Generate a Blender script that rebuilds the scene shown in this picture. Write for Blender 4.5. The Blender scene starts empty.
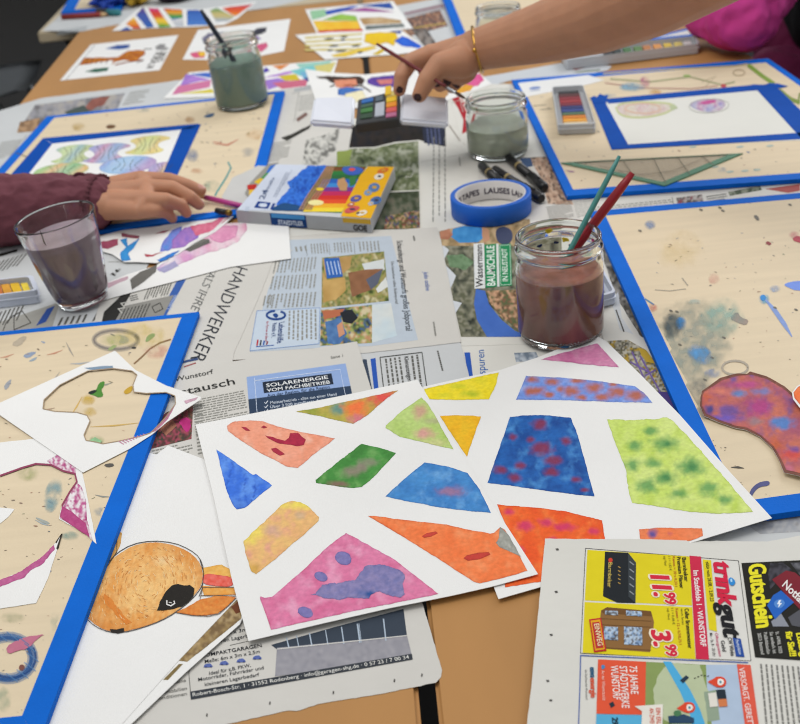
import bpy, bmesh, math, random
from mathutils import Vector, Matrix, noise, geometry
random.seed(7)
S = bpy.context.scene
COL = S.collection
TZ = 0.74            # table top height
CH = 0.545           # camera height above the table top
FPX, PITCH, ROLL = 1170.0, math.radians(28.75), math.radians(-6.0)
mm = 0.001
# ---------------------------------------------------------------- camera
_fwd = Vector((0, math.cos(PITCH), -math.sin(PITCH)))
_r0 = Vector((1, 0, 0)); _u0 = Vector((0, math.sin(PITCH), math.cos(PITCH)))
_rt = math.cos(ROLL)*_r0 + math.sin(ROLL)*_u0
_up = -math.sin(ROLL)*_r0 + math.cos(ROLL)*_u0
CAM = Vector((0, 0, TZ+CH))
def ray(px, py):
    return _fwd*FPX + _rt*(px-400) + _up*(362-py)
def W(px, py, z=0.0):
    """point of the photo at height z above the table top"""
    d = ray(px, py)
    return CAM + d*((CH-z)/(-d.z))
def WD(px, py, depth):
    d = ray(px, py)
    return CAM + d*(depth/FPX)
def WY(px, py, y):
    d = ray(px, py)
    return CAM + d*(y/d.y)
def proj(P):
    d = P-CAM; w = d.dot(_fwd)
    return (400+FPX*d.dot(_rt)/w, 362-FPX*d.dot(_up)/w)
def height_at(base, top_y):
    """height of the vertical above base px whose top shows at row top_y"""
    b = W(*base); lo, hi = 0, .5
    for _ in range(40):
        m = (lo+hi)/2
        if proj(b+Vector((0, 0, m)))[1] > top_y: lo = m
        else: hi = m
    return lo
cd = bpy.data.cameras.new('camera'); cam = bpy.data.objects.new('camera', cd); COL.objects.link(cam)
cd.sensor_width = 36; cd.sensor_fit = 'HORIZONTAL'; cd.lens = FPX/800*36
cd.clip_start = .02; cd.clip_end = 60
M3 = Matrix((_rt, _up, -_fwd)).transposed()
cam.matrix_world = Matrix.Translation(CAM) @ M3.to_4x4()
cd.dof.use_dof = True; cd.dof.focus_distance = .93; cd.dof.aperture_fstop = 11.0
S.camera = cam
# ---------------------------------------------------------------- colour and materials
def lin(c):
    c = c/255.0
    return c/12.92 if c <= .04045 else ((c+.055)/1.055)**2.4
def rgb(h):
    if isinstance(h, str):
        h = h.lstrip('#'); h = tuple(int(h[i:i+2], 16) for i in (0, 2, 4))
    return tuple(lin(c) for c in h)
def mixc(a, b, t):
    t = max(0, min(1, t))
    return tuple(a[i]+(b[i]-a[i])*t for i in range(3))
_mc = {}
def mat(name, col=None, rough=.6, var=.0, scale=20, bump=0, bscale=300, metal=0, trans=0, ior=1.45, stretch=None, spec=.5, attr=False, detail=4, coat=0, alpha=1, bdist=.001):
    if name in _mc: return _mc[name]
    m = bpy.data.materials.new(name); m.use_nodes = True
    nt = m.node_tree; N = nt.nodes; L = nt.links
    b = N['Principled BSDF']
    b.inputs['Roughness'].default_value = rough; b.inputs['Metallic'].default_value = metal
    b.inputs['Transmission Weight'].default_value = trans; b.inputs['IOR'].default_value = ior
    b.inputs['Specular IOR Level'].default_value = spec; b.inputs['Coat Weight'].default_value = coat
    b.inputs['Alpha'].default_value = alpha
    tc = N.new('ShaderNodeTexCoord'); mp = N.new('ShaderNodeMapping'); L.new(tc.outputs['Object'], mp.inputs['Vector'])
    if stretch: mp.inputs['Scale'].default_value = stretch
    nz = N.new('ShaderNodeTexNoise'); nz.inputs['Scale'].default_value = scale; nz.inputs['Detail'].default_value = detail
    L.new(mp.outputs['Vector'], nz.inputs['Vector'])
    mx = N.new('ShaderNodeMix'); mx.data_type = 'RGBA'; mx.blend_type = 'MULTIPLY'
    mr = N.new('ShaderNodeMapRange'); mr.inputs['From Min'].default_value = .25; mr.inputs['From Max'].default_value = .75
    mr.inputs['To Min'].default_value = 1-var; mr.inputs['To Max'].default_value = 1+var*.4
    L.new(nz.outputs['Fac'], mr.inputs['Value'])
    mx.inputs['Factor'].default_value = 1
    if attr:
        a = N.new('ShaderNodeAttribute'); a.attribute_name = 'pigment'; L.new(a.outputs['Color'], mx.inputs[6])
    else:
        mx.inputs[6].default_value = (*rgb(col), 1)
    L.new(mr.outputs['Result'], mx.inputs[7]); L.new(mx.outputs[2], b.inputs['Base Color'])
    if bump:
        n2 = N.new('ShaderNodeTexNoise'); n2.inputs['Scale'].default_value = bscale; n2.inputs['Detail'].default_value = 3
        L.new(mp.outputs['Vector'], n2.inputs['Vector'])
        bp = N.new('ShaderNodeBump'); bp.inputs['Strength'].default_value = bump; bp.inputs['Distance'].default_value = bdist
        L.new(n2.outputs['Fac'], bp.inputs['Height']); L.new(bp.outputs['Normal'], b.inputs['Normal'])
    _mc[name] = m
    return m
PAINT = mat('watercolour_pigment', rough=.75, attr=True, var=.16, scale=260, spec=.25, bump=.15, bscale=900)
INK = mat('printed_ink', rough=.85, attr=True, var=.05, scale=90, spec=.2, bump=1, bscale=16, bdist=.0032)
STAIN = mat('dried_paint', rough=.6, attr=True, var=.12, scale=120, spec=.3)
PAPER = mat('watercolour_paper', '#e9e8e5', .85, .03, 12, .25, 1100, spec=.2)
CARD = mat('sketch_paper', '#e2e2e0', .85, .03, 12, .15, 700, spec=.2)
def news_mat(i, col): return mat('newsprint_%s' % i, col, .95, .05, 9, 1, 16, spec=.1, bdist=.0032)
NEWS = news_mat('warm_grey', '#cdcac3'); NEWS2 = news_mat('cool_grey', '#c6c8c8'); NEWS3 = news_mat('pale', '#d6d4cc'); NEWSB = news_mat('bluish', '#c3c9d0')
WOOD = mat('birch_plywood', '#dccaab', .65, .07, 9, .15, 200, stretch=(1, 9, 1), spec=.3)
TAPE = mat('blue_masking_tape', '#0a66cc', .7, .10, 25, .3, 500, spec=.12)
TAPED = mat('dark_blue_masking_tape', '#004aa6', .7, .10, 25, .3, 500, spec=.12)
# ---------------------------------------------------------------- object helpers
def tag(o, label=None, cat=None, group=None, kind=None):
    if label: o['label'] = label
    if cat: o['category'] = cat
    if group: o['group'] = group
    if kind: o['kind'] = kind
    return o
def empty(name, loc, label=None, cat=None, group=None):
    o = bpy.data.objects.new(name, None); o.location = loc; o.empty_display_size = .02
    COL.objects.link(o); tag(o, label, cat, group); return o
_pend = []
def link(name, me, parent=None, mats=(), smooth=False):
    for m in mats: me.materials.append(m)
    if smooth:
        for p in me.polygons: p.use_smooth = True
    o = bpy.data.objects.new(name, me); COL.objects.link(o)
    if parent:
        o.parent = parent
        o.matrix_parent_inverse = Matrix.Translation(parent_loc(parent)).inverted()
    return o
def parent_loc(p):
    v = Vector(p.location)
    return v
def mesh_from(name, verts, faces, m, parent=None, smooth=False):
    me = bpy.data.meshes.new(name); me.from_pydata([tuple(v) for v in verts], [], faces); me.update()
    ms = m if isinstance(m, (list, tuple)) else [m]
    return link(name, me, parent, ms, smooth)
def bm_obj(name, bm, m, parent=None, smooth=False):
    me = bpy.data.meshes.new(name); bm.normal_update(); bm.to_mesh(me); bm.free()
    ms = m if isinstance(m, (list, tuple)) else [m]
    return link(name, me, parent, ms, smooth)
def resample(pts, step, jit=0, seed=0):
    out = []
    n = len(pts)
    for i in range(n):
        a = pts[i]; b = pts[(i+1) % n]
        d = math.hypot(b[0]-a[0], b[1]-a[1]); k = max(1, int(round(d/step)))
        for j in range(k):
            t = j/k; x = a[0]+(b[0]-a[0])*t; y = a[1]+(b[1]-a[1])*t
            if jit and (j > 0 or jit > 1.2):
                v = noise.noise_vector(Vector((x*.13, y*.13, seed)))
                w_ = noise.noise_vector(Vector((x*.5, y*.5, seed+9)))
                z_ = noise.noise_vector(Vector((x*.8, y*.8, seed+4)))
                x += jit*(v.x+.5*w_.x+.6*z_.x); y += jit*(v.y+.5*w_.y+.6*z_.y)
            out.append((x, y))
    return out
def rounded(pts, it=2):
    for _ in range(it):
        o = []
        n = len(pts)
        for i in range(n):
            a = pts[i]; b = pts[(i+1) % n]
            o += [(a[0]*.75+b[0]*.25, a[1]*.75+b[1]*.25), (a[0]*.25+b[0]*.75, a[1]*.25+b[1]*.75)]
        pts = o
    return pts
def inside(p, poly):
    x, y = p; c = False; n = len(poly); j = n-1
    for i in range(n):
        xi, yi = poly[i]; xj, yj = poly[j]
        if (yi > y) != (yj > y) and x < (xj-xi)*(y-yi)/(yj-yi)+xi: c = not c
        j = i
    return c
def cdt(poly, step):
    """triangulate a px polygon; step = inner spacing or 0"""
    vs = [Vector(p) for p in poly]; n = len(vs)
    es = [(i, (i+1) % n) for i in range(n)]
    if step:
        x0 = min(p[0] for p in poly); x1 = max(p[0] for p in poly); y0 = min(p[1] for p in poly); y1 = max(p[1] for p in poly)
        y = y0+step*.5; r = 0
        while y < y1:
            x = x0+step*.5+(step*.5 if r % 2 else 0)
            while x < x1:
                if inside((x, y), poly): vs.append(Vector((x, y)))
                x += step
            y += step*.87; r += 1
    v, e, f, *_ = geometry.delaunay_2d_cdt(vs, es, [list(range(n))], 1, 1e-5)
    return [tuple(q) for q in v], [tuple(q) for q in f]
class Sheet:
    """one flat object built of a page and the layers printed or painted on it"""
    def __init__(s, z, lift=None, eps=.10*mm):
        s.z = z; s.lift = lift; s.v = []; s.f = []; s.fm = []; s.c = []; s.mats = []; s.eps = eps; s.n = 0; s.clip = None
    def mi(s, m):
        if m not in s.mats: s.mats.append(m)
        return s.mats.index(m)
    def pt(s, px, py, off=0):
        p = W(px, py, s.z)
        l = s.lift(p.x, p.y) if s.lift else 0
        if l: 
            p = W(px, py, s.z+l)
        p.z = TZ+s.z+l+off
        return p
    def base(s, pts, m=PAPER, step=0, thick=.25*mm, jit=0, seed=1, col=None):
        poly = resample(pts, step or 1e9, jit, seed) if (step or jit) else list(pts)
        if jit and not step: poly = resample(pts, 5, jit, seed)
        v, f = cdt(poly, step)
        n0 = len(s.v); k = s.mi(m)
        for q in v:
            s.v.append(s.pt(q[0], q[1])); s.c.append((.6, .6, .6) if not col else rgb(col))
        for q in v:
            p = s.pt(q[0], q[1], -thick); s.v.append(p); s.c.append((.6, .6, .6) if not col else rgb(col))
        nv = len(v); cnt = {}
        for t in f:
            s.f.append(tuple(n0+i for i in t)); s.fm.append(k)
            s.f.append(tuple(n0+nv+i for i in reversed(t))); s.fm.append(k)
            for a, b in zip(t, t[1:]+t[:1]):
                cnt[(a, b)] = 1
        for (a, b) in cnt:
            if (b, a) not in cnt:
                s.f.append((n0+b, n0+a, n0+nv+a, n0+nv+b)); s.fm.append(k)
    def fill(s, pts, col, layer=1, step=0, jit=0, m=None, seed=1, rnd=0, estep=None):
        if rnd or m is STAIN: pts = rounded(pts, rnd or 1)
        s.n += 1; up = s.eps*layer+(s.n % 160)*.6e-6
        poly = resample(pts, estep or (step if step else 4), jit, seed) if (step or jit) else list(pts)
        if s.lift and not step: step = 8; poly = resample(poly, 8)
        v, f = cdt(poly, step)
        n0 = len(s.v); k = s.mi(m or INK); const = None if callable(col) else rgb(col)
        nb = len(poly)
        for i_, q in enumerate(v):
            cc_ = const or col(q[0], q[1])
            if m is PAINT and i_ < nb: cc_ = tuple(k_*(.80 if k_ > max(cc_)*.5 else .68) for k_ in cc_[:3])
            s.v.append(s.pt(q[0], q[1], up)); s.c.append(cc_)
        for t in f:
            if s.clip and not all(inside(v[i], s.clip) for i in t): continue
            s.f.append(tuple(n0+i for i in t)); s.fm.append(k)
    def tri(s, P, faces, col, m=None, alpha=None):
        n0 = len(s.v); k = s.mi(m or INK); c = rgb(col)
        if alpha: c = (*c, alpha)
        s.n += 1; dz = Vector((0, 0, (s.n % 160)*.6e-6))
        for q in P: s.v.append(q+dz); s.c.append(c)
        for t in faces: s.f.append(tuple(n0+i for i in t)); s.fm.append(k)
    def stroke(s, pts, w, col, layer=2, m=None, taper=False, alpha=None):
        L_, R_ = [], []
        n = len(pts)
        for i in range(n):
            a = pts[max(0, i-1)]; b = pts[min(n-1, i+1)]
            dx, dy = b[0]-a[0], b[1]-a[1]; d = math.hypot(dx, dy) or 1
            ww = w*.5*((1-abs(2*i/(n-1)-1)**2*.8) if taper and n > 1 else 1)
            L_.append((pts[i][0]-dy/d*ww, pts[i][1]+dx/d*ww)); R_.append((pts[i][0]+dy/d*ww, pts[i][1]-dx/d*ww))
        P = [s.pt(x, y, s.eps*layer) for x, y in L_+R_]
        if alpha: m = WASH_ON_WOOD
        s.tri(P, [(i, i+1, n+i+1, n+i) for i in range(n-1)], col, m, alpha)
    def text(s, body, p0, p1, p2, col='#222222', layer=3, bold=0.0, halo=0):
        heavy = bold >= .05; bold = min(bold*.5, .022)
        """p0 baseline start, p1 baseline end, p2 cap top above p0"""
        V, F, w, h = glyphs(body, bold)
        A = s.pt(*p0, s.eps*layer); B = s.pt(*p1, s.eps*layer)-A; C = s.pt(*p2, s.eps*layer)-A
        if halo:
            for i in range(8):
                a_ = i*math.pi/4; s.tri([A+B*((x+halo*math.cos(a_))/w)+C*((y+halo*math.sin(a_))/h) for x, y in V], F, col)
        for k in ((-.03, 0, .03) if heavy else (0,)): s.tri([A+B*((x+k)/w)+C*(y/h) for x, y in V], F, col)
    def lines(s, p0, p1, p2, n, col='#55554f', layer=2, fillr=.40, seed=3, last=.6, word=(.035, .12), gap=.018):
        """n lines of unreadable body copy: along p0->p1, stacked p0->p2"""
        R_ = random.Random(seed)
        A = s.pt(*p0, s.eps*layer); B = s.pt(*p1, s.eps*layer)-A; C = s.pt(*p2, s.eps*layer)-A
        P, F = [], []
        for i in range(n):
            v0 = (i+.2)/n; v1 = v0+fillr/n; u = 0; end = 1 if R_.random() > .2 else R_.uniform(last, 1)
            while u < end-.02:
                u1 = min(end, u+R_.uniform(*word)); k = len(P)
                P += [A+B*u+C*v0, A+B*u1+C*v0, A+B*u1+C*v1, A+B*u+C*v1]; F.append((k, k+1, k+2, k+3)); u = u1+gap
        s.tri(P, F, col)
    def build(s, name, parent=None, label=None, cat=None, group=None, smooth=False):
        me = bpy.data.meshes.new(name)
        o0 = Vector((0, 0, 0))
        if not parent:
            o0 = Vector((sum(v.x for v in s.v)/len(s.v), sum(v.y for v in s.v)/len(s.v), TZ+s.z))
        me.from_pydata([tuple(v-o0) for v in s.v], [], s.f)
        at = me.color_attributes.new('pigment', 'FLOAT_COLOR', 'POINT')
        buf = []
        for c in s.c: buf += [c[0], c[1], c[2], c[3] if len(c) > 3 else 1]
        at.data.foreach_set('color', buf)
        for m in s.mats: me.materials.append(m)
        me.polygons.foreach_set('material_index', s.fm)
        me.update()
        bm = bmesh.new(); bm.from_mesh(me)
        for f_ in bm.faces:
            if abs(f_.normal.z) > .5 and f_.material_index > 0 and f_.normal.z < 0: f_.normal_flip()
        bm.to_mesh(me); bm.free()
        o = link(name, me, parent)
        if not parent: o.location = o0
        if smooth:
            pass
        return tag(o, label, cat, group)
_gl = {}
def glyphs(body, bold):
    k = (body, bold)
    if k in _gl: return _gl[k]
    c = bpy.data.curves.new('t', 'FONT'); c.body = body; c.size = 1; c.resolution_u = 3; c.offset = bold; c.fill_mode = 'FRONT'
    o = bpy.data.objects.new('t', c); COL.objects.link(o)
    bpy.context.view_layer.update()
    me = bpy.data.meshes.new_from_object(o.evaluated_get(bpy.context.evaluated_depsgraph_get()))
    V = [(v.co.x, v.co.y) for v in me.vertices]; F = [tuple(p.vertices) for p in me.polygons]
    x0 = min(v[0] for v in V); x1 = max(v[0] for v in V)
    V = [(v[0]-x0, v[1]) for v in V]
    bpy.data.objects.remove(o); bpy.data.curves.remove(c); bpy.data.meshes.remove(me)
    _gl[k] = (V, F, x1-x0, .69+bold)
    return _gl[k]
# colour functions, evaluated per vertex of a painted patch
def nz(x, y, s, seed=0):
    return noise.fractal(Vector((x*s, y*s, seed*7.3)), .9, 2.1, 4)
def wash(a, b, sc=.05, seed=0, amt=1.0, spots=(), c3=None):
    a = rgb(a); b = rgb(b); sp = [(x, y, rx, ry, rgb(c), k) for x, y, rx, ry, c, k in spots]
    c3 = rgb(c3) if c3 else None
    def f(x, y):
        t = .5+nz(x, y, sc, seed)*amt*.62+nz(x, y, sc*4, seed+2)*.16
        c = mixc(a, b, t)
        if c3: c = mixc(c, c3, (nz(x, y, sc*1.4, seed+5)-.05)*1.2)
        for X, Y, rx, ry, cc, k in sp:
            d = math.hypot((x-X)/rx, (y-Y)/ry) + .42*nz(x, y, .16, seed+X)
            c = mixc(c, cc, k*max(0, min(1, (1.35-d)*1.1)))
        return c
    return f
def photo(pal, sc=.09, seed=0, sharp=1.7):
    pal = [rgb(c) for c in pal]
    def f(x, y):
        v = (.5+.62*nz(x, y, sc*1.35, seed))*(len(pal)-.01)
        w = nz(x, y, sc*3.1, seed+3)*1.2
        v = max(0, min(len(pal)-1.001, v+w)); i = int(v); t = v-i
        t = max(0, min(1, (t-.5)*sharp+.5))
        return mixc(pal[i], pal[min(len(pal)-1, i+1)], t)
    return f
# solids
def box_bm(bm, c, sx, sy, sz, rot=None, bevel=0, mi=0):
    g = bmesh.ops.create_cube(bm, size=1)
    vs = g['verts']
    bmesh.ops.scale(bm, vec=(sx, sy, sz), verts=vs)
    if bevel:
        es = list({e for v in vs for e in v.link_edges})
        r = bmesh.ops.bevel(bm, geom=es, offset=bevel, segments=3, affect='EDGES', profile=.6)
        vs = list({v for f_ in r['faces'] for v in f_.verts} | {v for v in vs if v.is_valid})
    M = Matrix.Translation(c) @ (rot.to_4x4() if rot else Matrix())
    bmesh.ops.transform(bm, matrix=M, verts=vs)
    for v in vs:
        for f_ in v.link_faces: f_.material_index = mi
    return vs
def lathe(prof, seg=56, mod=None, closed=True):
    """prof: list of (r,z). returns bm around origin"""
    bm = bmesh.new(); rings = []
    for j, (r, z) in enumerate(prof):
        if r < 1e-6:
            rings.append([bm.verts.new((0, 0, z))]); continue
        ring = []
        for i in range(seg):
            a = 2*math.pi*i/seg; rr = r*(mod(a, z, j) if mod else 1)
            ring.append(bm.verts.new((rr*math.cos(a), rr*math.sin(a), z)))
        rings.append(ring)
    for a, b in zip(rings, rings[1:]):
        if len(a) == 1 and len(b) == 1: continue
        for i in range(seg):
            j = (i+1) % seg
            if len(a) == 1: bm.faces.new((a[0], b[j], b[i]))
            elif len(b) == 1: bm.faces.new((a[i], a[j], b[0]))
            else: bm.faces.new((a[i], a[j], b[j], b[i]))
    bmesh.ops.recalc_face_normals(bm, faces=bm.faces)
    return bm
def tube(pts, radii, seg=12, bm=None, mi=0, squash=None):
    """tapered tube through points, capped"""
    bm = bm or bmesh.new(); rings = []
    n = len(pts)
    for i, p in enumerate(pts):
        t = (pts[min(n-1, i+1)]-pts[max(0, i-1)]).normalized()
        ref = Vector((0, 0, 1)) if abs(t.z) < .9 else Vector((0, 1, 0))
        u = t.cross(ref).normalized(); w = u.cross(t).normalized()
        r = radii[i] if isinstance(radii, (list, tuple)) else radii
        q = squash or 1
        rings.append([bm.verts.new(p+u*r*math.cos(2*math.pi*k/seg)+w*r*q*math.sin(2*math.pi*k/seg)) for k in range(seg)])
    for a, b in zip(rings, rings[1:]):
        for k in range(seg):
            f_ = bm.faces.new((a[k], a[(k+1) % seg], b[(k+1) % seg], b[k])); f_.material_index = mi; f_.smooth = True
    f_ = bm.faces.new(rings[0][::-1]); f_.material_index = mi
    f_ = bm.faces.new(rings[-1]); f_.material_index = mi
    return bm
def slab(corners, t, n_in=None, bevel=0):
    """solid plate under four world corners, thickness t away from the normal"""
    bm = bmesh.new()
    n = (corners[1]-corners[0]).cross(corners[-1]-corners[0]).normalized()
    if n.z < 0: n = -n
    a = [bm.verts.new(c) for c in corners]; b = [bm.verts.new(c-n*t) for c in corners]
    k = len(corners)
    bm.faces.new(a); bm.faces.new(b[::-1])
    for i in range(k): bm.faces.new((a[i], b[i], b[(i+1) % k], a[(i+1) % k]))
    bmesh.ops.recalc_face_normals(bm, faces=bm.faces)
    if bevel: bmesh.ops.bevel(bm, geom=list(bm.edges), offset=bevel, segments=3, affect='EDGES')
    return bm
# ---------------------------------------------------------------- box helper (bevelled, merged into bm)
def add_box(bm, c, sx, sy, sz, rot=None, bevel=0, mi=0):
    t = bmesh.new(); bmesh.ops.create_cube(t, size=1); bmesh.ops.scale(t, vec=(sx, sy, sz), verts=t.verts)
    if bevel: bmesh.ops.bevel(t, geom=list(t.edges), offset=bevel, segments=3, affect='EDGES')
    M = Matrix.Translation(c) @ (rot.to_4x4() if rot else Matrix())
    bmesh.ops.transform(t, matrix=M, verts=t.verts)
    for f in t.faces: f.material_index = mi
    me = bpy.data.meshes.new('tmp'); t.to_mesh(me); t.free(); bm.from_mesh(me); bpy.data.meshes.remove(me)
    return bm
# ---------------------------------------------------------------- room
FLOORM = mat('dark_linoleum', '#151211', .6, .25, 6, .1, 80)
bm = bmesh.new(); add_box(bm, Vector((0, 2.5, -.02)), 12, 13, .04)
tag(bm_obj('floor', bm, FLOORM), kind='structure')
WALLM = mat('painted_plaster', '#c9c6be', .9, .04, 3, .2, 60)
for nm_, cc_, sx_, sy_ in (('wall_back', (0, 9.06, 1.4), 12.2, .1), ('wall_front', (0, -4.06, 1.4), 12.2, .1), ('wall_left', (-6.06, 2.5, 1.4), .1, 13), ('wall_right', (6.06, 2.5, 1.4), .1, 13)):
    bm = bmesh.new(); add_box(bm, Vector(cc_), sx_, sy_, 2.8); tag(bm_obj(nm_, bm, WALLM), kind='structure')
TOP = mat('beech_laminate', '#b4844f', .5, .16, 9, .05, 200, stretch=(1, .25, 1), spec=.22, detail=8)
TOPF = mat('pale_laminate', '#c4b598', .5, .10, 5, .05, 200, stretch=(1, 3, 1))
EDGEM = mat('table_edge_band', '#8a6a48', .5, .1, 10)
STEEL = mat('grey_steel_tube', '#6d7072', .35, .05, 10, metal=.8)
def table(x0, x1, y0, y1, m, label):
    t = empty('table', ((x0+x1)/2, (y0+y1)/2, 0), label, 'table', None)
    bm = bmesh.new(); add_box(bm, Vector(((x0+x1)/2, (y0+y1)/2, TZ-.0125)), x1-x0, y1-y0, .025, bevel=.003)
    bm_obj('tabletop', bm, m, t)
    bm = bmesh.new()
    for sx in (x0+.06, x1-.06): add_box(bm, Vector((sx, (y0+y1)/2, TZ-.045)), .03, y1-y0-.12, .035, bevel=.003)
    for sy in (y0+.06, y1-.06): add_box(bm, Vector(((x0+x1)/2, sy, TZ-.045)), x1-x0-.12, .03, .035, bevel=.003)
    bm_obj('frame', bm, STEEL, t)
    for sx in (x0+.06, x1-.06):
        for sy in (y0+.06, y1-.06):
            bm_obj('leg', tube([Vector((sx, sy, TZ-.03)), Vector((sx, sy, .0))], .018, 14), STEEL, t)
    return t
table(-.634, -.0105, .30, 2.70, TOP, 'brown laminate table on the left of the dark seam, reaching the far left corner')
table(.0008, .634, .30, 2.70, TOP, 'brown laminate table on the right of the dark seam, beside the person in pink')
table(-.735, .634, 2.705, 3.35, TOPF, 'pale laminate table standing behind the two brown tables')
CX, CY = -1.20, 3.42
# grey chair at the far left
c = empty('chair', (CX, CY, 0), 'grey plastic shell chair beyond the left edge of the brown table', 'chair')
CH_M = mat('grey_plastic_shell', '#6f7376', .5, .08, 5)
bm = bmesh.new()
N_ = 14; rows = []
for i in range(N_+1):
    t = i/N_
    # profile from seat front, to back top (along -x)
    if t < .5: x = .22-.44*(t/.5); z = .45-.015*math.sin(t*6)
    else: q = (t-.5)/.5; x = -.22-.10*q; z = .45+.40*q
    row = []
    for j in range(11):
        u = (j/10-.5)*2; wd = .21*(1-.12*max(0, t-.5)*2) * (1-.25*max(0, (t-.9)/.1)) * (1-.2*max(0, (.1-t)/.1))
        row.append(bm.verts.new(Vector((CX+x+.04*u*u*(1 if t > .5 else 0), CY+u*wd, z+.03*u*u*(1 if t < .5 else 0)))))
    rows.append(row)
for a, b in zip(rows, rows[1:]):
    for j in range(10): bm.faces.new((a[j], a[j+1], b[j+1], b[j])).smooth = True
bmesh.ops.solidify(bm, geom=bm.faces[:], thickness=.008)
bm_obj('seat_shell', bm, CH_M, c)
for sx in (-.16, .16):
    for sy in (-.16, .16):
        bm_obj('leg', tube([Vector((CX+sx, CY+sy, .445)), Vector((CX+sx*1.3, CY+sy*1.3, 0))], .011, 10), STEEL, c)

# ---------------------------------------------------------------- newspapers
def news(z, poly, m, label, draw=None, step=0, lift=None, jit=.35, group=None, seed=1):
    s = Sheet(z*mm, lift)
    s.base(poly, m, step=step, jit=jit, seed=seed, thick=.2*mm)
    if draw: draw(s)
    return s.build('newspaper', None, label, 'newspaper', group)
TXT = '#605f5a'; TXL = '#8c8b84'
def rect_outline(s, P, w, col, layer=2):
    for a, b in zip(P, P[1:]+P[:1]): s.stroke([a, b], w, col, layer)

# --- page with job portal and charity advert
def d_jobs(s):
    s.fill([(290, 240), (391, 236), (418, 340), (372, 346), (320, 348), (250, 352), (268, 290)], '#b9c3cd', 1)
    for k, (y, n) in enumerate([(258, 16), (275, 17), (293, 16)]):
        o = -3.2*k
        s.lines((275+o, y+1.5), (272+o, y+15.5), (318, y-1), 12, TXL, seed=k, word=(.08, .22), gap=.04)
    s.lines((264, 296), (262, 306), (274, 295), 3, TXL, seed=9, word=(.1, .3))
    for k, (x, w) in enumerate([(310, 18), (333, 19), (358, 22)]):
        s.lines((x, 244-k), (x+1, 254-k), (x+w, 243-k), 6, TXL, seed=20+k, word=(.15, .3), gap=.05)
        s.stroke([(x-4, 245-k), (x-3, 256-k)], .4, TXT)
    s.lines((294, 247), (295, 252), (308, 246), 3, TXL, seed=33, word=(.2, .5))
    p1 = [(322, 258), (384, 251.5), (389, 301), (321.5, 308)]
    s.fill(p1, photo(['#3d4a24', '#5d6b33', '#8a8f4c', '#a5945f', '#6f7440', '#c9bf95'], .09, 3), 2, step=2.2)
    s.fill([(323, 272), (327, 280), (345, 278), (346, 290), (336, 300), (323, 303)], wash('#c9a566', '#b08c4e', .1, 4), 3, step=4, jit=1)
    s.fill([(323, 259), (352, 256), (350, 268), (343, 274), (325, 276)], wash('#c6a06a', '#a9874f', .1, 5), 3, step=4)
    s.fill([(362, 264), (384, 259), (385, 270), (365, 271)], '#cfd3d2', 3, jit=.8)
    s.fill([(348, 273), (366, 270), (383, 269), (371, 290), (352, 297)], wash('#96694a', '#7a5238', .12, 6), 4, step=3, jit=.6)
    s.fill([(383, 269), (378, 284), (371, 290), (366, 280)], '#5b6070', 5)
    s.fill([(376, 289), (386, 277), (388, 287), (378, 293)], '#d5d7d2', 3, jit=.6)
    s.fill([(324, 259), (339, 258), (343, 277), (327, 279)], '#2f62ae', 6)
    for k in range(4):
        x = 327+k*3.6; s.stroke([(x, 262-k*.2), (x+3, 275.5-k*.2)], 1.0, '#b9cbe6', 7)
    s.fill([(321, 310), (372, 305), (372, 343), (320, 346)], photo(['#28333f', '#3f5f8f', '#5f6b39', '#98a05c', '#b98a62', '#cdbf9a'], .12, 8), 2, step=2.2)
    s.fill([(322, 311), (345, 309), (340, 316), (324, 320)], '#b3694a', 3, jit=.8)
    s.fill([(340, 313), (352, 310), (358, 318), (352, 324), (343, 322)], '#22252c', 4, jit=1)
    s.fill([(325, 322), (340, 318), (347, 334), (340, 344), (328, 344)], wash('#3c5f92', '#5c84b4', .2, 3), 3, step=3, jit=1)
    s.fill([(337, 326), (342, 322), (345, 334), (339, 338)], '#c89070', 5, jit=.6)
    s.fill([(372, 305), (391, 303), (397, 336), (372, 343)], wash('#d5d6cf', '#bfd0d8', .05, 3), 2, step=4)
    s.text('Schaumburgs und Wunstorfs großes Jobportal', (396.8, 241), (406, 331), (402.3, 240.6), '#2c3036', 3, .01)
    s.text('Das kostenlose online Stellenportal', (391, 262), (395.5, 304), (393.8, 261.8), TXT, 3)
    s.text('Jobs online', (423.5, 272), (426, 291), (428, 272), '#3a62b0', 3)
    s.lines((412, 236), (413, 241), (416, 236), 1, TXT, word=(.8, .9)); s.lines((432, 322), (434, 336), (436, 322), 1, TXL, seed=4)
    s.fill([(257, 311), (320, 308), (319, 344), (250, 351)], '#c0ccd8', 2)
    rect_outline(s, [(257, 311), (320, 308), (319, 344), (250, 351)], .5, '#6b8cc0', 3)
    ring = []
    for i in range(25):
        a = math.radians(-60+i*13.5); ring.append((276+9.2*math.cos(a), 315.4+4.2*math.sin(a)))
    s.stroke(ring, 2.2, '#1f4484', 4); s.fill(rounded([(272, 315), (276, 313), (279, 316), (276, 319)], 2), '#1f4484', 4)
    s.text('Lebenshilfe', (279, 323.2), (277, 344), (285, 321.7), '#1f3d78', 4, .02)
    s.text('Rinteln e.V.', (272.8, 324), (271.5, 338), (277, 322.8), '#1f3d78', 4, .01)
    s.text('Ihr Partner im Beruf', (266.5, 322), (265, 342), (269, 321.8), '#b23a4a', 4)
    for k in range(4): s.stroke([(257+k*3.2, 346-k*.3), (258+k*3.2, 340+k*.5)], 1.5, ['#b8323c', '#3a4048', '#3d62a8', '#8a3540'][k], 4)
    s.stroke([(256, 347), (274, 345.5)], .8, '#3d62a8', 4)
    s.lines((288, 311), (287, 341), (318, 309.5), 7, TXL, seed=41, word=(.06, .16), gap=.03)
def lift_jobs(x, y): return .0
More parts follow.
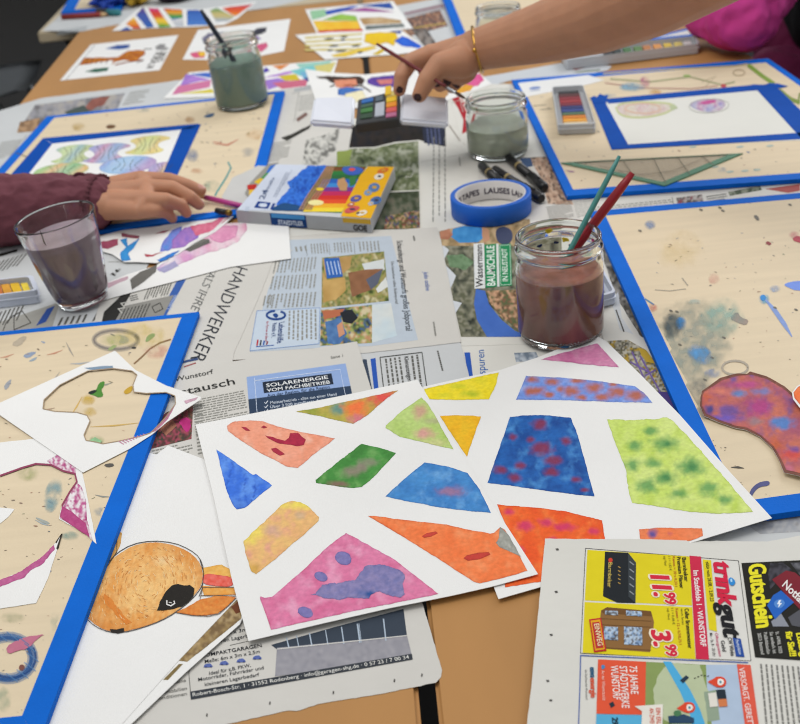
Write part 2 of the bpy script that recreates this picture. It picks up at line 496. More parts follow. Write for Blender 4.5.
news(1.4, [(255, 239), (437, 227), (441, 240), (461, 342), (366, 353), (232, 360), (240, 300)], NEWS, 'bluish newspaper page in the centre with landscape photos and a sideways job headline', d_jobs)

# --- nursery page
def d_nursery(s):
    s.fill([(439, 232), (520, 225), (562, 240), (562, 337), (461, 337)], photo(['#2f332b', '#4a4d40', '#6b6c5a', '#8d8b78', '#5d5f49'], .10, 11), 1, step=2.6)
    for P in ([(440, 243), (449, 250), (443, 262)], [(443, 262), (456, 276), (450, 290)], [(450, 300), (462, 303), (455, 314)]): s.fill(P, '#ccd0d4', 2, jit=.3)
    s.fill([(446, 256), (462, 254), (474, 262), (466, 270), (450, 267)], wash('#7d9a76', '#55704f', .3, 2), 2, step=2.5, jit=1)
    s.fill([(440, 226), (530, 219), (530, 246), (440, 246)], photo(['#77603f', '#a98c63', '#8e7a58', '#c0a680'], .1, 5), 2, step=3)
    s.fill([(453, 229), (464, 226), (484, 228), (487, 235), (478, 242.5), (459, 243), (451, 237)], wash('#4f9ad2', '#2f78b8', .15, 4), 3, step=2.5)
    s.fill([(440, 232), (449, 229), (453, 235), (448, 240), (440, 239)], wash('#c88e70', '#a06850', .2, 4), 4, step=3)
    s.fill([(482, 226), (489, 230), (490, 240), (484, 243), (482, 236)], '#bf8f70', 4, jit=.5)
    s.fill(rounded([(495, 230), (503, 226), (512, 230), (513, 240), (507, 246), (497, 243)], 2), '#3f4660', 4)
    s.fill([(476, 289), (485, 291), (489, 304.5), (501.5, 320), (515, 331), (530, 337), (487, 337), (477, 320), (474, 304)], wash('#3c63b2', '#4a72c0', .05, 4), 2, step=5)
    s.fill([(486, 291), (560, 288), (560, 335), (518, 330), (500, 316), (490, 303)], photo(['#4a3a2c', '#8b6b4c', '#c79c7c', '#56613f', '#7b5a44'], .13, 12), 2, step=2.4)
    s.fill([(473.6, 244), (484, 243.5), (485.3, 288.7), (474.5, 289)], '#d9dbd9', 5)
    s.fill([(484.4, 245), (496, 244), (497, 287), (485.6, 288.3)], '#1f8452', 5)
    s.fill([(498.6, 245), (511, 244), (512, 286), (499.6, 286.7)], '#1f8452', 5); s.fill([(496.2, 244), (498.6, 244), (499.6, 287), (497.2, 287)], '#d2d6d2', 5)
    s.text('Wassermann', (483, 287.5), (482, 245), (475.8, 287.7), '#1c1c1c', 6, .03)
    s.text('BAUMSCHULE', (495.2, 286), (494.2, 246), (487, 286.3), '#dfe8df', 6, .03)
    s.text('IN NEUSTADT', (508, 281.5), (507, 249), (502.3, 281.7), '#dfe8df', 6, .02)
    rect_outline(s, [(499.8, 246), (510, 245.2), (511, 285), (500.8, 285.5)], .4, '#cfe0d2', 6)
news(.4, [(433, 229), (540, 220), (600, 236), (596, 342), (462, 346)], NEWS3, 'newspaper page with a tree nursery advert showing green and white lettering', d_nursery)

# --- pages below the job portal page
def d_box(s):
    s.fill([(362.5, 359.5), (366.5, 359.2), (372, 389), (368, 390)], '#3a4658', 1)
    s.fill([(370.5, 359), (375.5, 358), (378.5, 388), (374, 389)], '#2a56ad', 1)
    rect_outline(s, [(380, 357.5), (422, 352.5), (428, 396), (385, 400)], .9, '#33352f')
    s.lines((384, 359), (388, 392), (402, 357), 4, TXT, seed=2, word=(.05, .14), gap=.03)
    s.text('Kleinanzeigen', (404, 357), (408, 382), (408.5, 356.4), '#2c2c2a', 3, .01)
    s.lines((410, 356), (414, 388), (420, 354.5), 2, TXT, seed=5)
    s.lines((436, 351), (441, 371), (440, 350.5), 1, TXT, seed=6)
news(.9, [(352, 346), (460, 341), (470, 379), (462, 420), (362, 430)], NEWS2, 'folded newspaper page with a blue bar and a framed classified box', d_box)
def d_spur(s):
    s.fill([(464.3, 352.5), (470, 352.5), (473, 377), (468.5, 378)], '#2a56ad', 1)
    s.text('spuren', (485.5, 374), (484, 350), (477.5, 374.3), '#2c62a8', 2)
    s.fill([(514, 353), (536, 352), (540, 361), (516, 362)], photo(['#8d98a5', '#b4bcc4', '#6d7a88'], .1, 4), 1, step=3)
news(.15, [(455, 342), (540, 334), (620, 326), (648, 380), (470, 400)], NEWS3, 'cream newspaper page behind the watercolours with blue upright lettering', d_spur)

# --- page with the craftsmen headline
def d_craft(s):
    s.text('HANDWERKER', (236.5, 266), (190, 359), (248, 269.5), '#30343c', 3, -.012)
    s.text('ALS IHRE', (208.5, 271), (190.5, 309), (216, 274), '#6d6e6c', 3, -.012)
    s.fill([(177, 281), (186, 279.5), (166, 316), (157, 318)], '#3a5fa5', 1)
    s.text('Meister', (167, 309), (175.5, 294), (171, 310), '#b7c3da', 2)
    s.stroke([(222, 258), (203, 300), (178, 352)], .4, '#8d8c86')
    s.fill([(120, 307), (174, 295), (160, 322), (108, 332)], '#8e8c86', 1)
    s.lines((124, 309), (114, 330), (152, 303), 8, '#4b4a46', seed=8, word=(.1, .3))
    rect_outline(s, [(152, 307), (160, 303), (163, 309), (155, 313)], .7, '#2c2c2a', 3)
    s.lines((148, 288), (143, 300), (173, 283), 9, TXT, seed=7, word=(.15, .4))
    s.fill([(104, 312), (127, 290), (133, 290), (110, 330), (100, 330)], '#2f2e2c', 1)
    s.text('W', (116, 312), (122, 300), (122, 314), '#c4c2ba', 2)
    s.lines((129, 296), (137, 294), (131, 302), 3, TXT, seed=17, word=(.3, .6))
    s.stroke([(180, 366), (181, 363), (188, 361), (198, 359)], 2.2, '#3d4f78', 2); s.stroke([(184, 367), (196, 363)], 1.2, '#a05a58', 2)
news(1.9, [(100, 300), (150, 270), (262, 247), (293, 250), (272, 263), (262, 290), (234, 353), (232, 364), (170, 378), (120, 390), (90, 340)], NEWS, 'warm grey newspaper page with a large sideways capital headline', d_craft)

# --- page with solar advert
def d_solar(s):
    s.text('Wunstorf', (175, 381.8), (213.6, 373.6), (174.3, 377.4), '#3a3a38', 3, .015)
    s.text('Austausch', (158, 400.5), (235.3, 384.2), (156.8, 393.8), '#2b2b29', 3, .015)
    s.lines((192, 400), (244, 390), (196, 436), 15, TXL, seed=3)
    s.fill([(246.6, 377), (345.6, 363.5), (354, 402), (250, 420)], '#8fa8d4', 1)
    s.fill([(248.3, 399.5), (350.5, 386), (356, 412), (250.5, 425)], '#2f4058', 2)
    s.stroke([(254.5, 378), (257, 412)], .5, '#d5dfee', 3); s.stroke([(254.5, 381), (340, 369.5), (346, 398)], .5, '#d5dfee', 3)
    s.fill([(262.5, 382.3), (331.5, 373.6), (333.6, 384.3), (264, 393.3)], '#222c3c', 3)
    s.text('SOLARENERGIE', (266.5, 387.6), (328.3, 379.0), (265.9, 384.2), '#f0f2f2', 4, .012)
    s.text('VOM FACHBETRIEB', (267.2, 392.4), (330.3, 383.8), (266.7, 389.2), '#f0f2f2', 4, .012)
    s.text('Aus der Region, für die Region', (267.3, 397.3), (330, 388.4), (267, 394.4), '#33445e', 4, .01)
    for k, b in enumerate(['Meisterbetrieb - alles aus einer Hand', 'Über 3.500 installierte Anlagen', 'Seit über 20 Jahren am Markt']):
        y = 404.5+k*4.2; s.text(b, (270.5, y), (337-k*5, y-8.8+k*.6), (270, y-2.8), '#c9d2de', 4, .01)
        s.stroke([(264.5, y-1.8), (265.6, y-.4), (268, y-3.4)], .7, '#dfe5ec', 4)
    s.text('Seite 1', (331, 359), (343, 356.8), (330.7, 356.5), TXT, 3)
    s.fill([(160, 418), (167, 412), (193.3, 405.5), (191.5, 439), (143, 451), (150, 430)], photo(['#2a211f', '#4c3a36', '#6d3f3f', '#a34a5c', '#3e4438', '#7b5546'], .14, 21), 1, step=2)
    s.fill(rounded([(178, 420), (190, 417), (191, 430), (184, 432)], 1), wash('#c83a86', '#a8286a', .2, 5), 2, step=3, jit=1.3)
    s.fill([(158, 428), (172, 420), (176, 426), (166, 436)], wash('#b07a62', '#8a5648', .3, 6), 2, step=3, jit=1.3)
    s.lines((152, 450), (191, 441), (154, 462), 4, TXL, seed=31)
    s.lines((194, 405), (202, 403.5), (198, 456), 15, TXL, seed=35, word=(.3, .6))
news(2.4, [(125, 384), (160, 373), (357, 341.5), (372, 392), (360, 470), (150, 530), (110, 470)], NEWS, 'newspaper page with a blue solar energy advert behind the watercolour', d_solar)

# --- garage advert page at the bottom
def d_garage(s):
    s.fill([(271, 645), (335, 627), (403.5, 609), (407, 636), (277.5, 650)], '#3b4450', 1)
    s.fill([(277, 648), (407, 635.5), (412.6, 658.5), (275, 676.5)], wash('#a19fa4', '#8b8a92', .25, 3), 2, step=4)
    for x, w in ((288, 1.2), (298, .9), (311, 1.3), (327, 1.0), (343, 1.2), (359, 1.6), (360.5, .6), (385, 1.3)):
        k = (x-271)/135; s.stroke([(x-1.5, 641-k*26), (x+1, 649.5-k*10)], w*1.0, '#aebccb', 3)
    s.stroke([(277, 649.5), (407, 636)], .9, '#d4d2cd', 4)
    s.fill([(190, 692), (411.8, 654), (412.8, 659.7), (191, 700)], '#3a3e44', 3)
    s.text('Robert-Bosch-Str. 1 · 31552 Rodenberg · info@garagen-shg.de · 0 57 23 / 7 00 34', (193, 697), (409.5, 659), (192.6, 693.4), '#dddcd6', 5, .005)
    s.text('KOMPAKTGARAGEN', (201.5, 657.8), (262, 647.3), (201, 654.2), '#2e3034', 3, .02)
    s.text('Maße: 6m x 3m x 2,5m', (205, 663.5), (260, 653.2), (204.6, 660), '#3a3c40', 3, .01)
    for k, (x, y) in enumerate([(208, 666), (224, 663.5), (241, 661), (257, 658)]):
        s.fill([(x-4.5, y+1.6), (x-3.5, y-.8), (x-1.5, y-2), (x+2, y-2.3), (x+4, y-.6), (x+4.8, y+.6), (x+4, y+1.6)], '#5a6aa6', 3)
        s.fill(rounded([(x-3, y+.9), (x-1.8, y+.2), (x-1, y+1.4), (x-2, y+2.4)], 1), '#39477e', 4); s.fill(rounded([(x+2, y+.6), (x+3.2, y), (x+3.8, y+1.2), (x+2.8, y+2)], 1), '#39477e', 4)
    s.text('Ideal für z.B. PKW,', (209.5, 675.3), (251, 667), (209.1, 671.9), '#3a3c40', 3, .01)
    s.text('Motorräder, Fahrräder und', (198.5, 681.6), (264, 669.4), (198, 678.2), '#3a3c40', 3, .01)
    s.text('kleineren Lagerbedarf', (205, 686.4), (259.5, 676.2), (204.6, 683), '#3a3c40', 3, .01)
    s.stroke([(190, 655), (189, 675), (191, 697)], .6, '#4c4c4a'); s.stroke([(230, 645.5), (271, 636)], .5, '#6a6a66')
    s.text('Maße: 6m x 3m x 3m', (206, 639.5), (262, 628), (205.6, 636), '#3a3c40', 3, .01); s.text('größeren Lagerbedarf', (206, 645.5), (262, 635), (205.6, 642), '#3a3c40', 3, .01)
    s.text('In Ihrer Nähe', (156, 688), (186, 682), (155.6, 684.6), TXT, 3); s.text('Immobilien', (160, 695), (187, 690), (159.6, 691.6), TXT, 3); s.text('Konditionen', (155, 701), (187, 695.4), (154.6, 697.6), TXT, 3)
    for x, y in ((207, 716), (270, 704), (333.5, 693.5), (394.5, 681.5), (422, 676)):
        s.fill([(x-.5, y-2.5), (x+.8, y-2), (x+.4, y+1), (x-1, y+.6)], '#4d4b48', 2)
news(.35, [(110, 700), (150, 600), (250, 585), (420, 596), (431, 632), (442, 670), (441, 677), (436, 682.5), (380, 694), (318, 704), (296, 711), (288, 710.5), (232, 723), (150, 742), (100, 760)], NEWS, 'newspaper page with a storage garage advert at the bottom centre', d_garage, jit=.5)

# --- drinks market page bottom right
def price(s, t, p0, p1, p2, b=.06):
    s.text(t, p0, p1, p2, '#ecdfc8', 5, b, .08); s.text(t, p0, p1, p2, '#d02a40', 6, b)
def d_drinks(s):
    Y = '#dccb20'
    s.fill([(585.5, 548.5), (738, 561), (752, 662), (580.5, 653.5)], '#d8d6cf', 1)
    rect_outline(s, [(585.5, 548.5), (738.5, 561), (751, 661), (580.5, 653.5)], .6, '#3c3c3a', 2)
    s.fill([(587.4, 550), (690, 556.8), (692, 605.8), (584.8, 600.6)], Y, 2); s.fill([(584.6, 602.2), (692.2, 607.4), (695.5, 659.4), (582.6, 653)], Y, 2)
    # black crate
    s.fill([(605, 552), (628, 553), (636, 563), (635.5, 603.5), (617, 603), (603, 596.5)], '#22262a', 3)
    s.fill([(628, 553), (636, 563), (635.5, 603.5), (628.5, 597)], '#3a4044', 4)
    s.text('Barmbeker', (608.5, 563), (607.5, 588), (612.5, 563), '#c9b05a', 5, .02)
    s.fill(rounded([(608, 559), (612, 558), (613, 562), (609, 563.5)], 2), '#c8402c', 5)
    for k in range(5): s.stroke([(629.5, 562+k*7.4), (634, 565.5+k*7.4)], 1.1, '#8c9094', 5)
    for k in range(5): s.stroke([(618, 567+k*4), (620.5, 568.4+k*4)], .9, '#b08d48', 5)
    # wooden crate
    s.fill([(601, 611), (607, 607.6), (651, 611.5), (654, 622), (652.6, 638), (650, 652.5), (605, 649), (598, 640)], '#8a6439', 3)
    s.fill([(601, 611), (607, 607.6), (651, 611.5), (652, 616.5), (603, 613.5)], '#6f4d2a', 4)
    for y in (619, 625, 648): s.stroke([(600, y), (651, y+2.6)], .5, '#5f4226', 4)
    for P in ([(626, 611), (642, 612), (642, 617), (626, 616)], [(605, 611), (618, 611.5), (618, 616), (605, 615)], [(624, 627), (642, 628), (642.5, 646), (624, 645)], [(604, 627), (618, 627.5), (618, 641), (604, 640)]):
        s.fill(P, photo(['#41506a', '#7f9cc0', '#b9cbdd', '#5f5a58'], .3, P[0][0]), 5, step=1.8)
    s.fill([(589, 620), (601, 618.4), (606.5, 651.5), (594, 653)], '#c02c2c', 6); s.fill([(590.6, 621.5), (600, 620.2), (604.8, 650.2), (595.2, 651.4)], '#e0a41e', 7); s.fill([(592, 623.5), (599.3, 622.5), (603.6, 648.6), (596, 649.4)], '#b83030', 8)
    s.text('EINWEG', (594, 625), (598, 647), (599, 624.3), '#e9d9b0', 9, .03)
    price(s, '11.', (650.5, 576), (654.5, 596.5), (669.5, 577)); price(s, '99', (664, 593.5), (665.6, 605), (675, 593.2))
    price(s, '3.', (651, 631), (654.5, 646.5), (670, 632)); price(s, '99', (665, 645.5), (666.6, 657), (676, 645.2))
    s.text('Barmbeker', (682, 558), (684.6, 582), (686, 557.8), '#26261e', 4, .04); s.text('Premium Pilsner', (676.8, 557.4), (680, 589), (680.6, 557.1), '#26261e', 4, .04)
    s.text('Kasten = 20 x 0,33 l', (672.5, 557), (675, 587), (675, 556.8), '#b2462c', 4, .01); s.text('1 l = 1,82 €', (668, 557), (669.5, 571), (670.4, 556.8), '#7b7420', 4); s.text('zzgl. Pfand', (663.5, 556.5), (664.6, 566), (665.8, 556.3), '#7b7420', 4)
    s.text('Celler Brunnenwasser', (684.6, 609), (688.2, 649), (688.6, 608.7), '#26261e', 4, .04)
    s.text('versch. Sorten', (680.6, 609), (682, 625), (682.8, 608.8), '#5d5820', 4); s.text('Kasten = 12 x 0,7/0,75 l', (675.4, 609), (679, 645), (678, 608.8), '#b2462c', 4, .01); s.text('1 l = 0,48 €', (671, 608.6), (672.6, 625), (673.4, 608.4), '#7b7420', 4); s.text('zzgl. Pfand', (667, 608.4), (668, 620), (669, 608.2), '#7b7420', 4)
    s.fill([(689.5, 556), (701, 557), (709, 660), (696, 659.4)], '#c92c4a', 3)
    s.text('Im Stadtfelde 1 · WUNSTORF', (693.2, 571), (700.8, 647), (698.4, 570.8), '#ece4e2', 4, .04)
    s.fill([(702.6, 559.8), (711, 560.6), (717, 632), (709, 630)], Y, 3)
    s.text('gültig vom 28.08. - 2.09.23', (705.6, 562), (710.4, 602), (709, 561.8), '#33391a', 4, .04)
    s.text('trink', (713.2, 561), (719, 606), (731.5, 563.5), '#cf2443', 5, .07)
    s.text('gut', (718.6, 604), (724, 637), (737, 606.5), '#1f1f21', 6, .06)
    s.fill(rounded([(728, 580), (731, 577.5), (736, 582.5), (733, 587), (729, 585)], 1), '#2f86cc', 7); s.fill(rounded([(730, 580), (732, 579.5), (732.5, 583), (730.4, 583)], 1), '#a9d4ee', 8)
    s.text('CW Winke', (727.5, 638), (731, 656.5), (731.6, 637.8), '#2c2c2e', 4, .03); s.text('Geld', (720.6, 641), (722.6, 652), (724.4, 640.8), '#2c2c2e', 4, .03)
    s.text('Öffnungszeiten', (714.8, 633.5), (719, 657), (717.6, 633.3), '#c4436c', 4, .01); s.text('Mo. - Sa. 8 - 20 Uhr', (709.5, 633.5), (713, 657), (712.4, 633.3), '#40403e', 4, .01)
    s.fill([(732.5, 638), (740.6, 639.2), (744.6, 657.6), (736, 657)], '#2c4f9a', 4); s.text('Parkplätze', (735.4, 640.5), (739, 655), (738.6, 640.5), '#c6d2e6', 5, .01)
    # black voucher advert
    s.fill([(741.4, 563.3), (800, 560.5), (840, 560), (852, 664), (755, 657.6)], '#24231f', 2)
    s.text('Gutschein', (748.4, 565.5), (756.6, 628.5), (765.5, 563.8), '#e6dc2c', 5, .07)
    s.fill([(770, 563.5), (783, 563), (792, 570), (780, 579), (770, 590), (768, 575)], photo(['#33333a', '#4a4850', '#2b2a2e'], .2, 4), 3, step=3)
    s.fill([(790, 563), (830, 562), (830, 580), (800, 576)], photo(['#4a4a50', '#6a6a70', '#333336'], .2, 5), 3, step=4)
    s.fill([(772, 580), (786, 571), (795, 573), (830, 603), (830, 640), (806, 616), (794, 604)], '#7b2530', 4)
    s.text('Notfall', (781.8, 586.5), (802, 606), (787, 580.3), '#e9e3e0', 6, .04)
    s.fill([(767, 606), (773, 596), (781, 591), (794, 603), (783, 612), (775, 620)], '#2661b8', 5)
    s.fill(rounded([(774, 602), (781, 599), (786, 604), (780, 610), (774, 607)], 2), '#5488cc', 6); s.fill([(779, 601), (781, 601), (779.6, 604), (782, 604), (778, 608.5), (779, 605), (777, 605)], '#e8eef6', 7)
    s.fill([(771, 622), (781, 614), (789, 627), (773, 627)], '#8a8e98', 4); s.fill([(788, 618), (800, 610), (802, 628), (792, 626)], '#55565c', 4)
    s.text('für Sie!!!', (785.4, 632.5), (790, 657), (792, 632), '#e6dc2c', 5, .06); s.text('Lösung', (796, 634), (801, 657), (803, 633.5), '#e6dc2c', 5, .06)
    for k, t in enumerate(['2023 Bestand', 'Paßbildstudio', 'So einfach ist', 'St. APRIL 2023']): s.text(t, (757.5+k*6, 633.8-k*.5), (761.2+k*6, 655-k*.4), (760.8+k*6, 633.4-k*.5), '#c4c3bd', 4, .02)
    # municipal utility advert
    s.stroke([(580, 655.8), (748, 663)], .9, '#2b54a4', 3); s.stroke([(580.6, 655.5), (579.8, 690), (578, 740)], .9, '#2b54a4', 3)
    s.text('enwa', (590, 667.5), (590.4, 678), (595.6, 667.6), '#2e5a7a', 3, .05); s.text('energie', (590.3, 678.5), (590.9, 698), (595.8, 678.5), '#d0573c', 3, .05); s.text('die Stadtwerke Wunstorf', (585, 670), (585.6, 700), (587.2, 670), TXT, 3)
    s.fill([(598, 659.6), (646, 662), (645, 715), (596.4, 714)], '#dd5638', 2)
    s.text('75 JAHRE', (629.6, 666.5), (631, 694.5), (637, 666.7), '#f0e6e0', 4, .02); s.text('STADTWERKE', (619.6, 666.5), (622, 708.5), (627, 666.7), '#f0e6e0', 4, .02); s.text('WUNSTORF', (610.6, 666), (613.4, 700), (618, 666.2), '#f0e6e0', 4, .02)
    s.text('An der Wasserzucht', (601.5, 671), (602.8, 701), (604.6, 671), '#f0c6b8', 4, .01)
    s.fill(rounded([(601, 666), (604, 665), (605.6, 668), (602, 670.6)], 1), '#4a86b8', 4); s.fill([(609, 704), (613, 702), (615, 706), (611, 708.5)], '#26323c', 4)
    s.fill([(596.4, 714.4), (645, 715.6), (644, 742), (595, 742)], '#58acd2', 2); s.text('29.08.', (612, 718), (613, 736), (618, 718), '#20323e', 4, .05)
    s.fill([(646, 662), (706, 665), (715, 740), (644, 742), (645, 715)], '#86985a', 2)
    s.fill([(676, 663), (664, 668), (658, 676), (653, 690), (655, 706), (664, 720), (690, 735), (705, 740), (712, 700), (704, 680), (700, 665)], '#b6c09c', 3, jit=1.2)
    s.fill([(663, 661.8), (671, 662), (690, 690), (700, 710), (707, 730), (706, 742), (694, 742), (690, 715), (680, 692)], '#4fa9d6', 4)
    s.fill([(706, 665), (737, 664.8), (750, 742), (714, 742), (707, 690)], '#aebfd4', 2); s.fill([(704, 692), (716, 690), (720, 720), (708, 722)], '#90a08a', 3, jit=.6)
    s.fill([(736.8, 664.5), (750.5, 665.4), (761, 742), (747, 742)], '#dc5a45', 4)
    s.text('VERSORGT. GERETTET', (738.8, 668.5), (749.6, 736), (744.2, 668), '#efe2de', 5, .02)
    for X, Y_, tx, ty in ((717.5, 683, -10, -2), (686.5, 708.5, -10, -1)):
        s.fill(rounded([(X-4, Y_-5.5), (X+6, Y_-6), (X+9.5, Y_), (X+6, Y_+5.5), (X-4, Y_+4.5)], 2)[:], '#d8492f', 6)
        s.fill([(X+tx, Y_+ty+1.5), (X-1, Y_-5.2), (X-1, Y_+4.8)], '#d8492f', 6)
        s.fill(rounded([(X, Y_-3.4), (X+5, Y_-3.4), (X+7, Y_), (X+4.5, Y_+3.2), (X, Y_+3)], 2), '#e9e5de', 7); s.fill(rounded([(X+1.8, Y_-1.4), (X+4.2, Y_-1.2), (X+4, Y_+1.3), (X+1.8, Y_+1.2)], 1), '#5a8a9a', 8)
    s.fill([(680, 681), (686, 676), (689, 678), (683, 684)], '#26384a', 6)
    s.fill([(716, 690.5), (725, 690), (726.6, 700), (718, 701)], '#26303a', 6); s.fill([(718, 700), (726.5, 699.5), (727.5, 707), (719, 707.5)], '#cf7a4a', 6); s.fill([(708, 694), (716, 693), (718, 707), (710, 708)], '#ded9ce', 6)
    s.fill([(668, 717), (684, 715), (694, 719), (694, 724), (669, 724)], '#2a4660', 7); s.fill(rounded([(673, 712), (680, 711), (682, 716), (675, 718)], 1), '#4b7a52', 8)
    for k in range(5): s.stroke([(694+k*3.3, 677-k*.5+abs(k-2)), (695.8+k*3.3, 676.6-k*.5+abs(k-2))], .8, '#2c2c2c', 6)
    s.fill([(634.5, 707), (648, 706), (663, 705), (662, 740), (641, 740), (642, 712)], '#e2ddd2', 7)
    s.text('EIN ERLEBNIS', (656, 709), (657.4, 738), (660.4, 709), '#cc5038', 8, .03); s.text('AN ZWEI TAGEN', (649.4, 709), (650.8, 738), (653.8, 709), '#cc5038', 8, .03)
    s.lines((759, 664), (766, 742), (812, 668), 10, '#7b7a75', 3, fillr=.34, seed=60, word=(.03, .10), gap=.012)
    for x, y, a in ((557, 549.5, 0), (556, 592, 1), (551, 635, 2), (547.5, 681, 3), (550.5, 700.5, 1)):
        s.fill([(x-1.6, y-.8), (x+1.4, y-1), (x+2, y+.8), (x-.4, y+1.3)], '#55534f', 2, jit=.4)
def lift_dr(x, y):
    a = W(545, 560); b = W(800, 556)
    v = (y-(W(600, 556).y))/.02
    return 2.6*mm*max(0, min(1, (y-W(600, 552).y)/.015))**2
news(4.4, [(545, 538.5), (580, 539), (640, 539), (706, 541), (767, 541.5), (800, 535.5), (850, 527), (900, 770), (520, 770), (527, 724), (531, 690)], NEWS3, 'newspaper page with a yellow drinks market advert at the bottom right', d_drinks, step=0)
# ---------------------------------------------------------------- newspapers farther back
def d_far_left(s):
    s.fill([(35, 105), (125, 93), (117, 110), (48, 117), (38, 131), (17, 133)], photo(['#5e5c5c', '#7b7a7c', '#96959a', '#a9a39c'], .07, 3), 1, step=3)
    s.fill([(20, 122), (40, 118), (38, 131), (17, 133)], photo(['#3b3430', '#8c6f54', '#b08e6c'], .15, 2), 2, step=2.5)
    s.fill([(84, 108), (92, 99), (110, 96), (104, 105), (92, 110)], wash('#7a4a42', '#a0665a', .2, 3), 2, step=3, jit=1)
    s.fill([(64, 112), (84, 105), (90, 111), (70, 115)], '#4a5652', 2, jit=.8)
    s.lines((2, 142), (22, 139), (-8, 160), 9, TXL, seed=3); s.stroke([(27, 135), (8, 158)], .4, '#9a9a96'); s.lines((130, 92), (150, 89), (122, 106), 6, TXL, seed=5)
news(.4, [(-40, 124), (2, 110), (42, 98), (70, 94.5), (125, 87.5), (170, 81.5), (240, 72), (262, 118), (60, 205), (-60, 240)], NEWS2, 'grey newspaper under the far left drawing board with a dim landscape photo', d_far_left)
def d_behind_ul(s):
    s.fill([(296, 119), (306, 112), (308, 115), (298, 122)], '#7a5f58', 2); s.fill([(281, 138), (292, 134), (312, 124), (309, 129), (287, 141)], '#37352f', 2, jit=.4)
    s.lines((272, 143), (292, 140), (266, 163), 9, TXL, seed=4, word=(.1, .3)); s.stroke([(292, 94), (299, 92), (294, 122)], .5, '#8f8f8a')
    s.lines((300, 96), (326, 92), (298, 112), 6, '#9b9b96', seed=8); s.fill([(296, 82), (316, 80), (310, 90), (294, 92)], '#a9abac', 1)
    s.fill([(306, 140), (322, 136), (340, 128), (336, 150), (318, 165), (302, 166)], photo(['#8c8b86', '#b2b0aa', '#d0cec6', '#6f6e69'], .12, 7), 1, step=2.5)
news(.9, [(262, 96), (300, 83), (350, 78), (352, 130), (345, 172), (250, 185), (230, 190)], NEWS, 'crumpled newspaper page between the far left board and the pencil box', d_behind_ul)
def d_green(s):
    s.fill([(341, 126), (445, 121), (446, 147), (430, 143), (419, 140), (395, 142), (375, 147), (343, 148)], photo(['#15130f', '#1f1c19', '#29211d', '#191a20'], .08, 3), 1, step=4)
    s.fill([(422, 126), (445, 123), (445, 146), (424, 143)], '#252a3c', 2); s.lines((440, 127), (442, 144), (425, 129), 4, '#50587a', seed=2, word=(.1, .3), layer=3)
    s.fill([(340, 149), (375, 148), (395, 143.5), (419, 141), (420, 190), (332, 193)], photo(['#2b3322', '#4b5638', '#6d7653', '#91977d', '#56603f', '#a8ab98'], .09, 6), 1, step=2.6)
    s.fill([(337, 151), (352, 150), (350, 166), (336, 172)], '#87964c', 2, jit=1.4)
    s.stroke([(404, 171), (409, 167), (414, 171), (411, 177), (405, 177)], .9, '#b4b3aa', 3)
    s.fill([(378, 193), (420, 191), (420, 229), (372, 230)], photo(['#23281f', '#3c4530', '#525a48', '#6c6a5a'], .1, 9), 1, step=2.6)
    s.fill([(386, 216), (420, 210), (420, 229), (384, 229)], photo(['#5a4a3e', '#3d4a6b', '#b0906c', '#4b5a30', '#7a3f3a'], .2, 10), 2, step=2)
    for k, x in enumerate((433, 438.5, 444)): s.lines((x, 137), (x-1+k*.6, 222), (x+1.8, 137), 1, '#7d7c76', seed=k, word=(.02, .07), gap=.012, fillr=.55)
    s.lines((458, 157), (459, 166), (461, 157), 1, TXL, seed=9); s.stroke([(421, 162), (477, 152)], .4, '#b4b2a8')
    s.stroke([(419, 141), (421, 230)], 1.6, '#d2d0c6', 2)
news(.7, [(325, 125), (478, 92), (477, 152), (481, 222), (440, 231), (372, 231), (240, 240), (300, 150)], NEWS3, 'newspaper page with green park photos between the pencil box and the tape roll', d_green)
def d_logo(s):
    s.fill([(450, 96), (458, 93), (466, 104), (469.5, 120), (468.5, 131), (462, 134), (463.5, 120), (458, 108)], '#a8202c', 1)
    s.text('aha', (458.5, 96), (466.5, 112), (463, 93), '#dcd6cc', 2, .03)
    s.stroke([(449, 125), (460, 141)], .9, '#8a7f74', 2); s.stroke([(452, 103), (460, 100), (463, 112)], .7, '#b0aea6')
news(1.0, [(448, 92), (480, 84), (560, 84), (572, 148), (556, 156), (520, 158), (478, 153), (462, 142)], NEWS3, 'pale newspaper page under the middle water jar with a curved red stripe', d_logo)
def d_people(s):
    s.fill([(529, 158), (556, 154), (573, 176), (580, 205), (548, 204), (541, 178)], photo(['#6e5648', '#8f7360', '#b2937c', '#c6ac96', '#4e4038'], .16, 4), 1, step=2)
    s.fill([(520, 158), (530, 157), (533, 166), (524, 168)], '#3f5578', 2, jit=.6)
    s.lines((546, 207), (570, 202), (550, 222), 9, TXL, seed=3, word=(.1, .25)); s.lines((573, 202), (592, 198), (578, 218), 9, TXL, seed=6, word=(.1, .3))
news(.3, [(470, 150), (515, 150), (556, 150), (600, 196), (612, 232), (540, 232), (474, 232)], NEWS, 'newspaper page with a brown crowd photo beside the black markers', d_people)
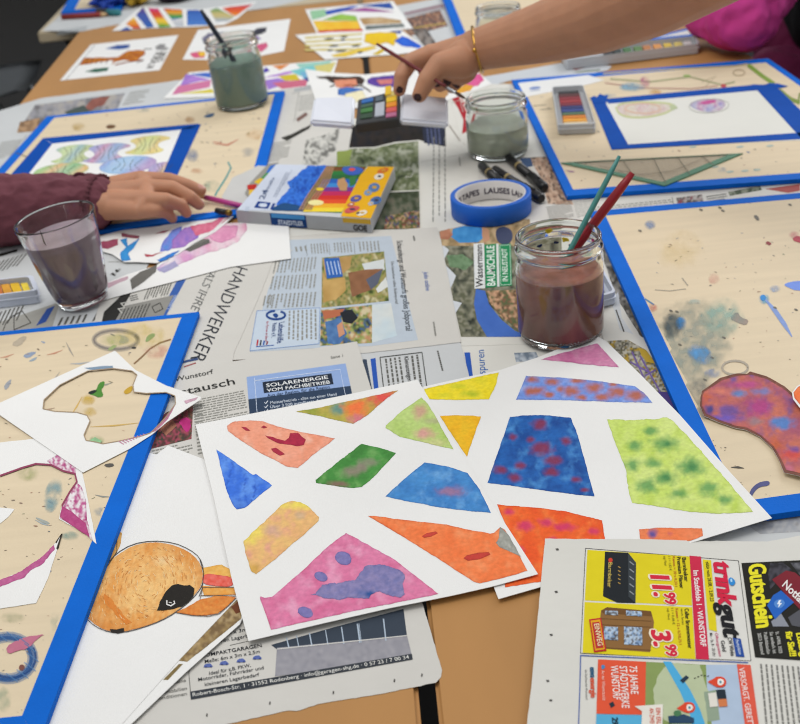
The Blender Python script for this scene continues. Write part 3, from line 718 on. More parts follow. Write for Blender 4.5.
def d_strip(s):
    s.lines((592, 207), (672, 199), (596, 217), 5, TXL, seed=3, word=(.02, .06), gap=.015)
    s.stroke([(672, 197), (674, 209)], .5, TXT); s.fill([(676, 198), (702, 194.5), (704, 204), (678, 207)], photo(['#6a6462', '#8d4a52', '#b9b4ae', '#57524f'], .2, 2), 1, step=2)
    s.lines((706, 196), (726, 193), (708, 203), 3, TXT, seed=5); s.fill([(728, 192), (760, 186), (762, 190), (730, 196)], photo(['#5f6a58', '#33402f', '#8d9280'], .2, 5), 1, step=2)
    s.fill([(602, 232), (608, 240), (634, 308), (648, 340), (640, 336), (618, 300), (604, 262)], photo(['#5b5852', '#7d7a72', '#3f3d39', '#a09c94'], .2, 4), 1, step=3, jit=.6)
    s.fill([(765, 189), (800, 184), (800, 191), (788, 193)], '#a85a56', 1); s.stroke([(590, 219), (668, 211)], .4, '#b0aea6')
news(.5, [(570, 196), (800, 172), (840, 170), (840, 196), (640, 225), (672, 345), (648, 352), (618, 338), (598, 300), (596, 236), (578, 216)], NEWS3, 'strip of newspaper showing between the two drawing boards on the right', d_strip)
def d_graf(s):
    s.fill([(607, 341), (628, 340), (646, 350), (664, 372), (690, 416), (684, 424), (655, 398), (630, 370)], photo(['#26241f', '#4b4840', '#8a8677', '#b5b0a0', '#57523c', '#a88c32'], .16, 4), 1, step=1.8)
    s.fill([(638, 348), (645, 350), (656, 364), (646, 362)], '#b99a38', 2, jit=1.2)
    for a, b in (((632, 352), (652, 396)), ((640, 356), (660, 392)), ((630, 362), (648, 372)), ((645, 376), (656, 370))): s.stroke([a, b], 1.6, '#6f5a96', 3)
    s.fill([(656, 392), (668, 392), (690, 418), (684, 424), (664, 405)], '#4f3f7c', 2, jit=.5)
    s.fill([(611, 300), (618, 292), (622, 318), (634, 335), (620, 330)], '#c9ccce', 1, jit=.8); s.stroke([(616, 310), (624, 332)], 1.4, '#55534e', 2)
news(.6, [(596, 318), (620, 300), (640, 318), (655, 350), (700, 440), (680, 440), (640, 400), (606, 346)], NEWS3, 'newspaper page with a dark graffiti like photo beside the right hand board', d_graf)
def d_under_lr(s):
    s.fill([(740, 520), (800, 515), (830, 530), (760, 534)], photo(['#9a9896', '#b4b4b4', '#a2a4a8'], .2, 3), 1, step=3)
news(.2, [(700, 500), (830, 495), (850, 555), (660, 570), (680, 520)], NEWS2, 'grey newspaper sheet under the bottom edge of the right hand drawing board', d_under_lr)
def d_glass(s):
    s.lines((-2, 262), (-14, 276), (30, 252), 7, TXT, seed=3, word=(.2, .5)); s.fill([(-10, 256), (18, 249), (17, 252), (-10, 259)], '#24221f', 1, jit=.4)
    s.fill([(0, 322), (60, 302), (52, 328), (-6, 335)], '#a5a39c', 1); s.lines((0, 312), (-8, 328), (26, 305), 6, TXT, seed=5, word=(.2, .5))
    s.fill([(47, 309), (55, 306), (46, 322), (36, 326)], '#34549c', 2)
    rect_outline(s, [(14, 316), (22, 311), (31, 323), (14, 330)], .8, '#3c3a36', 3); s.stroke([(3, 331), (6, 323), (14, 315)], .8, '#3c3a36', 3)
    s.fill([(108, 290), (125, 282), (115, 302), (98, 318), (92, 322)], '#33322f', 2); s.text('jf', (111, 276), (118, 267), (114, 278), '#33322f', 2, .02); s.stroke([(108, 262), (125, 262)], .5, TXL)
    s.lines((60, 318), (56, 326), (90, 314), 5, TXT, seed=15, word=(.2, .5))
news(1.3, [(-60, 250), (0, 247), (60, 240), (110, 238), (150, 262), (132, 292), (100, 325), (60, 332), (-60, 345)], NEWS2, 'newspaper page with dark advert blocks under the drinking glass', d_glass)
def d_far_mid(s):
    s.fill([(400, 20), (440, 10), (448, 26), (410, 36)], photo(['#7a5a4a', '#9a6e58', '#5a4c4c', '#b08a70'], .2, 3), 1, step=2.4)
    s.fill([(404, 13), (440, 4), (446, 9), (406, 17)], '#a39c9e', 2); s.stroke([(404, 13.5), (446, 5)], 1.1, '#84485a', 3); s.stroke([(414, 28), (446, 23)], .9, '#b7a24c', 3)
    s.fill([(412, 31), (426, 28), (436, 43), (424, 46)], photo(['#6e5c50', '#8e8680', '#4f4a48'], .2, 6), 1, step=2.4)
news(.3, [(384, 8), (446, -3), (470, -6), (520, -8), (560, 40), (470, 64), (425, 50)], NEWS2, 'newspaper pages with brown photos beyond the hand holding the brush', d_far_mid)
def d_far_tab(s):
    s.lines((60, 30), (88, 26), (56, 36), 3, '#8b9296', seed=3)
news(.3, [(42, 31), (62, 14), (160, -2), (300, -12), (330, -6), (268, 8), (200, 16), (128, 22), (84, 31)], NEWS2, 'newspaper spread over the pale far table under the red pencil', d_far_tab)

# ---------------------------------------------------------------- drawing boards
def line_x(a, b, c, d):
    """intersection of 2D lines ab and cd"""
    r = b-a; s_ = d-c; t = ((c-a).x*s_.y-(c-a).y*s_.x)/(r.x*s_.y-r.y*s_.x); return a+r*t
BOARDS = {}
def board(key, zb, T, outer, inner, label, stains, lab_tape=None):
    """outer/inner: four world corners (TL,TR,BR,BL) of the board and of the bare wood inside its tape"""
    th = T*mm; z1 = TZ+(zb+T)*mm
    outer = [Vector((p.x, p.y, z1)) for p in outer]; inner = [Vector((p.x, p.y, z1)) for p in inner]
    cen = sum(outer, Vector())/4
    b = empty('drawing_board', (cen.x, cen.y, TZ+zb*mm), label, 'board')
    s = Sheet((zb+T)*mm)
    inv = [proj(p) for p in outer]
    s.base(inv, WOOD, thick=th-.3*mm)
    s.clip = [proj(p) for p in inner]
    stains(s)
    s.build('plywood_panel', b)
    for k in range(4):
        a, c = outer[k], outer[(k+1) % 4]; ai, ci = inner[k], inner[(k+1) % 4]
        n = ((a-ai)+(c-ci)).normalized()*.3*mm
        top = z1+.25*mm
        V = [Vector((ai.x, ai.y, top)), Vector((ci.x, ci.y, top)), Vector((c.x+n.x, c.y+n.y, top)), Vector((a.x+n.x, a.y+n.y, top))]
        bot = [Vector((v.x, v.y, TZ+zb*mm-.05*mm)) for v in V]
        bm = bmesh.new(); A = [bm.verts.new(v) for v in V]; B = [bm.verts.new(v) for v in bot]
        bm.faces.new(A); bm.faces.new(B[::-1])
        for i in range(4): bm.faces.new((A[i], B[i], B[(i+1) % 4], A[(i+1) % 4]))
        bmesh.ops.recalc_face_normals(bm, faces=bm.faces)
        ed = [e for e in bm.edges if all(v in (A[2], A[3]) for v in e.verts)]
        bmesh.ops.bevel(bm, geom=ed, offset=.2*mm, segments=1, affect='EDGES')
        bm_obj('edge_tape', bm, TAPE, b)
    BOARDS[key] = outer
    return b
def specks(s, poly, n, cols, seed, rmin=.8, rmax=3.2, layer=2):
    R_ = random.Random(seed); xs = [p[0] for p in poly]; ys = [p[1] for p in poly]
    k = 0
    while k < n:
        x = R_.uniform(min(xs), max(xs)); y = R_.uniform(min(ys), max(ys))
        if not inside((x, y), poly): continue
        k += 1; r = R_.uniform(rmin, rmax)*(.5+.5*R_.random()); a = R_.uniform(-.5, .5); q = R_.uniform(.15, .6); m_ = R_.uniform(5, 8)
        P = []
        for i in range(8):
            t = i/8*2*math.pi; rr = r*R_.uniform(.6, 1.3); u = rr*math.cos(t)*1.4; v = rr*q*math.sin(t)
            P.append((x+u*math.cos(a)-v*math.sin(a), y+u*math.sin(a)+v*math.cos(a)))
        s.fill(P, R_.choice(cols), layer, m=STAIN, rnd=1)
def faint(c, k=.45, w='#dfcba8'):
    a = rgb(w); b = rgb(c); f = mixc(a, b, k)
    def g(v): return 12.92*v if v <= .0031308 else 1.055*v**(1/2.4)-.055
    return '#'+''.join('%02x' % max(0, min(255, int(round(g(v)*255)))) for v in f)
def ell(x, y, rx, ry, n=14, rot=0):
    c, s_ = math.cos(rot), math.sin(rot)
    return [(x+rx*math.cos(t)*c-ry*math.sin(t)*s_, y+rx*math.cos(t)*s_+ry*math.sin(t)*c) for t in [2*math.pi*i/n for i in range(n)]]
def smear(s, x, y, rx, ry, c, k=.5, rot=0, seed=0, layer=1, step=3, bg=None, jit=2.0):
    cc = rgb(c)
    def f(px, py):
        dx, dy = px-x, py-y; u = dx*math.cos(rot)+dy*math.sin(rot); v = -dx*math.sin(rot)+dy*math.cos(rot)
        d = math.hypot(u/rx, v/ry)
        a = max(0, min(1, (1.0-d)*2.2+.5*nz(px, py, .09, seed)*(1 if d < .95 else 0)))*(.75+.8*nz(px, py, .12, seed))
        return (*cc, max(0, min(1, a*k*1.0)) if d < .97 else 0)
    s.fill(ell(x, y, rx*1.02, ry*1.02, 22, rot), f, layer+2, step=step, jit=0, m=WASH_ON_WOOD, estep=step)
WASH_ON_WOOD = mat('diluted_translucent_paint', rough=.65, attr=True, var=.07, scale=90, spec=.2)
_nt = WASH_ON_WOOD.node_tree; _at = [n for n in _nt.nodes if n.type == 'ATTRIBUTE'][0]; _nt.links.new(_at.outputs['Alpha'], _nt.nodes['Principled BSDF'].inputs['Alpha'])
MIXC = ['#5a4a44', '#7a5a58', '#3f4a5a', '#4f6a4c', '#8a5a4c', '#47648f', '#6a6250', '#a0705c']
# lower left
z = 8.2*mm
TR = W(199, 312, z); BRv = W(45, 724, z); TLd = (W(0, 332, z)-TR).normalized(); dn = (BRv-TR).normalized()
oTL = TR+TLd*.42; oBR = TR+dn*.60; oBL = oTL+dn*.60
tw = (W(182, 317, z)-TR)
ux = abs(tw.dot(TLd)); uy = abs(tw.dot(dn))
E_ = .024; iTL = oTL-TLd*E_+dn*uy; iTR = TR+TLd*ux+dn*uy; iBR = oBR+TLd*ux-dn*E_; iBL = oBL-TLd*E_-dn*E_
def st_ll(s):
    pts = []
    for i in range(27):
        t = i/24*2*math.pi; pts.append((116+22*math.cos(t), 340-9.5*math.sin(t)))
    s.stroke(pts, 5, '#7f7f86', 2, alpha=.3); s.stroke(pts, 2, '#6f7078', 3, alpha=.35); smear(s, 116, 340, 18, 7, '#b9bf7a', .4, seed=3, layer=2)
    s.fill([(118, 343), (122, 337), (117, 335), (126, 336), (130, 341), (124, 344)], faint('#5f7ca0', .5), 3, m=STAIN, jit=.6)
    s.fill([(107, 350), (113, 345), (118, 346), (111, 351)], faint('#7f9c5c', .8), 3, m=STAIN, jit=.5)
    s.fill([(145, 343), (147, 336), (153, 333), (156, 335), (151, 340)], faint('#6f9858', .85), 3, m=STAIN, jit=.6)
    s.stroke([(134, 364), (142, 357), (150, 349), (160, 343), (171, 339.5)], 1.5, '#8a6a48', 3, STAIN)
    smear(s, 158, 352, 16, 8, '#d99a8c', .35, seed=6); smear(s, 140, 336, 28, 14, '#e0cc70', .3, seed=7); smear(s, 88, 400, 8, 6, '#d6b43e', .5, seed=2)
    s.fill(ell(134, 348, 2.5, 1.2, 8), '#44403c', 3, m=STAIN, jit=.5)
    s.fill([(10, 345), (22, 336), (28, 337), (20, 347)], faint('#8d8a86', .5), 2, m=STAIN, jit=.6)
    for P, c in (([(22, 356), (30, 352), (38, 352), (28, 359)], '#6f8fb4'), ([(40, 341), (46, 342), (44, 344)], '#7f97b4'), ([(27, 362), (38, 356), (35, 361)], '#7f9db4'), ([(4, 385), (12, 378), (10, 386), (5, 391)], '#8794a4')):
        s.fill(P, faint(c, .8), 2, m=STAIN, jit=.8)
    for a, b, c in (((47, 355), (63, 350), '#c07a62'), ((0, 358), (14, 354), '#c07a62'), ((70, 364), (90, 362), '#9aa6b4'), ((66, 342), (74, 357), '#8e8a86'), ((90, 427), (139, 423), '#cba23a'), ((72, 414), (82, 397), '#d0a640'), ((40, 410), (55, 408), '#a0806c'), ((100, 385), (112, 383), '#7f8a84'), ((95, 495), (110, 497), '#6b7a80'), ((35, 520), (50, 526), '#8fa8b8'), ((60, 372), (50, 384), '#9a9690')):
        s.stroke([a, ((a[0]+b[0])/2, (a[1]+b[1])/2+.8), b], 1.6, faint(c, .8), 2, STAIN, taper=True)
    s.fill([(88, 394), (96, 391), (99, 383), (105, 381), (104, 387), (101, 390), (104, 396), (99, 398), (95, 396)], '#4f8a34', 3, m=STAIN, jit=.5); s.fill([(87, 393), (94, 390), (98, 391), (92, 395)], '#1f2a24', 4, m=STAIN, jit=.4)
    s.fill([(123, 392), (129, 387), (133, 386), (132, 392), (126, 395)], '#c9a030', 3, m=STAIN, jit=.6); smear(s, 90, 412, 8, 5, '#d8b850', .5, seed=12); smear(s, 97, 440, 8, 5, '#8fb070', .4, seed=14)
    smear(s, 53, 495, 9, 19, '#7fa9b4', .62, rot=.25, seed=5); smear(s, 28, 474, 12, 8, '#a8b478', .4, seed=6); smear(s, 70, 536, 10, 5, '#7fa6a0', .5, seed=8); smear(s, 100, 512, 7, 5, '#6f94b4', .55, seed=9)
    s.fill([(103, 465), (112, 463), (115, 466), (108, 468)], '#5a5650', 3, m=STAIN, jit=.4); s.fill([(36, 517), (51, 523), (47, 525), (36, 519)], faint('#7a949c', .7), 2, m=STAIN)
    s.stroke([(62, 534), (58, 548), (52, 556)], 1.8, '#3a342f', 3, STAIN, taper=True)
    # blue and magenta ring at the lower left
    pts = []
    for i in range(20):
        t = -2.3+i/19*4.4; pts.append((8+25*math.cos(t), 658+21*math.sin(t)))
    s.stroke(pts, 11, '#4f7fb4', 2, alpha=.35); s.stroke(pts, 7, '#3f74b0', 3, alpha=.5); s.stroke([(p[0]-1.5, p[1]+.8) for p in pts], 3, '#2f5f9c', 4, alpha=.6); s.stroke([(p[0]+3, p[1]-1) for p in pts[8:]], 2, '#28508c', 4, alpha=.6)
    for k in range(9): s.stroke([(pts[k*2][0]-6, pts[k*2][1]-5), (pts[k*2][0]+6, pts[k*2][1]+4)], 1.2, '#5f8fc0', 5, alpha=.5)
    s.fill([(6, 647), (18, 640), (28, 637), (47, 634), (36, 640), (30, 648), (18, 651), (8, 655)], faint('#b23a7a', .8), 4, m=STAIN, jit=1.2)
    s.fill(ell(22, 668, 3, 3.2, 9), '#7a4a40', 4, m=STAIN, jit=.6)
    smear(s, 12, 618, 14, 6, '#a9b08c', .4, seed=21); smear(s, 55, 622, 5, 12, '#9fb4a4', .35, seed=22); smear(s, 4, 700, 8, 14, '#9db49a', .35, seed=23)
    specks(s, [(0, 350), (170, 325), (120, 440), (60, 600), (10, 716), (0, 716)], 75, [faint(c, .75) for c in MIXC], 5, .6, 2.2, 2)
    specks(s, [(60, 470), (120, 470), (30, 716), (0, 716), (0, 620)], 34, ['#4a4440', '#5a5048', '#3f5360'], 6, .35, 1.1, 3)
board('LL', 3.2, 5, [oTL, TR, oBR, oBL], [iTL, iTR, iBR, iBL], 'paint stained plywood board with blue taped edges at the lower left under the torn papers', st_ll)
# upper left
z = 6.5*mm
a, b_, c_, d_ = W(47, 116.5, z), W(284.5, 91, z), W(254, 212, z), W(98, 231, z)
left = (W(0, 168, z)-a); bl = line_x(a, a+left, c_, d_)
ia = W(53.5, 119, z); ib = W(276, 95, z)
def inset(outer, w):
    """inset a world quad by four widths (top,right,bottom,left)"""
    n = 4; L_ = []
    cen = sum(outer, Vector())/4
    for k in range(4):
        p, q = outer[k], outer[(k+1) % 4]; d = (q-p).normalized(); nn = Vector((-d.y, d.x, 0))
        if nn.dot(cen-p) < 0: nn = -nn
        L_.append((p+nn*w[k], q+nn*w[k]))
    return [line_x(*L_[(k-1) % 4], *L_[k]) for k in range(4)]
def fix(P):
    return [Vector((p.x, p.y, 0)) for p in P]
def st_ul(s):
    s.fill([(105, 127), (109, 124.6), (115, 125), (116, 127), (110, 129.5)], '#6b4a2a', 3, m=STAIN, jit=.5)
    smear(s, 79, 127, 8, 5, '#c0a04c', .5, seed=3); smear(s, 143, 110, 8, 3, '#8ca7b4', .3, seed=4)
    s.fill([(203, 117), (208, 114), (215, 113), (213, 117), (207, 118)], '#3e5c7c', 3, m=STAIN, jit=.4)
    s.stroke([(214, 144), (228, 145), (239, 139)], 1.6, '#c4705c', 3, STAIN, taper=True); s.stroke([(213, 142), (222, 143)], .9, '#c98a74', 3, STAIN)
    smear(s, 192, 155, 7, 8, '#7f8fae', .6, rot=-.6, seed=6); smear(s, 248, 152, 7, 5, '#93a0b0', .45, seed=7); smear(s, 211, 186, 10, 7, '#8fae9c', .5, seed=8); smear(s, 197, 171, 8, 3, '#c8906c', .45, seed=9)
    s.stroke([(228, 162), (231, 168), (226, 178), (217, 192), (215, 196)], 1.7, '#5a9a98', 3, STAIN); s.stroke([(16, 153), (27, 157)], .8, '#5a4a3a', 3, STAIN)
    smear(s, 257, 135, 12, 6, '#d8a86c', .35, seed=12); smear(s, 190, 120, 6, 4, '#b8844c', .35, seed=13)
    specks(s, [(60, 120), (270, 98), (255, 160), (185, 200), (170, 180), (195, 125)], 60, [faint(c, .8) for c in MIXC], 9, .5, 1.8)
outer = fix([a, b_, c_, bl])
board('UL', 1.5, 5, outer, inset(outer, (.013, .016, .018, .016)), 'plywood board with blue taped edges at the upper left carrying the taped scale drawing', st_ul)
# upper right
z = 6.5*mm
a, b_ = W(512, 80, z), W(768, 58.5, z); bl = W(567, 196, z); br0 = W(800, 179, z); r1 = W(801, 81, z)
br = line_x(bl, br0, b_, r1)
outer = fix([a, b_, br, bl])
def st_ur(s):
    for P, c in (([(603, 74), (660, 70), (735, 66), (748, 64)], '#a99a6c'), ([(610, 79), (650, 82), (690, 77), (722, 85), (735, 82)], '#8f9468'), ([(605, 83), (640, 88), (690, 89), (718, 86)], '#b58a7c')):
        s.stroke(P, 1.5, faint(c, .85), 3, STAIN)
    s.stroke([(748, 65), (762, 76), (774, 84)], 4.0, '#7f9a3e', 3, STAIN); s.stroke([(779, 90), (790, 99), (800, 103)], 4.0, '#7a8e36', 3, STAIN); s.stroke([(800, 93), (798, 104)], 2, '#7a8e36', 3, STAIN)
    smear(s, 632, 87, 15, 5, '#7fb0cc', .7, seed=3); smear(s, 645, 82, 6, 6, '#c87a9c', .6, seed=4); smear(s, 655, 92, 8, 3, '#d8a860', .5, seed=5); smear(s, 610, 96, 8, 2.5, '#6fa0cc', .7, seed=6)
    s.fill(ell(723.5, 86, 3, 2.2, 8), '#b84a4a', 4, m=STAIN, jit=.5); s.fill(ell(687, 76, 4, 1.2, 8), '#8fae5c', 4, m=STAIN, jit=.5); s.stroke(ell(739, 73, 6, 3, 14)+[(745, 73)], .8, '#a08a64', 4, STAIN)
    s.stroke([(702, 82), (716, 76), (704, 88)], .8, '#a89878', 3, STAIN)
    s.fill([(562, 170), (575, 171), (574, 173), (560, 172)], faint('#8a5a8a', .7), 3, m=STAIN); smear(s, 722, 170, 6, 3, '#7fa4c8', .7, seed=8)
    for x, y in ((715, 167), (730, 172), (745, 171), (757, 170), (765, 175), (740, 147), (770, 146), (693, 147)): s.fill(ell(x, y, 4, 1.1, 8, -.1), faint('#8fb0b0', .7), 3, m=STAIN, jit=.5)
    s.stroke([(533, 106), (546, 105)], 2, '#4c463f', 3, STAIN, taper=True); s.stroke([(540, 110), (552, 109)], 2.2, '#4a4642', 3, STAIN, taper=True)
    specks(s, [(535, 90), (590, 90), (630, 150), (790, 140), (790, 172), (580, 186)], 60, [faint(c, .75) for c in MIXC], 19, .5, 1.7)
board('UR', 1.5, 5, outer, inset(outer, (.022, .011, .020, .011)), 'plywood board with blue taped edges at the upper right carrying the set square', st_ur)
# lower right
z = 7.0*mm
a, b_ = W(590, 211.5, z), W(800, 193, z); bl = W(727, 520.5, z); br0 = W(800, 510.4, z)
w_ = .42; ud = (b_-a).normalized(); b_ = a+ud*w_; br = bl+(br0-bl).normalized()*w_
outer = fix([a, b_, br, bl])
def st_lr(s):
    smear(s, 690, 345, 44, 50, '#9aa49a', .62, seed=3, step=3.5, rot=.5); smear(s, 722, 318, 24, 22, '#8fbcb4', .45, seed=4, layer=2); smear(s, 672, 326, 12, 14, '#4f5c60', .75, seed=5, layer=3); smear(s, 702, 398, 20, 24, '#8a8c86', .5, seed=7, layer=2)
    smear(s, 700, 355, 14, 10, '#5a9ad0', .8, rot=.5, seed=6, layer=4, bg='#b3b19c'); smear(s, 681, 324, 6, 7, '#3f8fd0', .9, seed=8, layer=4, bg='#8f9690'); smear(s, 713, 374, 10, 5, '#6f8fc4', .6, seed=8, layer=4, bg='#a9a894')
    s.stroke(ell(735, 368, 13, 7, 16)+[(748, 368)], 2.2, faint('#77797a', .6), 4, STAIN)
    smear(s, 650, 225, 6, 5, '#7f98c0', .65, seed=9); smear(s, 764, 299, 6, 6, '#5fb0d8', .8, seed=10); s.stroke([(763, 297), (775, 311), (784, 324), (792, 337)], 5, '#7f98cf', 3, STAIN, taper=True); s.fill(ell(763, 298, 3, 3.2, 8), '#2a86cc', 4, m=STAIN, jit=.6)
    s.fill([(783, 285), (790, 282), (802, 281), (815, 283), (812, 290), (796, 291), (789, 288)], '#6f8fe0', 3, m=STAIN, jit=.6); smear(s, 775, 289, 6, 4, '#9fb4d4', .6, seed=12)
    s.fill([(765, 243), (768, 241), (772, 244), (769, 246)], '#8f3a3a', 3, m=STAIN, jit=.4); s.fill([(791, 240), (797, 235), (806, 240), (802, 244)], '#b03a48', 3, m=STAIN, jit=.5); smear(s, 794, 235, 6, 4, '#d07a8c', .5, seed=13)
    s.fill([(729, 319), (737, 311), (741, 318), (749, 320), (746, 326), (738, 323)], faint('#7f7270', .8), 3, m=STAIN, jit=.7); s.fill([(753, 216), (757, 215), (760, 220), (757, 221)], '#6a665c', 3, m=STAIN, jit=.4)
    for x, y in ((720, 208), (723, 211), (717, 206), (701, 210), (749, 203), (790, 205), (640, 231), (775, 308), (671, 311), (677, 312), (724, 338), (680, 345), (712, 358), (796, 310), (705, 380)): s.fill(ell(x, y, 2.2, 1.0, 7, .4), '#6b665a', 4, m=STAIN, jit=.6)
    s.stroke([(655, 290), (670, 291), (686, 289)], .9, faint('#8a857a', .7), 2, STAIN); s.stroke([(682, 278), (688, 286)], 1.1, faint('#8a857a', .8), 2, STAIN); s.stroke([(645, 299), (654, 305)], 1.4, '#5a86b0', 3, STAIN); smear(s, 652, 308, 6, 5, '#d88a78', .6, seed=15); smear(s, 714, 279, 6, 6, '#e0a89c', .4, seed=16); smear(s, 695, 302, 8, 3, '#9fc4c8', .5, seed=17)
    smear(s, 680, 250, 26, 22, '#e6cc80', .14, seed=18)
    s.stroke([(731, 467.5), (738, 467.5), (744, 468.5)], 2.2, '#4a463f', 3, STAIN, taper=True)
    s.fill([(749, 494), (752, 488), (758, 483), (766, 481), (770, 482), (769, 486), (760, 487), (755, 491), (751, 498)], '#4f5282', 3, m=STAIN, jit=.5)
    specks(s, [(640, 240), (800, 225), (800, 380), (690, 380)], 70, [faint(c, .7) for c in MIXC], 29, .5, 1.8)
    specks(s, [(700, 430), (800, 490), (800, 500), (750, 500)], 14, ['#5a554a', '#6b5f50'], 30, .4, 1.4)
board('LR', 2.0, 5, outer, inset(outer, (.017, .024, .020, .0155)), 'paint stained plywood board with blue taped edges at the right carrying the painted cutout', st_lr)
LRq = outer
# board at the top centre, and one on the far table
z = 6.3*mm
a = W(441, -6, z); bl = W(456, 33.5, z); 
r_ = (W(600, 10, z)-W(441, 24, z)).normalized(); r_.z = 0
dd = (bl-a).normalized(); bl2 = bl+dd*.03; a2 = bl2-dd*.40; br = bl2+r_*.52; tr = a2+r_*.52
outer = fix([a2, tr, br, bl2])
board('TC', 1.3, 5, outer, inset(outer, (.02, .02, .02, .018)), 'plywood board with blue taped edges beyond the raised forearm at the top centre', lambda s: smear(s, 555, 2, 14, 5, '#c0a880', .4, seed=3))
z = 6.3*mm
a, b_ = W(73, -8, z), W(106, -8, z); bl = W(61, 12.5, z); br = W(122, 8, z)
outer = fix([a, b_+Vector((.05, 0, 0)), br, bl])
board('TL', 1.3, 5, outer, inset(outer, (.02, .02, .022, .030)), 'small blue edged board on the pale far table beside the red pencil', lambda s: None)
# ---------------------------------------------------------------- taped drawings on the boards
def strip(parent, q, z, m=TAPED, t=.3*mm, name='tape_strip', label=None):
    cs = [W(x, y, z) for x, y in q]
    bm = bmesh.new(); A = [bm.verts.new(c) for c in cs]; B = [bm.verts.new(c-Vector((0, 0, t))) for c in cs]
    bm.faces.new(A); bm.faces.new(B[::-1]); n = len(cs)
    for i in range(n): bm.faces.new((A[i], B[i], B[(i+1) % n], A[(i+1) % n]))
    bmesh.ops.recalc_face_normals(bm, faces=bm.faces)
    return tag(bm_obj(name, bm, m, parent), label)
# fish scale drawing, upper left
c0 = W(115, 150, 6.7*mm)
dr = empty('taped_drawing', c0, 'white sheet of rainbow fish scales taped down with blue strips at the upper left', 'drawing')
s = Sheet(6.9*mm)
s.base([(47, 141), (188, 126), (171, 178), (158, 206), (-10, 214), (20, 176)], PAPER)
def scale_(s, x, y, rx, ry, c1, c2, c3, kind, ph):
    if kind:
        Q = [(-.95, -.55), (-.6, -.15), (-.5, .2), (-.7, .5), (-1.05, .72), (-.6, .95), (0, 1.02), (.55, .9), (.85, .6), (.55, .3), (.42, 0), (.55, -.3), (1.05, -.62), (.6, -.92), (.1, -1.0), (-.5, -.88)]
        P = rounded([(x+q[0]*rx-q[1]*.12*rx, y+q[1]*ry-q[0]*.1*ry) for q in Q], 1)
    else: P = ell(x, y, rx, ry, 24, -.12)
    cc = [rgb(c1), rgb(c2), rgb(c3)]
    w_ = rgb('#e9e8e5')
    def f(px, py):
        u = (px-x)/rx; v = (py-y)/ry; t = (math.sin(u*3.1+v*1.2+ph)+1)
        c = mixc(cc[0], cc[1], t) if t < 1 else mixc(cc[1], cc[2], t-1)
        hatch = .5+.5*math.sin((px*.9-py*1.4)*1.6)
        return mixc(w_, c, .62+.2*hatch*nz(px, py, .3)+.12*math.hypot(u, v))
    s.fill(P, f, 1, step=2.0, m=PAINT, estep=2)
    for k in (-.45, -.18, .12, .42):
        s.stroke([(x+k*rx+ry*.25*(abs(k)+.2)*(1 if k > 0 else -1)+1.5, y-ry*.7), (x+k*rx*.55, y), (x+k*rx-1.5+ry*.25*(abs(k)+.2)*(1 if k > 0 else -1), y+ry*.7)], .45, '#3d3d3a', 3)
for a_ in ((74, 154, 22, 9.5, '#b9cf7a', '#6fa7b4', '#a6b84c', 1, 0), (107, 153, 23, 10, '#7f86cc', '#c06a9c', '#6f9ad0', 1, 1), (148, 145, 22, 9.5, '#e6d24c', '#dcb838', '#c9d05c', 1, 2), (61, 171, 28, 7.5, '#7fb84c', '#e0a23c', '#5fae5c', 0, 1), (128, 165, 29, 8.5, '#9a6fb8', '#6f9ad8', '#7fb4e0', 0, 2.4), (164, 169, 16, 7, '#8f7fc0', '#a070b4', '#d6aa58', 0, 1)):
    scale_(s, *a_)
s.build('paper', dr)
for q in ([(43, 138), (52, 144), (4, 205), (-14, 203)], [(43.5, 138), (199, 123.5), (194, 128), (52, 143.5)], [(181.5, 128.8), (201, 124), (177.5, 174.5), (163.5, 172)]):
    strip(dr, [q[0], q[1], q[2], q[3]], 7.2*mm)
strip(dr, [(163.5, 172), (177.5, 174.5), (158, 215), (143, 213)], 7.2*mm)
# torn grey masking paper strip on that board
s = Sheet(7.0*mm); s.base([(222, 196), (232, 178), (258, 165.5), (266, 166), (268, 172), (262, 186), (247, 205), (236, 208), (224, 206)], mat('grey_tissue', '#c3c2bf', .9, .06, 20), jit=.5)
s.build('paper_scrap', None, 'grey torn paper scrap beside the white pencil box', 'paper scrap')
# apple and heart drawing, upper right
dr = empty('taped_drawing', W(700, 120, 6.7*mm), 'white sheet with faint apple and heart drawings taped down at the upper right', 'drawing')
s = Sheet(6.9*mm)
s.base([(597, 101), (762, 87), (805, 136), (806, 140), (620, 148)], mat('cream_drawing_paper', '#dcdbd3', .85, .03, 12, .15, 700))
def pen(a, b, k):
    a = rgb(a); b = rgb(b); w_ = rgb('#dcdbd3')
    return lambda x, y: mixc(w_, mixc(a, b, .5+nz(x, y, .08, 3)*1.4), k*(.7+.6*nz(x, y, .4, 5)))
s.fill(rounded([(615, 108), (622, 103), (640, 102), (668, 103), (675, 106), (668, 113), (645, 118), (622, 117)], 2), pen('#c8a06c', '#c05f7a', .45), 1, step=2.2, m=PAINT)
s.stroke(rounded([(615, 108), (622, 103), (640, 102), (668, 103), (675, 106), (668, 113), (645, 118), (622, 117)], 2)+[(615, 108)], 2.0, '#c3c796', 2)
s.stroke(ell(643, 108.5, 18, 5, 18), 1.4, '#d6b5a0', 3); s.fill([(669, 106), (674, 104), (678, 108), (672, 111)], '#b7c09a', 3, jit=.4)
s.fill(rounded([(688, 104), (700, 99), (710, 100), (717, 98), (727, 103), (722, 110), (708, 113), (694, 109)], 2), pen('#7070c0', '#b04f9c', .75), 1, step=2, m=PAINT)
s.fill(rounded([(698, 103), (712, 99), (718, 102), (706, 105)], 1), '#c05a92', 2, jit=.4); s.stroke(ell(709, 106, 20, 7, 20, -.05)+[(729, 105)], .6, '#a9a8a0', 3)
s.build('paper', dr)
strip(dr, [(590.5, 98), (604, 100), (628, 144), (611.5, 149)], 7.25*mm)
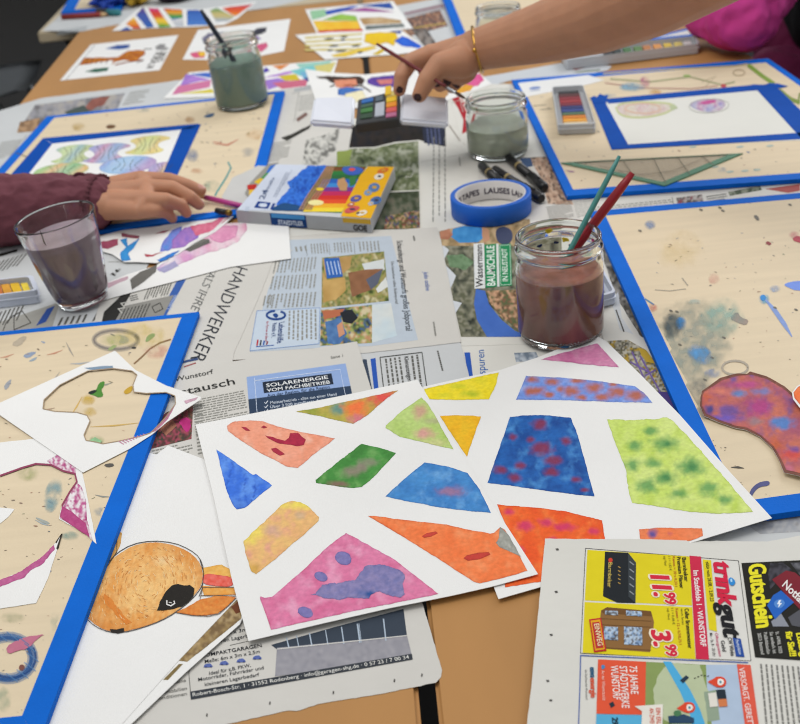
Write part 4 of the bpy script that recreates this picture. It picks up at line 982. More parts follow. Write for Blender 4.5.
strip(dr, [(611.5, 149.5), (612, 145.5), (800, 132.6), (812, 131), (812, 138), (800, 139)], 7.3*mm)
strip(dr, [(604, 99), (756, 84.5), (759, 90), (609, 103.5)], 7.25*mm)
strip(dr, [(752, 84.3), (775, 85), (825, 134), (803, 140)], 7.3*mm)
strip(dr, [(590, 98), (594, 95.8), (597, 97), (600, 93.5), (604, 95.5), (608, 95), (606, 103), (594, 103)], 7.55*mm, name='torn_tape_end')
strip(dr, [(764, 84.6), (770, 83), (778, 83.5), (788, 86), (780, 88)], 7.5*mm, name='torn_tape_end')
# sketch sheet at the left of that board
s = Sheet(6.9*mm); s.base([(518, 83), (588, 75), (604, 80), (590, 84), (525, 97), (523, 92)], CARD)
s.fill(ell(535, 88, 6, 1.4, 10, -.1), '#7a8fc0', 1, jit=.5); s.stroke([(530, 91), (540, 90)], .7, '#8a9ab8')
s.build('sketch_sheet', None, 'small white sketch sheet lying across the left of the upper right board', 'drawing')
s = Sheet(.9*mm); s.base([(440, 84), (500, 74), (572, 61), (612, 66), (608, 70), (585, 75), (512, 80), (470, 92)], mat('grey_sketch_paper', '#c3c7cb', .85, .04, 12, .15, 500))
s.fill([(572, 69), (584, 66), (588, 66.5), (576, 70.5)], '#9a6a6a', 1, jit=.5); s.fill([(572, 72), (600, 69), (600, 71), (578, 73)], '#8a948a', 1, jit=.5)
s.build('sketch_sheet', None, 'pale grey sketch sheet lying beneath the reaching forearm', 'drawing')
s = Sheet(1.6*mm); s.base([(440, 103), (468, 74), (478, 72), (492, 84), (470, 92)], PAPER)
s.fill([(462, 84), (470, 76), (480, 74), (484, 80), (478, 86), (466, 88)], wash('#d83a86', '#e070a0', .3, 3), 1, step=2, m=PAINT, jit=.8)
s.fill([(454, 92), (466, 84), (474, 86), (470, 91), (458, 94)], wash('#e6b030', '#d8902c', .3, 3), 1, step=2, m=PAINT, jit=.5)
s.build('painting', None, 'small painting with pink and yellow patches beneath the wrist with the bracelet', 'painting')

# ---------------------------------------------------------------- pictures at the back
s = Sheet(1.2*mm); s.base([(112, 31), (143, 4.5), (160, 7), (200, 9.5), (257, 1.5), (238, 18), (224, 25), (190, 27), (150, 28)], PAPER, thick=.3*mm)
def band(P, cols, ax):
    cs = [rgb(c) for c in cols]; ys = [p[1] for p in P]; y0, y1 = min(ys), max(ys)
    def f(x, y):
        t = max(0, min(.999, ((y-y0)/(y1-y0)+.05*nz(x, y, .2))))*(len(cs)-1); i = int(t); u = t-i
        return mixc(cs[i], cs[i+1], max(0, min(1, (u-.5)*1.8+.5)))
    return f
for P, cols in (([(119, 31), (127, 27), (132, 30)], ['#3a62b0', '#3a62b0']), ([(126, 24), (134, 17), (141, 28.5), (134, 29)], ['#f0d24a', '#e8902c', '#cc3a24']),
                ([(136, 15), (143, 7), (154, 27), (147, 28)], ['#5a3f8a', '#3f5aa8', '#2f62b0']), ([(148, 8), (158, 8.5), (171, 27), (159, 27.5)], ['#d0307a', '#d8452c', '#efc63a', '#4f9a3c']),
                ([(163, 8.5), (182, 9.5), (183, 18), (172, 20)], ['#c8402c', '#e8a030', '#4f9a4c', '#3a6ab8']), ([(172, 20.5), (183, 19), (184, 26.5), (176, 26.5)], ['#cfd0d4', '#bfc3c8']),
                ([(187, 10), (199, 10), (210, 25), (187, 25.5)], ['#2f5cae', '#3f70c0', '#4a7ec8']), ([(210, 10.5), (217, 8), (235, 17), (228, 21), (216, 22)], ['#6a9a5a', '#c8b878', '#a8b4c0']),
                ([(222, 8), (253, 4), (236, 16), (232, 15)], ['#c43a5a', '#e0582c', '#e8902c'])):
    s.fill(P, band(P, cols, 1), 1, step=1.8, m=PAINT, jit=.3)
s.build('painting', None, 'painting shaped like a long pennant with rainbow coloured stripes at the far edge', 'painting')
s = Sheet(.6*mm); s.base([(60, 80.5), (91, 44.5), (178.5, 35), (159.5, 70)], PAPER, thick=.3*mm)
s.stroke([(66, 80), (95, 45)], .5, '#8a8a88'); 
s.fill([(79, 65), (84, 58), (97, 57.5), (113, 57.5), (118, 57), (128, 51), (138, 50), (145, 50.5), (145, 54), (138, 60), (132, 61), (124, 60), (115, 62), (112, 65.5), (113, 60), (100, 62), (90, 64)], wash('#d08424', '#a04a1c', .35, 4, 1.2), 1, step=1.5, m=PAINT, jit=.4)
s.stroke([(115, 65), (128, 62), (143, 60)], 1.2, '#8f4626'); s.stroke([(144, 49), (152, 49)], .8, '#3a2c26'); s.stroke([(137, 63), (144, 60)], .8, '#3a2c26')
for k in range(5): s.stroke([(86+k*5, 63.5), (88+k*5, 58)], .8, '#6a3a1c', 3)
s.fill([(105, 49), (117, 45), (130, 44.5), (129, 48), (120, 49.5)], '#3f66a8', 1, jit=.4, m=PAINT); s.fill([(85, 72), (95, 68.5), (109, 67.5), (107, 71), (97, 72.5)], '#41705a', 1, jit=.4, m=PAINT)
s.text('KARA', (146, 68.5), (156, 52), (153, 68), '#4a4744', 3, .02); s.text('ISIKA', (156, 62), (163, 47), (163, 61), '#4a4744', 3, .02)
s.fill([(155, 47), (160, 44), (166, 44), (163, 49), (157, 50)], '#8d8c8c', 2, jit=.8)
s.build('painting', None, 'white card with an orange fish drawing on bare brown table at the left', 'painting')
s = Sheet(.6*mm); s.base([(182.5, 59.5), (198, 30), (290.5, 18.8), (284, 51), (240, 60)], PAPER, thick=.3*mm)
for P, c in (([(202, 38), (208, 33), (222, 32), (236, 33), (232, 42), (216, 46), (204, 44)], ('#4a4a62', '#8a86a0')), ([(250, 34), (256, 29), (267, 27), (266, 32), (256, 36)], ('#22222a', '#4a4a58')), ([(246, 38), (258, 36), (262, 39), (250, 42)], ('#7f6ca8', '#a490c0')), ([(252, 46), (266, 42), (268, 46), (262, 52), (252, 50)], ('#c83a6a', '#d87094')), ([(190, 54), (200, 51), (206, 54), (204, 58), (194, 58)], ('#d03a6c', '#e07090')), ([(198, 52), (204, 51), (206, 55), (200, 57)], ('#f0c83a', '#e8b030')), ([(206, 50), (225, 48), (232, 56), (214, 58)], ('#d05a84', '#e6a03c'))):
    s.fill(P, wash(c[0], c[1], .3, 4), 1, step=2, m=PAINT, jit=1)
s.build('painting', None, 'white sheet with purple and pink figures behind the greenish water jar', 'painting')
s = Sheet(1.5*mm); s.base([(163, 98.5), (189, 72.5), (215, 70), (262, 66), (338, 59.5), (333, 76), (303, 87), (240, 96)], PAPER, thick=.3*mm)
for P, c in (([(186, 74), (208, 79), (180, 86)], '#b08fe0'), ([(189, 74.5), (213, 72), (211, 78)], '#4f7fd8'), ([(178, 86), (211, 80), (210, 87), (172, 95)], '#e58fb0'), ([(178, 94), (212, 89), (214, 93)], '#f0e05a'), ([(182, 83), (194, 76), (211, 80)], '#c49ae8'),
             ([(260, 74), (266, 67), (270, 71)], '#5a3fb8'), ([(272, 66), (290, 64), (280, 70)], '#f0a04c'), ([(262, 78), (285, 72), (320, 66), (280, 76)], '#c8a0e8'), ([(290, 71), (330, 61), (332, 68), (300, 76)], '#8fd8dc'), ([(265, 80), (278, 78), (292, 82), (268, 90)], '#b090e0'), ([(272, 83), (308, 79), (306, 86), (282, 89)], '#e07f9c'), ([(278, 76), (296, 74), (300, 80), (285, 81)], '#e6cf3c'), ([(300, 72), (330, 70), (328, 76), (304, 80)], '#8ac0e4'), ([(304, 78), (310, 77), (308, 82)], '#2f4f9c'), ([(296, 64), (334, 60.5), (320, 65), (300, 68)], '#a8e0d0'), ([(314, 66), (336, 62), (330, 74), (318, 74)], '#e8dc90')):
    s.fill(P, wash(c, c, .3, 4), 1, m=PAINT, jit=.3)
s.build('painting', None, 'pastel painting of many small triangles partly behind the greenish water jar', 'painting')
s = Sheet(1.0*mm); s.base([(305, 9.5), (393, .8), (413, 28.5), (318, 35.5)], PAPER, thick=.3*mm)
for P, c, d in (([(310, 11), (325, 9), (327, 16), (312, 20)], '#8fc49a', '#a8d0a8'), ([(325, 11), (352, 6), (360, 6), (345, 11), (327, 15)], '#2f5cc4', '#2450b0'), ([(358, 5.5), (390, 2.5), (394, 9), (372, 7)], '#2f5cb0', '#1f4ca0'), ([(342, 11), (365, 7.5), (395, 12), (372, 12)], '#a85a9c', '#9c4a90'), ([(322, 20), (340, 14), (356, 16), (358, 21), (315, 20)], '#a8cc5c', '#8fc04c'),
                ([(313, 21), (358, 21), (362, 31), (318, 31)], '#f0b62c', '#f0d044'), ([(317, 30.5), (362, 28.5), (363, 31.5), (319, 33)], '#d8483a', '#e0604a'), ([(359, 18), (380, 17), (400, 20), (402, 23), (364, 25)], '#b08a58', '#d0b48c'), ([(365, 26), (403, 23.5), (405, 27), (366, 30)], '#6a7270', '#7f8884')):
    s.fill(P, wash(c, d, .1, 4), 1, step=3, m=PAINT, jit=.3)
s.build('painting', None, 'abstract painting with a yellow block and blue triangles at the top centre', 'painting')
s = Sheet(1.6*mm); s.base([(295, 35), (330, 32), (402, 30), (428, 50), (400, 54), (325, 59.5)], PAPER, thick=.3*mm)
for k in range(4): s.fill([(304, 37+k*4), (362, 33+k*5), (362, 35+k*5), (306, 39+k*4)], wash('#e8d480', '#efe0a8', .2, 3), 1, m=PAINT, jit=.5)
s.fill([(365, 34), (380, 32), (396, 33), (398, 38), (394, 46), (388, 43), (374, 46), (364, 41)], wash('#ecc81c', '#e4b81c', .1, 3), 2, step=3, m=PAINT, jit=1)
s.fill([(331, 55), (372, 46), (378, 48), (345, 57), (334, 57)], wash('#eac83c', '#e6c860', .1, 3), 2, step=3, m=PAINT, jit=.4); s.fill([(372, 54), (386, 47), (386, 50), (378, 55)], '#e6c63c', 2, m=PAINT, jit=.4)
s.fill([(394, 41), (402, 36), (408, 38), (422, 46), (419, 48.5), (402, 46)], wash('#1f56c8', '#2a68d8', .1, 3), 3, step=3, m=PAINT, jit=.5); s.fill([(389, 31.5), (402, 31), (400, 34)], '#1f4aa0', 3, m=PAINT)
for x, y, r in ((329, 39, 5), (344, 37, 4), (334, 46, 5), (356, 46, 4.5), (343, 40, 2.5), (341, 51, 6), (360, 52.5, 3), (330, 50.5, 3)): s.fill(ell(x, y, r, .9, 8, -.1), '#3a424c', 4, jit=.3)
s.build('painting', None, 'painting with a yellow shape, blue corner and short black dashes at the top centre', 'painting')
s = Sheet(2.0*mm); s.base([(305, 69), (330, 72.5), (365, 74.5), (400, 71), (425, 70), (420, 96), (400, 104), (360, 108), (318, 108)], PAPER, thick=.3*mm)
s.fill([(316, 76.5), (330, 76), (345, 77), (360, 76.5), (365, 80), (362, 85), (352, 84), (336, 84), (330, 82), (326, 79), (318, 78)], wash('#4a342a', '#2a201c', .3, 3), 1, step=2, m=PAINT, jit=.5)
s.fill([(334, 80), (356, 79), (358, 86), (348, 89), (336, 87)], wash('#e09a7c', '#d8805c', .3, 3), 2, step=2, m=PAINT, jit=.6); s.stroke([(344, 86), (352, 85)], 1.2, '#8f3a30', 3)
s.fill([(338, 89), (346, 87), (364, 89), (360, 93), (345, 96), (338, 95)], wash('#2f5ca8', '#4a80c8', .3, 3), 2, step=2, m=PAINT, jit=.5); s.fill([(345, 94), (362, 90), (366, 97), (360, 102), (345, 103)], wash('#e8deb0', '#f0e8c8', .3, 3), 3, step=3, m=PAINT)
s.fill([(367, 80), (372, 77), (395, 75), (400, 80), (396, 87), (378, 87), (368, 84)], wash('#4a2f8c', '#6a4aa8', .3, 3), 1, step=2, m=PAINT, jit=.5); s.fill([(376, 80), (393, 79), (392, 84), (380, 85)], wash('#d88a80', '#c86a70', .3, 3), 2, step=2, m=PAINT, jit=.5)
for a_, b2 in (((362, 86), (371, 92)), ((330, 87), (335, 85)), ((352, 86), (363, 86))): s.stroke([a_, b2], 1.3, '#3a2c28', 3)
s.build('painting', None, 'white sheet with two painted heads behind the open paint box', 'painting')

# ---------------------------------------------------------------- torn watercolours near the glass
def pinkw(x, y):
    w_ = rgb('#e9e6e6'); c = mixc(rgb('#e39ab8'), rgb('#c9a0d4'), max(0, min(1, (215-x)/60+.3*nz(x, y, .1))))
    e = nz(x, y, .06, 3)
    return mixc(w_, c, max(0, min(1, .62+.8*e)))
s = Sheet(3.2*mm); s.base([(100, 296), (104, 284), (128, 274), (155, 266), (180, 250), (200, 234), (212, 224), (245, 222.5), (288.5, 224), (291, 258.5), (230, 267), (180, 280), (133, 292), (104, 300)], PAPER, thick=.3*mm)
s.fill([(206, 227), (214, 224), (246, 223), (247, 230), (240, 240), (226, 248), (205, 254), (186, 262), (160, 272), (156, 268), (180, 252), (198, 238)], pinkw, 1, step=3, m=PAINT, jit=1)
s.fill([(206, 224), (222, 226), (238, 226), (236, 237), (222, 243), (212, 240), (204, 234)], wash('#d88ab0', '#e8a8c4', .15, 3), 2, step=3, m=PAINT, jit=1)
s.fill([(157, 270), (175, 261), (179, 266), (164, 273)], '#b9b4dc', 2, m=PAINT, jit=.7)
s.fill([(104, 284), (128, 276), (128, 279), (106, 289)], '#dcb8c4', 1, m=PAINT, jit=.6)
s.fill([(184, 250), (197, 240), (209, 239), (210, 243), (203, 246), (190, 252)], '#77756f', 3, jit=.4); s.lines((186, 249), (208, 240), (190, 252), 3, '#3c3b38', 4, seed=3)
s.fill([(130, 280), (140, 272), (157, 265), (156, 272), (144, 282), (132, 290)], '#6c6a65', 3, jit=.4)
s.build('painting', None, 'white torn sheet with pink wash touching the pencil box', 'painting')
s = Sheet(4.0*mm); s.base([(97, 237), (122, 230), (160, 226), (195, 214), (215, 218), (233, 210), (236, 213), (232, 218), (215, 232), (195, 243), (178, 254), (157, 263), (138, 262), (124, 262), (112, 254), (97, 250)], PAPER, thick=.3*mm)
for P, c, d in (([(99, 242), (118, 239), (118, 245), (108, 249), (99, 248)], '#8f3f58', '#b05a70'), ([(120, 240), (127, 238), (128, 246), (140, 238), (134, 248), (128, 254), (131, 260), (122, 261), (120, 254), (126, 247)], '#2f86cc', '#3f9ad8'),
                ([(121, 233), (140, 236), (138, 239), (122, 237)], '#8a4a58', '#a06070'), ([(144, 254), (152, 255), (164, 252), (154, 256), (146, 257)], '#a83a4c', '#c05060'), ([(154, 234), (172, 229), (164, 233)], '#9a3a58', '#a84a60'), ([(163, 242), (172, 230), (182, 226), (180, 240), (170, 250), (160, 252)], '#4f8fd8', '#8a7fd0'), ([(172, 240), (184, 228), (200, 224), (198, 238), (184, 247), (172, 249)], '#8f70c4', '#b080c0'), ([(190, 226), (212, 222), (230, 212), (231, 216), (213, 231), (196, 236)], '#d05a7c', '#e08aa0'), ([(157, 260), (170, 254), (180, 250), (172, 257), (160, 262)], '#2f78c8', '#3f88d8')):
    s.fill(P, wash(c, d, .2, 3), 1, step=2.5, m=PAINT, jit=.9)
s.stroke([(233, 211), (214, 230), (190, 245)], 1.2, '#e6e2e2', 3)
s.build('painting', None, 'torn cutout with red, blue and purple patches next to the drinking glass', 'painting')

# ---------------------------------------------------------------- duckling sheet and the sheet below it
s = Sheet(2.75*mm); s.base([(190, 600), (252, 590), (243, 617), (240, 624), (186, 672), (127, 728), (96, 760), (84, 740)], PAPER, thick=.3*mm)
s.fill([(230, 600), (246, 590), (242, 612), (241, 619), (230, 628), (205, 648), (187, 662), (179, 661)], photo(['#8a7048', '#a48a5c', '#7c6444', '#b39a70'], .12, 3), 1, step=3, m=PAINT, jit=.4)
s.fill([(231, 607), (240, 600), (241, 612), (236, 614)], '#7a4a2c', 2, m=PAINT, jit=.6); s.fill([(163, 680), (179, 664), (183, 664), (168, 680)], '#8f7a52', 1, m=PAINT, jit=.4)
s.build('painting', None, 'white sheet with a brown painted strip peeking out under the duckling picture', 'painting')
s = Sheet(3.15*mm); s.base([(100, 450), (145, 451.5), (156.5, 454.5), (168, 445.5), (203.5, 459), (262, 560), (250, 590), (237.3, 599), (180, 659), (122, 724), (90, 760), (0, 760), (60, 560)], PAPER, thick=.3*mm)
def fur(dark=0):
    A, B, C_, D = rgb('#f0c27e'), rgb('#e39b4c'), rgb('#d07c30'), rgb('#f3d6a4')
    def f(x, y):
        a = math.atan2(y-570, x-140); h = nz(x*1.0+y*.2, y*.25-x*.2, .33, 3); t = .45+.55*nz(x, y, .04, 8)+.55*h
        c = mixc(A, B, t); e = max(0, (math.hypot((x-145)/62, (y-585)/46)-.72)*1.5)
        c = mixc(c, C_, min(.6, e+max(0, -.2+.8*nz(x, y, .05, 12))))
        d = math.hypot((x-163)/14, (y-561)/8); c = mixc(c, D, max(0, .8-d)*.8)
        return c
    return f
s.fill([(95, 575), (106, 548), (112, 536), (116, 530), (122, 533), (120, 546), (112, 562), (100, 574)], wash('#e6b468', '#d89c50', .2, 3), 1, step=2, m=PAINT, jit=.4)
head = rounded([(84, 612), (90, 595), (97, 578), (106, 566), (116, 556), (132, 546), (150, 542), (170, 544), (188, 551), (198, 560), (203, 570), (202, 586), (192, 598), (176, 612), (160, 621), (140, 628), (124, 632), (110, 632), (96, 626), (87, 617)], 1)
s.fill(head, fur(), 2, step=1.6, m=PAINT, jit=.3)
s.fill([(104, 594), (112, 600), (124, 616), (132, 623), (126, 625), (114, 612), (104, 602)], wash('#dc8a3e', '#d47c34', .3, 3), 3, step=2.5, m=INK, jit=1.2)
_R = random.Random(12)
for k in range(420):
    px = _R.uniform(86, 202); py = _R.uniform(544, 630)
    if not (inside((px, py), head) and inside((px+5, py+5), head) and inside((px-3, py-3), head)): continue
    t_ = math.atan2(py-585, (px-145)*.7)+1.75+_R.uniform(-.25, .25); l_ = _R.uniform(2, 6)
    s.stroke([(px, py), (px+l_*math.cos(t_)*.6, py+l_*math.sin(t_))], .45, _R.choice(['#d0904c', '#cc8844', '#eccb90', '#d89850', '#f0d8a8']), 4, PAINT)
s.stroke(rounded([(84, 612), (90, 595), (97, 578), (106, 566), (116, 554), (132, 544.5), (152, 541), (174, 543), (190, 550), (200, 558), (204, 570), (203, 586), (193, 599), (176, 613), (160, 622), (140, 629), (124, 633), (110, 633), (95, 627), (86, 618)], 1), .7, '#4c4640', 4)
s.stroke([(97, 574), (108, 566), (117, 552), (117, 540), (114, 532)], .7, '#4c4640', 4)
s.fill([(203, 568), (222, 565), (232, 571), (234, 579), (214, 582), (203, 577)], wash('#eec06a', '#e8a848', .2, 3), 3, step=2.5, m=PAINT, jit=.4)
s.fill([(201, 586), (234, 588), (236, 595), (204, 596)], wash('#e89a3c', '#e8b060', .2, 3), 3, step=2.5, m=PAINT, jit=.3)
s.fill(rounded([(202, 578), (206, 574), (216, 575), (231, 577), (234.5, 582), (231, 587.5), (216, 586.5), (203, 584.5)], 1), wash('#e2503c', '#ec7c70', .3, 3), 4, step=2, m=PAINT, jit=.3)
s.fill([(176, 613), (188, 607), (200, 600), (216, 596), (232, 597), (236, 598), (228, 606), (218, 614), (206, 616), (192, 615.5)], wash('#d8742c', '#e69a4c', .25, 3), 4, step=2, m=PAINT, jit=.5)
s.stroke([(176, 613), (192, 616), (208, 617), (219, 614.5), (229, 606), (236, 598.5)], .6, '#5a4a3c', 5); s.stroke([(200, 600), (203, 588), (234, 588)], .6, '#6a5a4c', 5); s.stroke([(201, 596), (236, 596.5)], .6, '#6a5a4c', 5); s.stroke([(200, 560), (204, 574), (202, 590), (199, 597)], .7, '#3c3834', 5)
s.fill([(157, 611), (160, 602), (166, 592), (172, 586), (178, 584.5), (184, 586), (190, 585.5), (194.5, 589), (193.5, 597), (189, 602), (182, 607), (170, 610), (164, 611)], '#28241f', 5, m=PAINT, jit=.5)
s.stroke([(167, 601), (167, 605), (171, 606.5), (175, 604), (174, 601.5)], 1.3, '#e4e2de', 6); s.stroke([(169, 603), (172, 603.6)], .9, '#d8d6d2', 6)
s.fill([(110, 629.5), (117, 630), (124, 628.5), (124.5, 632), (118, 634), (111, 632.5)], '#2e2924', 5, m=PAINT, jit=.4)
s.build('painting', None, 'watercolour of an orange brown duckling head with a black eye at the lower left', 'painting')

# ---------------------------------------------------------------- the two big watercolours
def lr_sd(x, y):
    a, b_ = LRq[0], LRq[3]; d = (b_-a); n = Vector((-d.y, d.x, 0)).normalized()
    if n.dot(LRq[1]-a) < 0: n = -n
    return (Vector((x, y, 0))-a).dot(n)
_q0, _q1 = W(541, 360), W(598, 338)
def lift_p2(x, y):
    sd = lr_sd(x, y); t = max(0, min(1, (sd+.045)/.045)); l = 4.1*mm*t*t*(3-2*t)
    e = W(575, 352); v = max(0, (y-(W(575, 372).y))/.05)
    return l+min(6*mm, 3.0*mm*v*v)*max(0, min(1, (x-.09)/.06))
s = Sheet(3.5*mm, lift_p2, eps=.16*mm)
s.base([(424, 386.5), (462, 378), (500, 370), (540, 356.5), (570, 344), (590, 337), (598, 336.5), (606, 341), (640, 374), (680, 415), (730, 472), (772, 518), (700, 540), (600, 570), (498.5, 599), (460, 500), (410, 400)], PAPER, step=7, thick=.35*mm)
def F(P, c, l=1, st=2.6, j=.5, sd=1): s.fill(P, c, l, step=st, m=PAINT, jit=j, seed=sd)
F([(424, 389), (452, 383), (490, 374), (499, 372.5), (496, 385), (489, 399.5), (460, 400), (428, 399.5)], wash('#f0d818', '#f2e03c', .08, 3, spots=[(459, 387, 9, 3, '#c8cc2c', .7), (471, 394, 9, 3, '#a8bc24', .8), (444, 395, 8, 2, '#d8d430', .7), (480, 380, 6, 3, '#d4d02c', .5)]))
F([(440, 416), (460, 415.5), (481, 416.5), (474, 436), (467, 457), (452, 435)], wash('#f4b41c', '#f0c028', .08, 4))
F([(541, 360), (552, 356), (575, 349.5), (597, 343.5), (608, 355), (619, 367.5), (590, 365), (560, 361.5)], wash('#d588ae', '#c86f9c', .06, 5, c3='#dca0bc'))
F([(526, 376), (545, 377), (560, 377.5), (600, 381.5), (635, 386.5), (645, 394), (652.5, 403), (610, 402), (560, 400), (516, 400), (521, 388)],
  wash('#7f9fe4', '#6a8cd8', .1, 6, c3='#9cb2ea', spots=[(x, y, a, b, '#b8684c', .95) for x, y, a, b in ((532, 380, 6, 3.4), (552, 382, 8, 3.6), (571, 391, 9, 5), (535, 391, 10, 4.5), (550, 395, 5, 2.6), (594, 388, 9, 5), (617, 392, 9, 5), (635, 396, 9, 5), (603, 397.5, 8, 3.5), (613, 384.5, 5, 2), (577, 381, 8, 2.6), (581, 397.5, 7, 2.6), (560, 389, 4, 3))]), st=1.9)
F([(510, 417), (530, 415.3), (550, 415.5), (571, 418), (578, 436), (586, 465), (594.5, 496.5), (570, 494), (540, 490), (512, 486), (487.5, 483), (498, 452)],
  wash('#2466b4', '#174a94', .07, 7, 1.5, c3='#4a8ccc', spots=[(x, y, a, b, '#86304c', .9) for x, y, a, b in ((540, 425, 8, 5), (513, 437, 4, 3.5), (542, 449, 12, 6), (500, 470, 7, 4), (520, 466, 5, 4), (553, 461, 9, 5), (515, 478, 6, 4), (551, 472, 8, 4), (566, 441, 5, 4), (575, 480, 5, 3), (531, 440, 4, 3), (585, 490, 4, 2))]), st=2.0)
F([(607, 419.5), (630, 420), (655, 419.5), (667, 417.5), (673, 421), (700, 450), (730, 484), (753, 512), (720, 514), (690, 512), (655, 506), (632, 503), (628, 488), (626, 470), (615, 442)],
  wash('#c6dc68', '#d4e486', .05, 8, 1.2, c3='#bcd458', spots=[(x, y, a, b, '#5a9a58', .85) for x, y, a, b in ((650, 431, 7, 4), (666, 444, 13, 7), (635, 446, 8, 5), (632, 465, 8, 6), (653, 463, 8, 5), (691, 467, 13, 9), (665, 478, 12, 7), (647, 487, 10, 7), (708, 489, 11, 7), (679, 494, 9, 5), (726, 500, 8, 5))]+[(x, y, a, b, '#2f7a48', .7) for x, y, a, b in ((667, 444, 5, 3), (692, 467, 6, 4), (666, 478, 5, 3))]), st=2.2, j=.8)
F([(497, 504.5), (512, 506), (540, 508), (568, 512), (602, 520.5), (605, 538), (606, 565), (580, 573), (540, 582), (505, 587.5), (503, 570), (520, 560)],
  wash('#f0662a', '#ea5624', .06, 9, 1.2, c3='#f4803c', spots=[(x, y, a, b, '#cf2f6c', .8) for x, y, a, b in ((509, 512, 5, 3), (525, 526, 8, 5), (546, 522, 7, 4), (564, 527, 11, 4), (594, 532, 6, 3.4), (516, 550, 7, 4), (552, 540, 6, 3))]), st=2.2)
F([(639, 529.5), (660, 527.8), (702, 528.5), (703, 536), (690, 541), (641, 545)], wash('#f08a5c', '#ee7c48', .06, 9, spots=[(653, 534, 5, 4, '#3f4a9c', .9), (670, 534, 3, 2, '#c05a6c', .6)]))
s.build('painting', None, 'large watercolour with spotted green and dark blue panels, lower of the two big ones', 'painting')

def lift_p1(x, y):
    p = W(537, 573); d = math.hypot(x-p.x, y-p.y); return 1.2*mm*max(0, 1-d/.05)**2
s = Sheet(4.75*mm, lift_p1, eps=.16*mm)
s.base([(195.5, 424.5), (270, 410), (350, 394), (417.5, 379.5), (450, 433), (490, 500), (538, 574), (490, 587), (450, 596), (390, 608), (320, 624), (248.5, 641), (232, 580), (212, 490)], PAPER, step=9, thick=.35*mm)
F([(227, 426), (233, 422), (250, 420.5), (263, 421.3), (276, 426), (300, 432), (335, 438.5), (324, 447), (313, 455), (298, 468), (288, 467), (262, 454), (240, 440), (228, 431)], wash('#f0a488', '#ec9878', .06, 3, 1.2, c3='#f4bca4'))
F([(265, 435.5), (285, 441), (289, 438), (290, 433.5), (298, 433), (306, 440), (304, 445), (297, 446.5), (290, 445), (284, 444.5), (277, 443), (268, 438.5)], wash('#b82c48', '#a02040', .2, 3), 2, 2, .5)
for P in ([(241, 427), (246, 427.5), (250.5, 431), (246, 431)], [(261, 427.5), (264, 425.6), (267.5, 427.5), (264, 428.6)], [(271, 449), (276, 448), (285, 454.5), (280, 456), (273, 452)]): F(P, wash('#b03048', '#a82840', .2, 3), 2, 2, .3)
F([(216.5, 449.5), (226, 456), (235, 462), (253, 475), (256, 474), (272, 485.5), (258, 497), (246, 507), (237, 509.5), (233, 505), (229, 497), (225, 485), (222, 472)],
  lambda x, y: mixc(mixc(rgb('#3a72dc'), rgb('#5f94ea'), .5+1.2*nz(x, y, .09, 2)), rgb('#1f4cb4'), max(0, 1-abs(nz(x, y, .07, 9))*11)*.75+max(0, min(1, (y-496)/14))*.5), st=1.8)
F([(296, 411.5), (318, 408), (345, 402), (398, 390.5), (385, 400), (368, 415), (353, 424), (340, 421), (318, 416)], wash('#a8a848', '#c0a850', .09, 4, spots=[(338, 409, 9, 6, '#5f8f88', .9), (356, 408, 13, 9, '#f07840', 1), (358, 420, 9, 5, '#dc6c8c', .8), (384, 398, 16, 9, '#e2564e', 1), (312, 411, 8, 4, '#8f9c3c', .7)]), st=1.9)
F([(361.5, 444), (378, 447.5), (396, 453), (386, 464), (376, 475), (362, 487), (352, 488), (338, 486.5), (316, 483), (315.5, 480), (338, 462)], wash('#4c9444', '#3f8038', .07, 5, 1.2, c3='#70a85c', spots=[(338, 484, 11, 3, '#8a6c60', .9), (352, 472, 9, 5, '#8f8474', .9), (368, 463, 10, 4, '#8f8c78', .8), (360, 468, 8, 4, '#94857a', .8)]), st=2.0)
F([(421.5, 397.5), (428, 404), (440, 425), (453.5, 449.5), (430, 444), (400, 437), (385.5, 428), (386, 425.5), (402, 411)], wash('#c2d884', '#b0cc6c', .08, 6, 1.2, spots=[(420, 412, 7, 7, '#cf9c8c', .85), (424, 434, 10, 5, '#dc9c98', .9), (433, 421, 12, 3, '#b4a88c', .6), (436, 443, 14, 4, '#d4cc94', .6)]), st=2.0)
F([(424.5, 462.5), (445, 466), (467.5, 473), (480, 490), (491, 513), (470, 511), (441, 507.6), (410, 502), (385.5, 496.5), (400, 483)], wash('#4a90d0', '#3a7cc0', .07, 7, 1.3, c3='#6ca6dc', spots=[(452, 491.5, 16, 6, '#6a6ca8', .8), (452, 491.5, 12, 4, '#a07898', .85)]), st=2.0)
F([(282.5, 504.5), (292, 501), (301, 502.5), (310, 508), (319, 517), (318.5, 521), (300, 538), (280, 555), (256, 574.5), (251, 571), (246, 555), (243.5, 541)], wash('#ecc478', '#e8b078', .06, 8, 1.2, c3='#e4a08c', spots=[(250, 532, 14, 12, '#f0e060', .8), (300, 505, 22, 5, '#f0dc60', .9), (272, 531, 8, 6, '#c9a49c', .6), (300, 516, 6, 4, '#b8ac9c', .5), (254, 570, 5, 6, '#c89c3c', .7)]), st=2.2, j=.7)
F([(346, 533), (358, 539), (375, 549), (395, 560), (418, 578), (438.5, 594), (400, 602), (350, 612), (310, 621), (271, 630), (266, 615), (260, 598.5), (260.5, 596.5), (265, 598), (272, 597), (300, 573), (322, 552), (330, 545)], wash('#e082a8', '#d66c96', .05, 9, 1.3, c3='#e8a0be'), st=2.6)
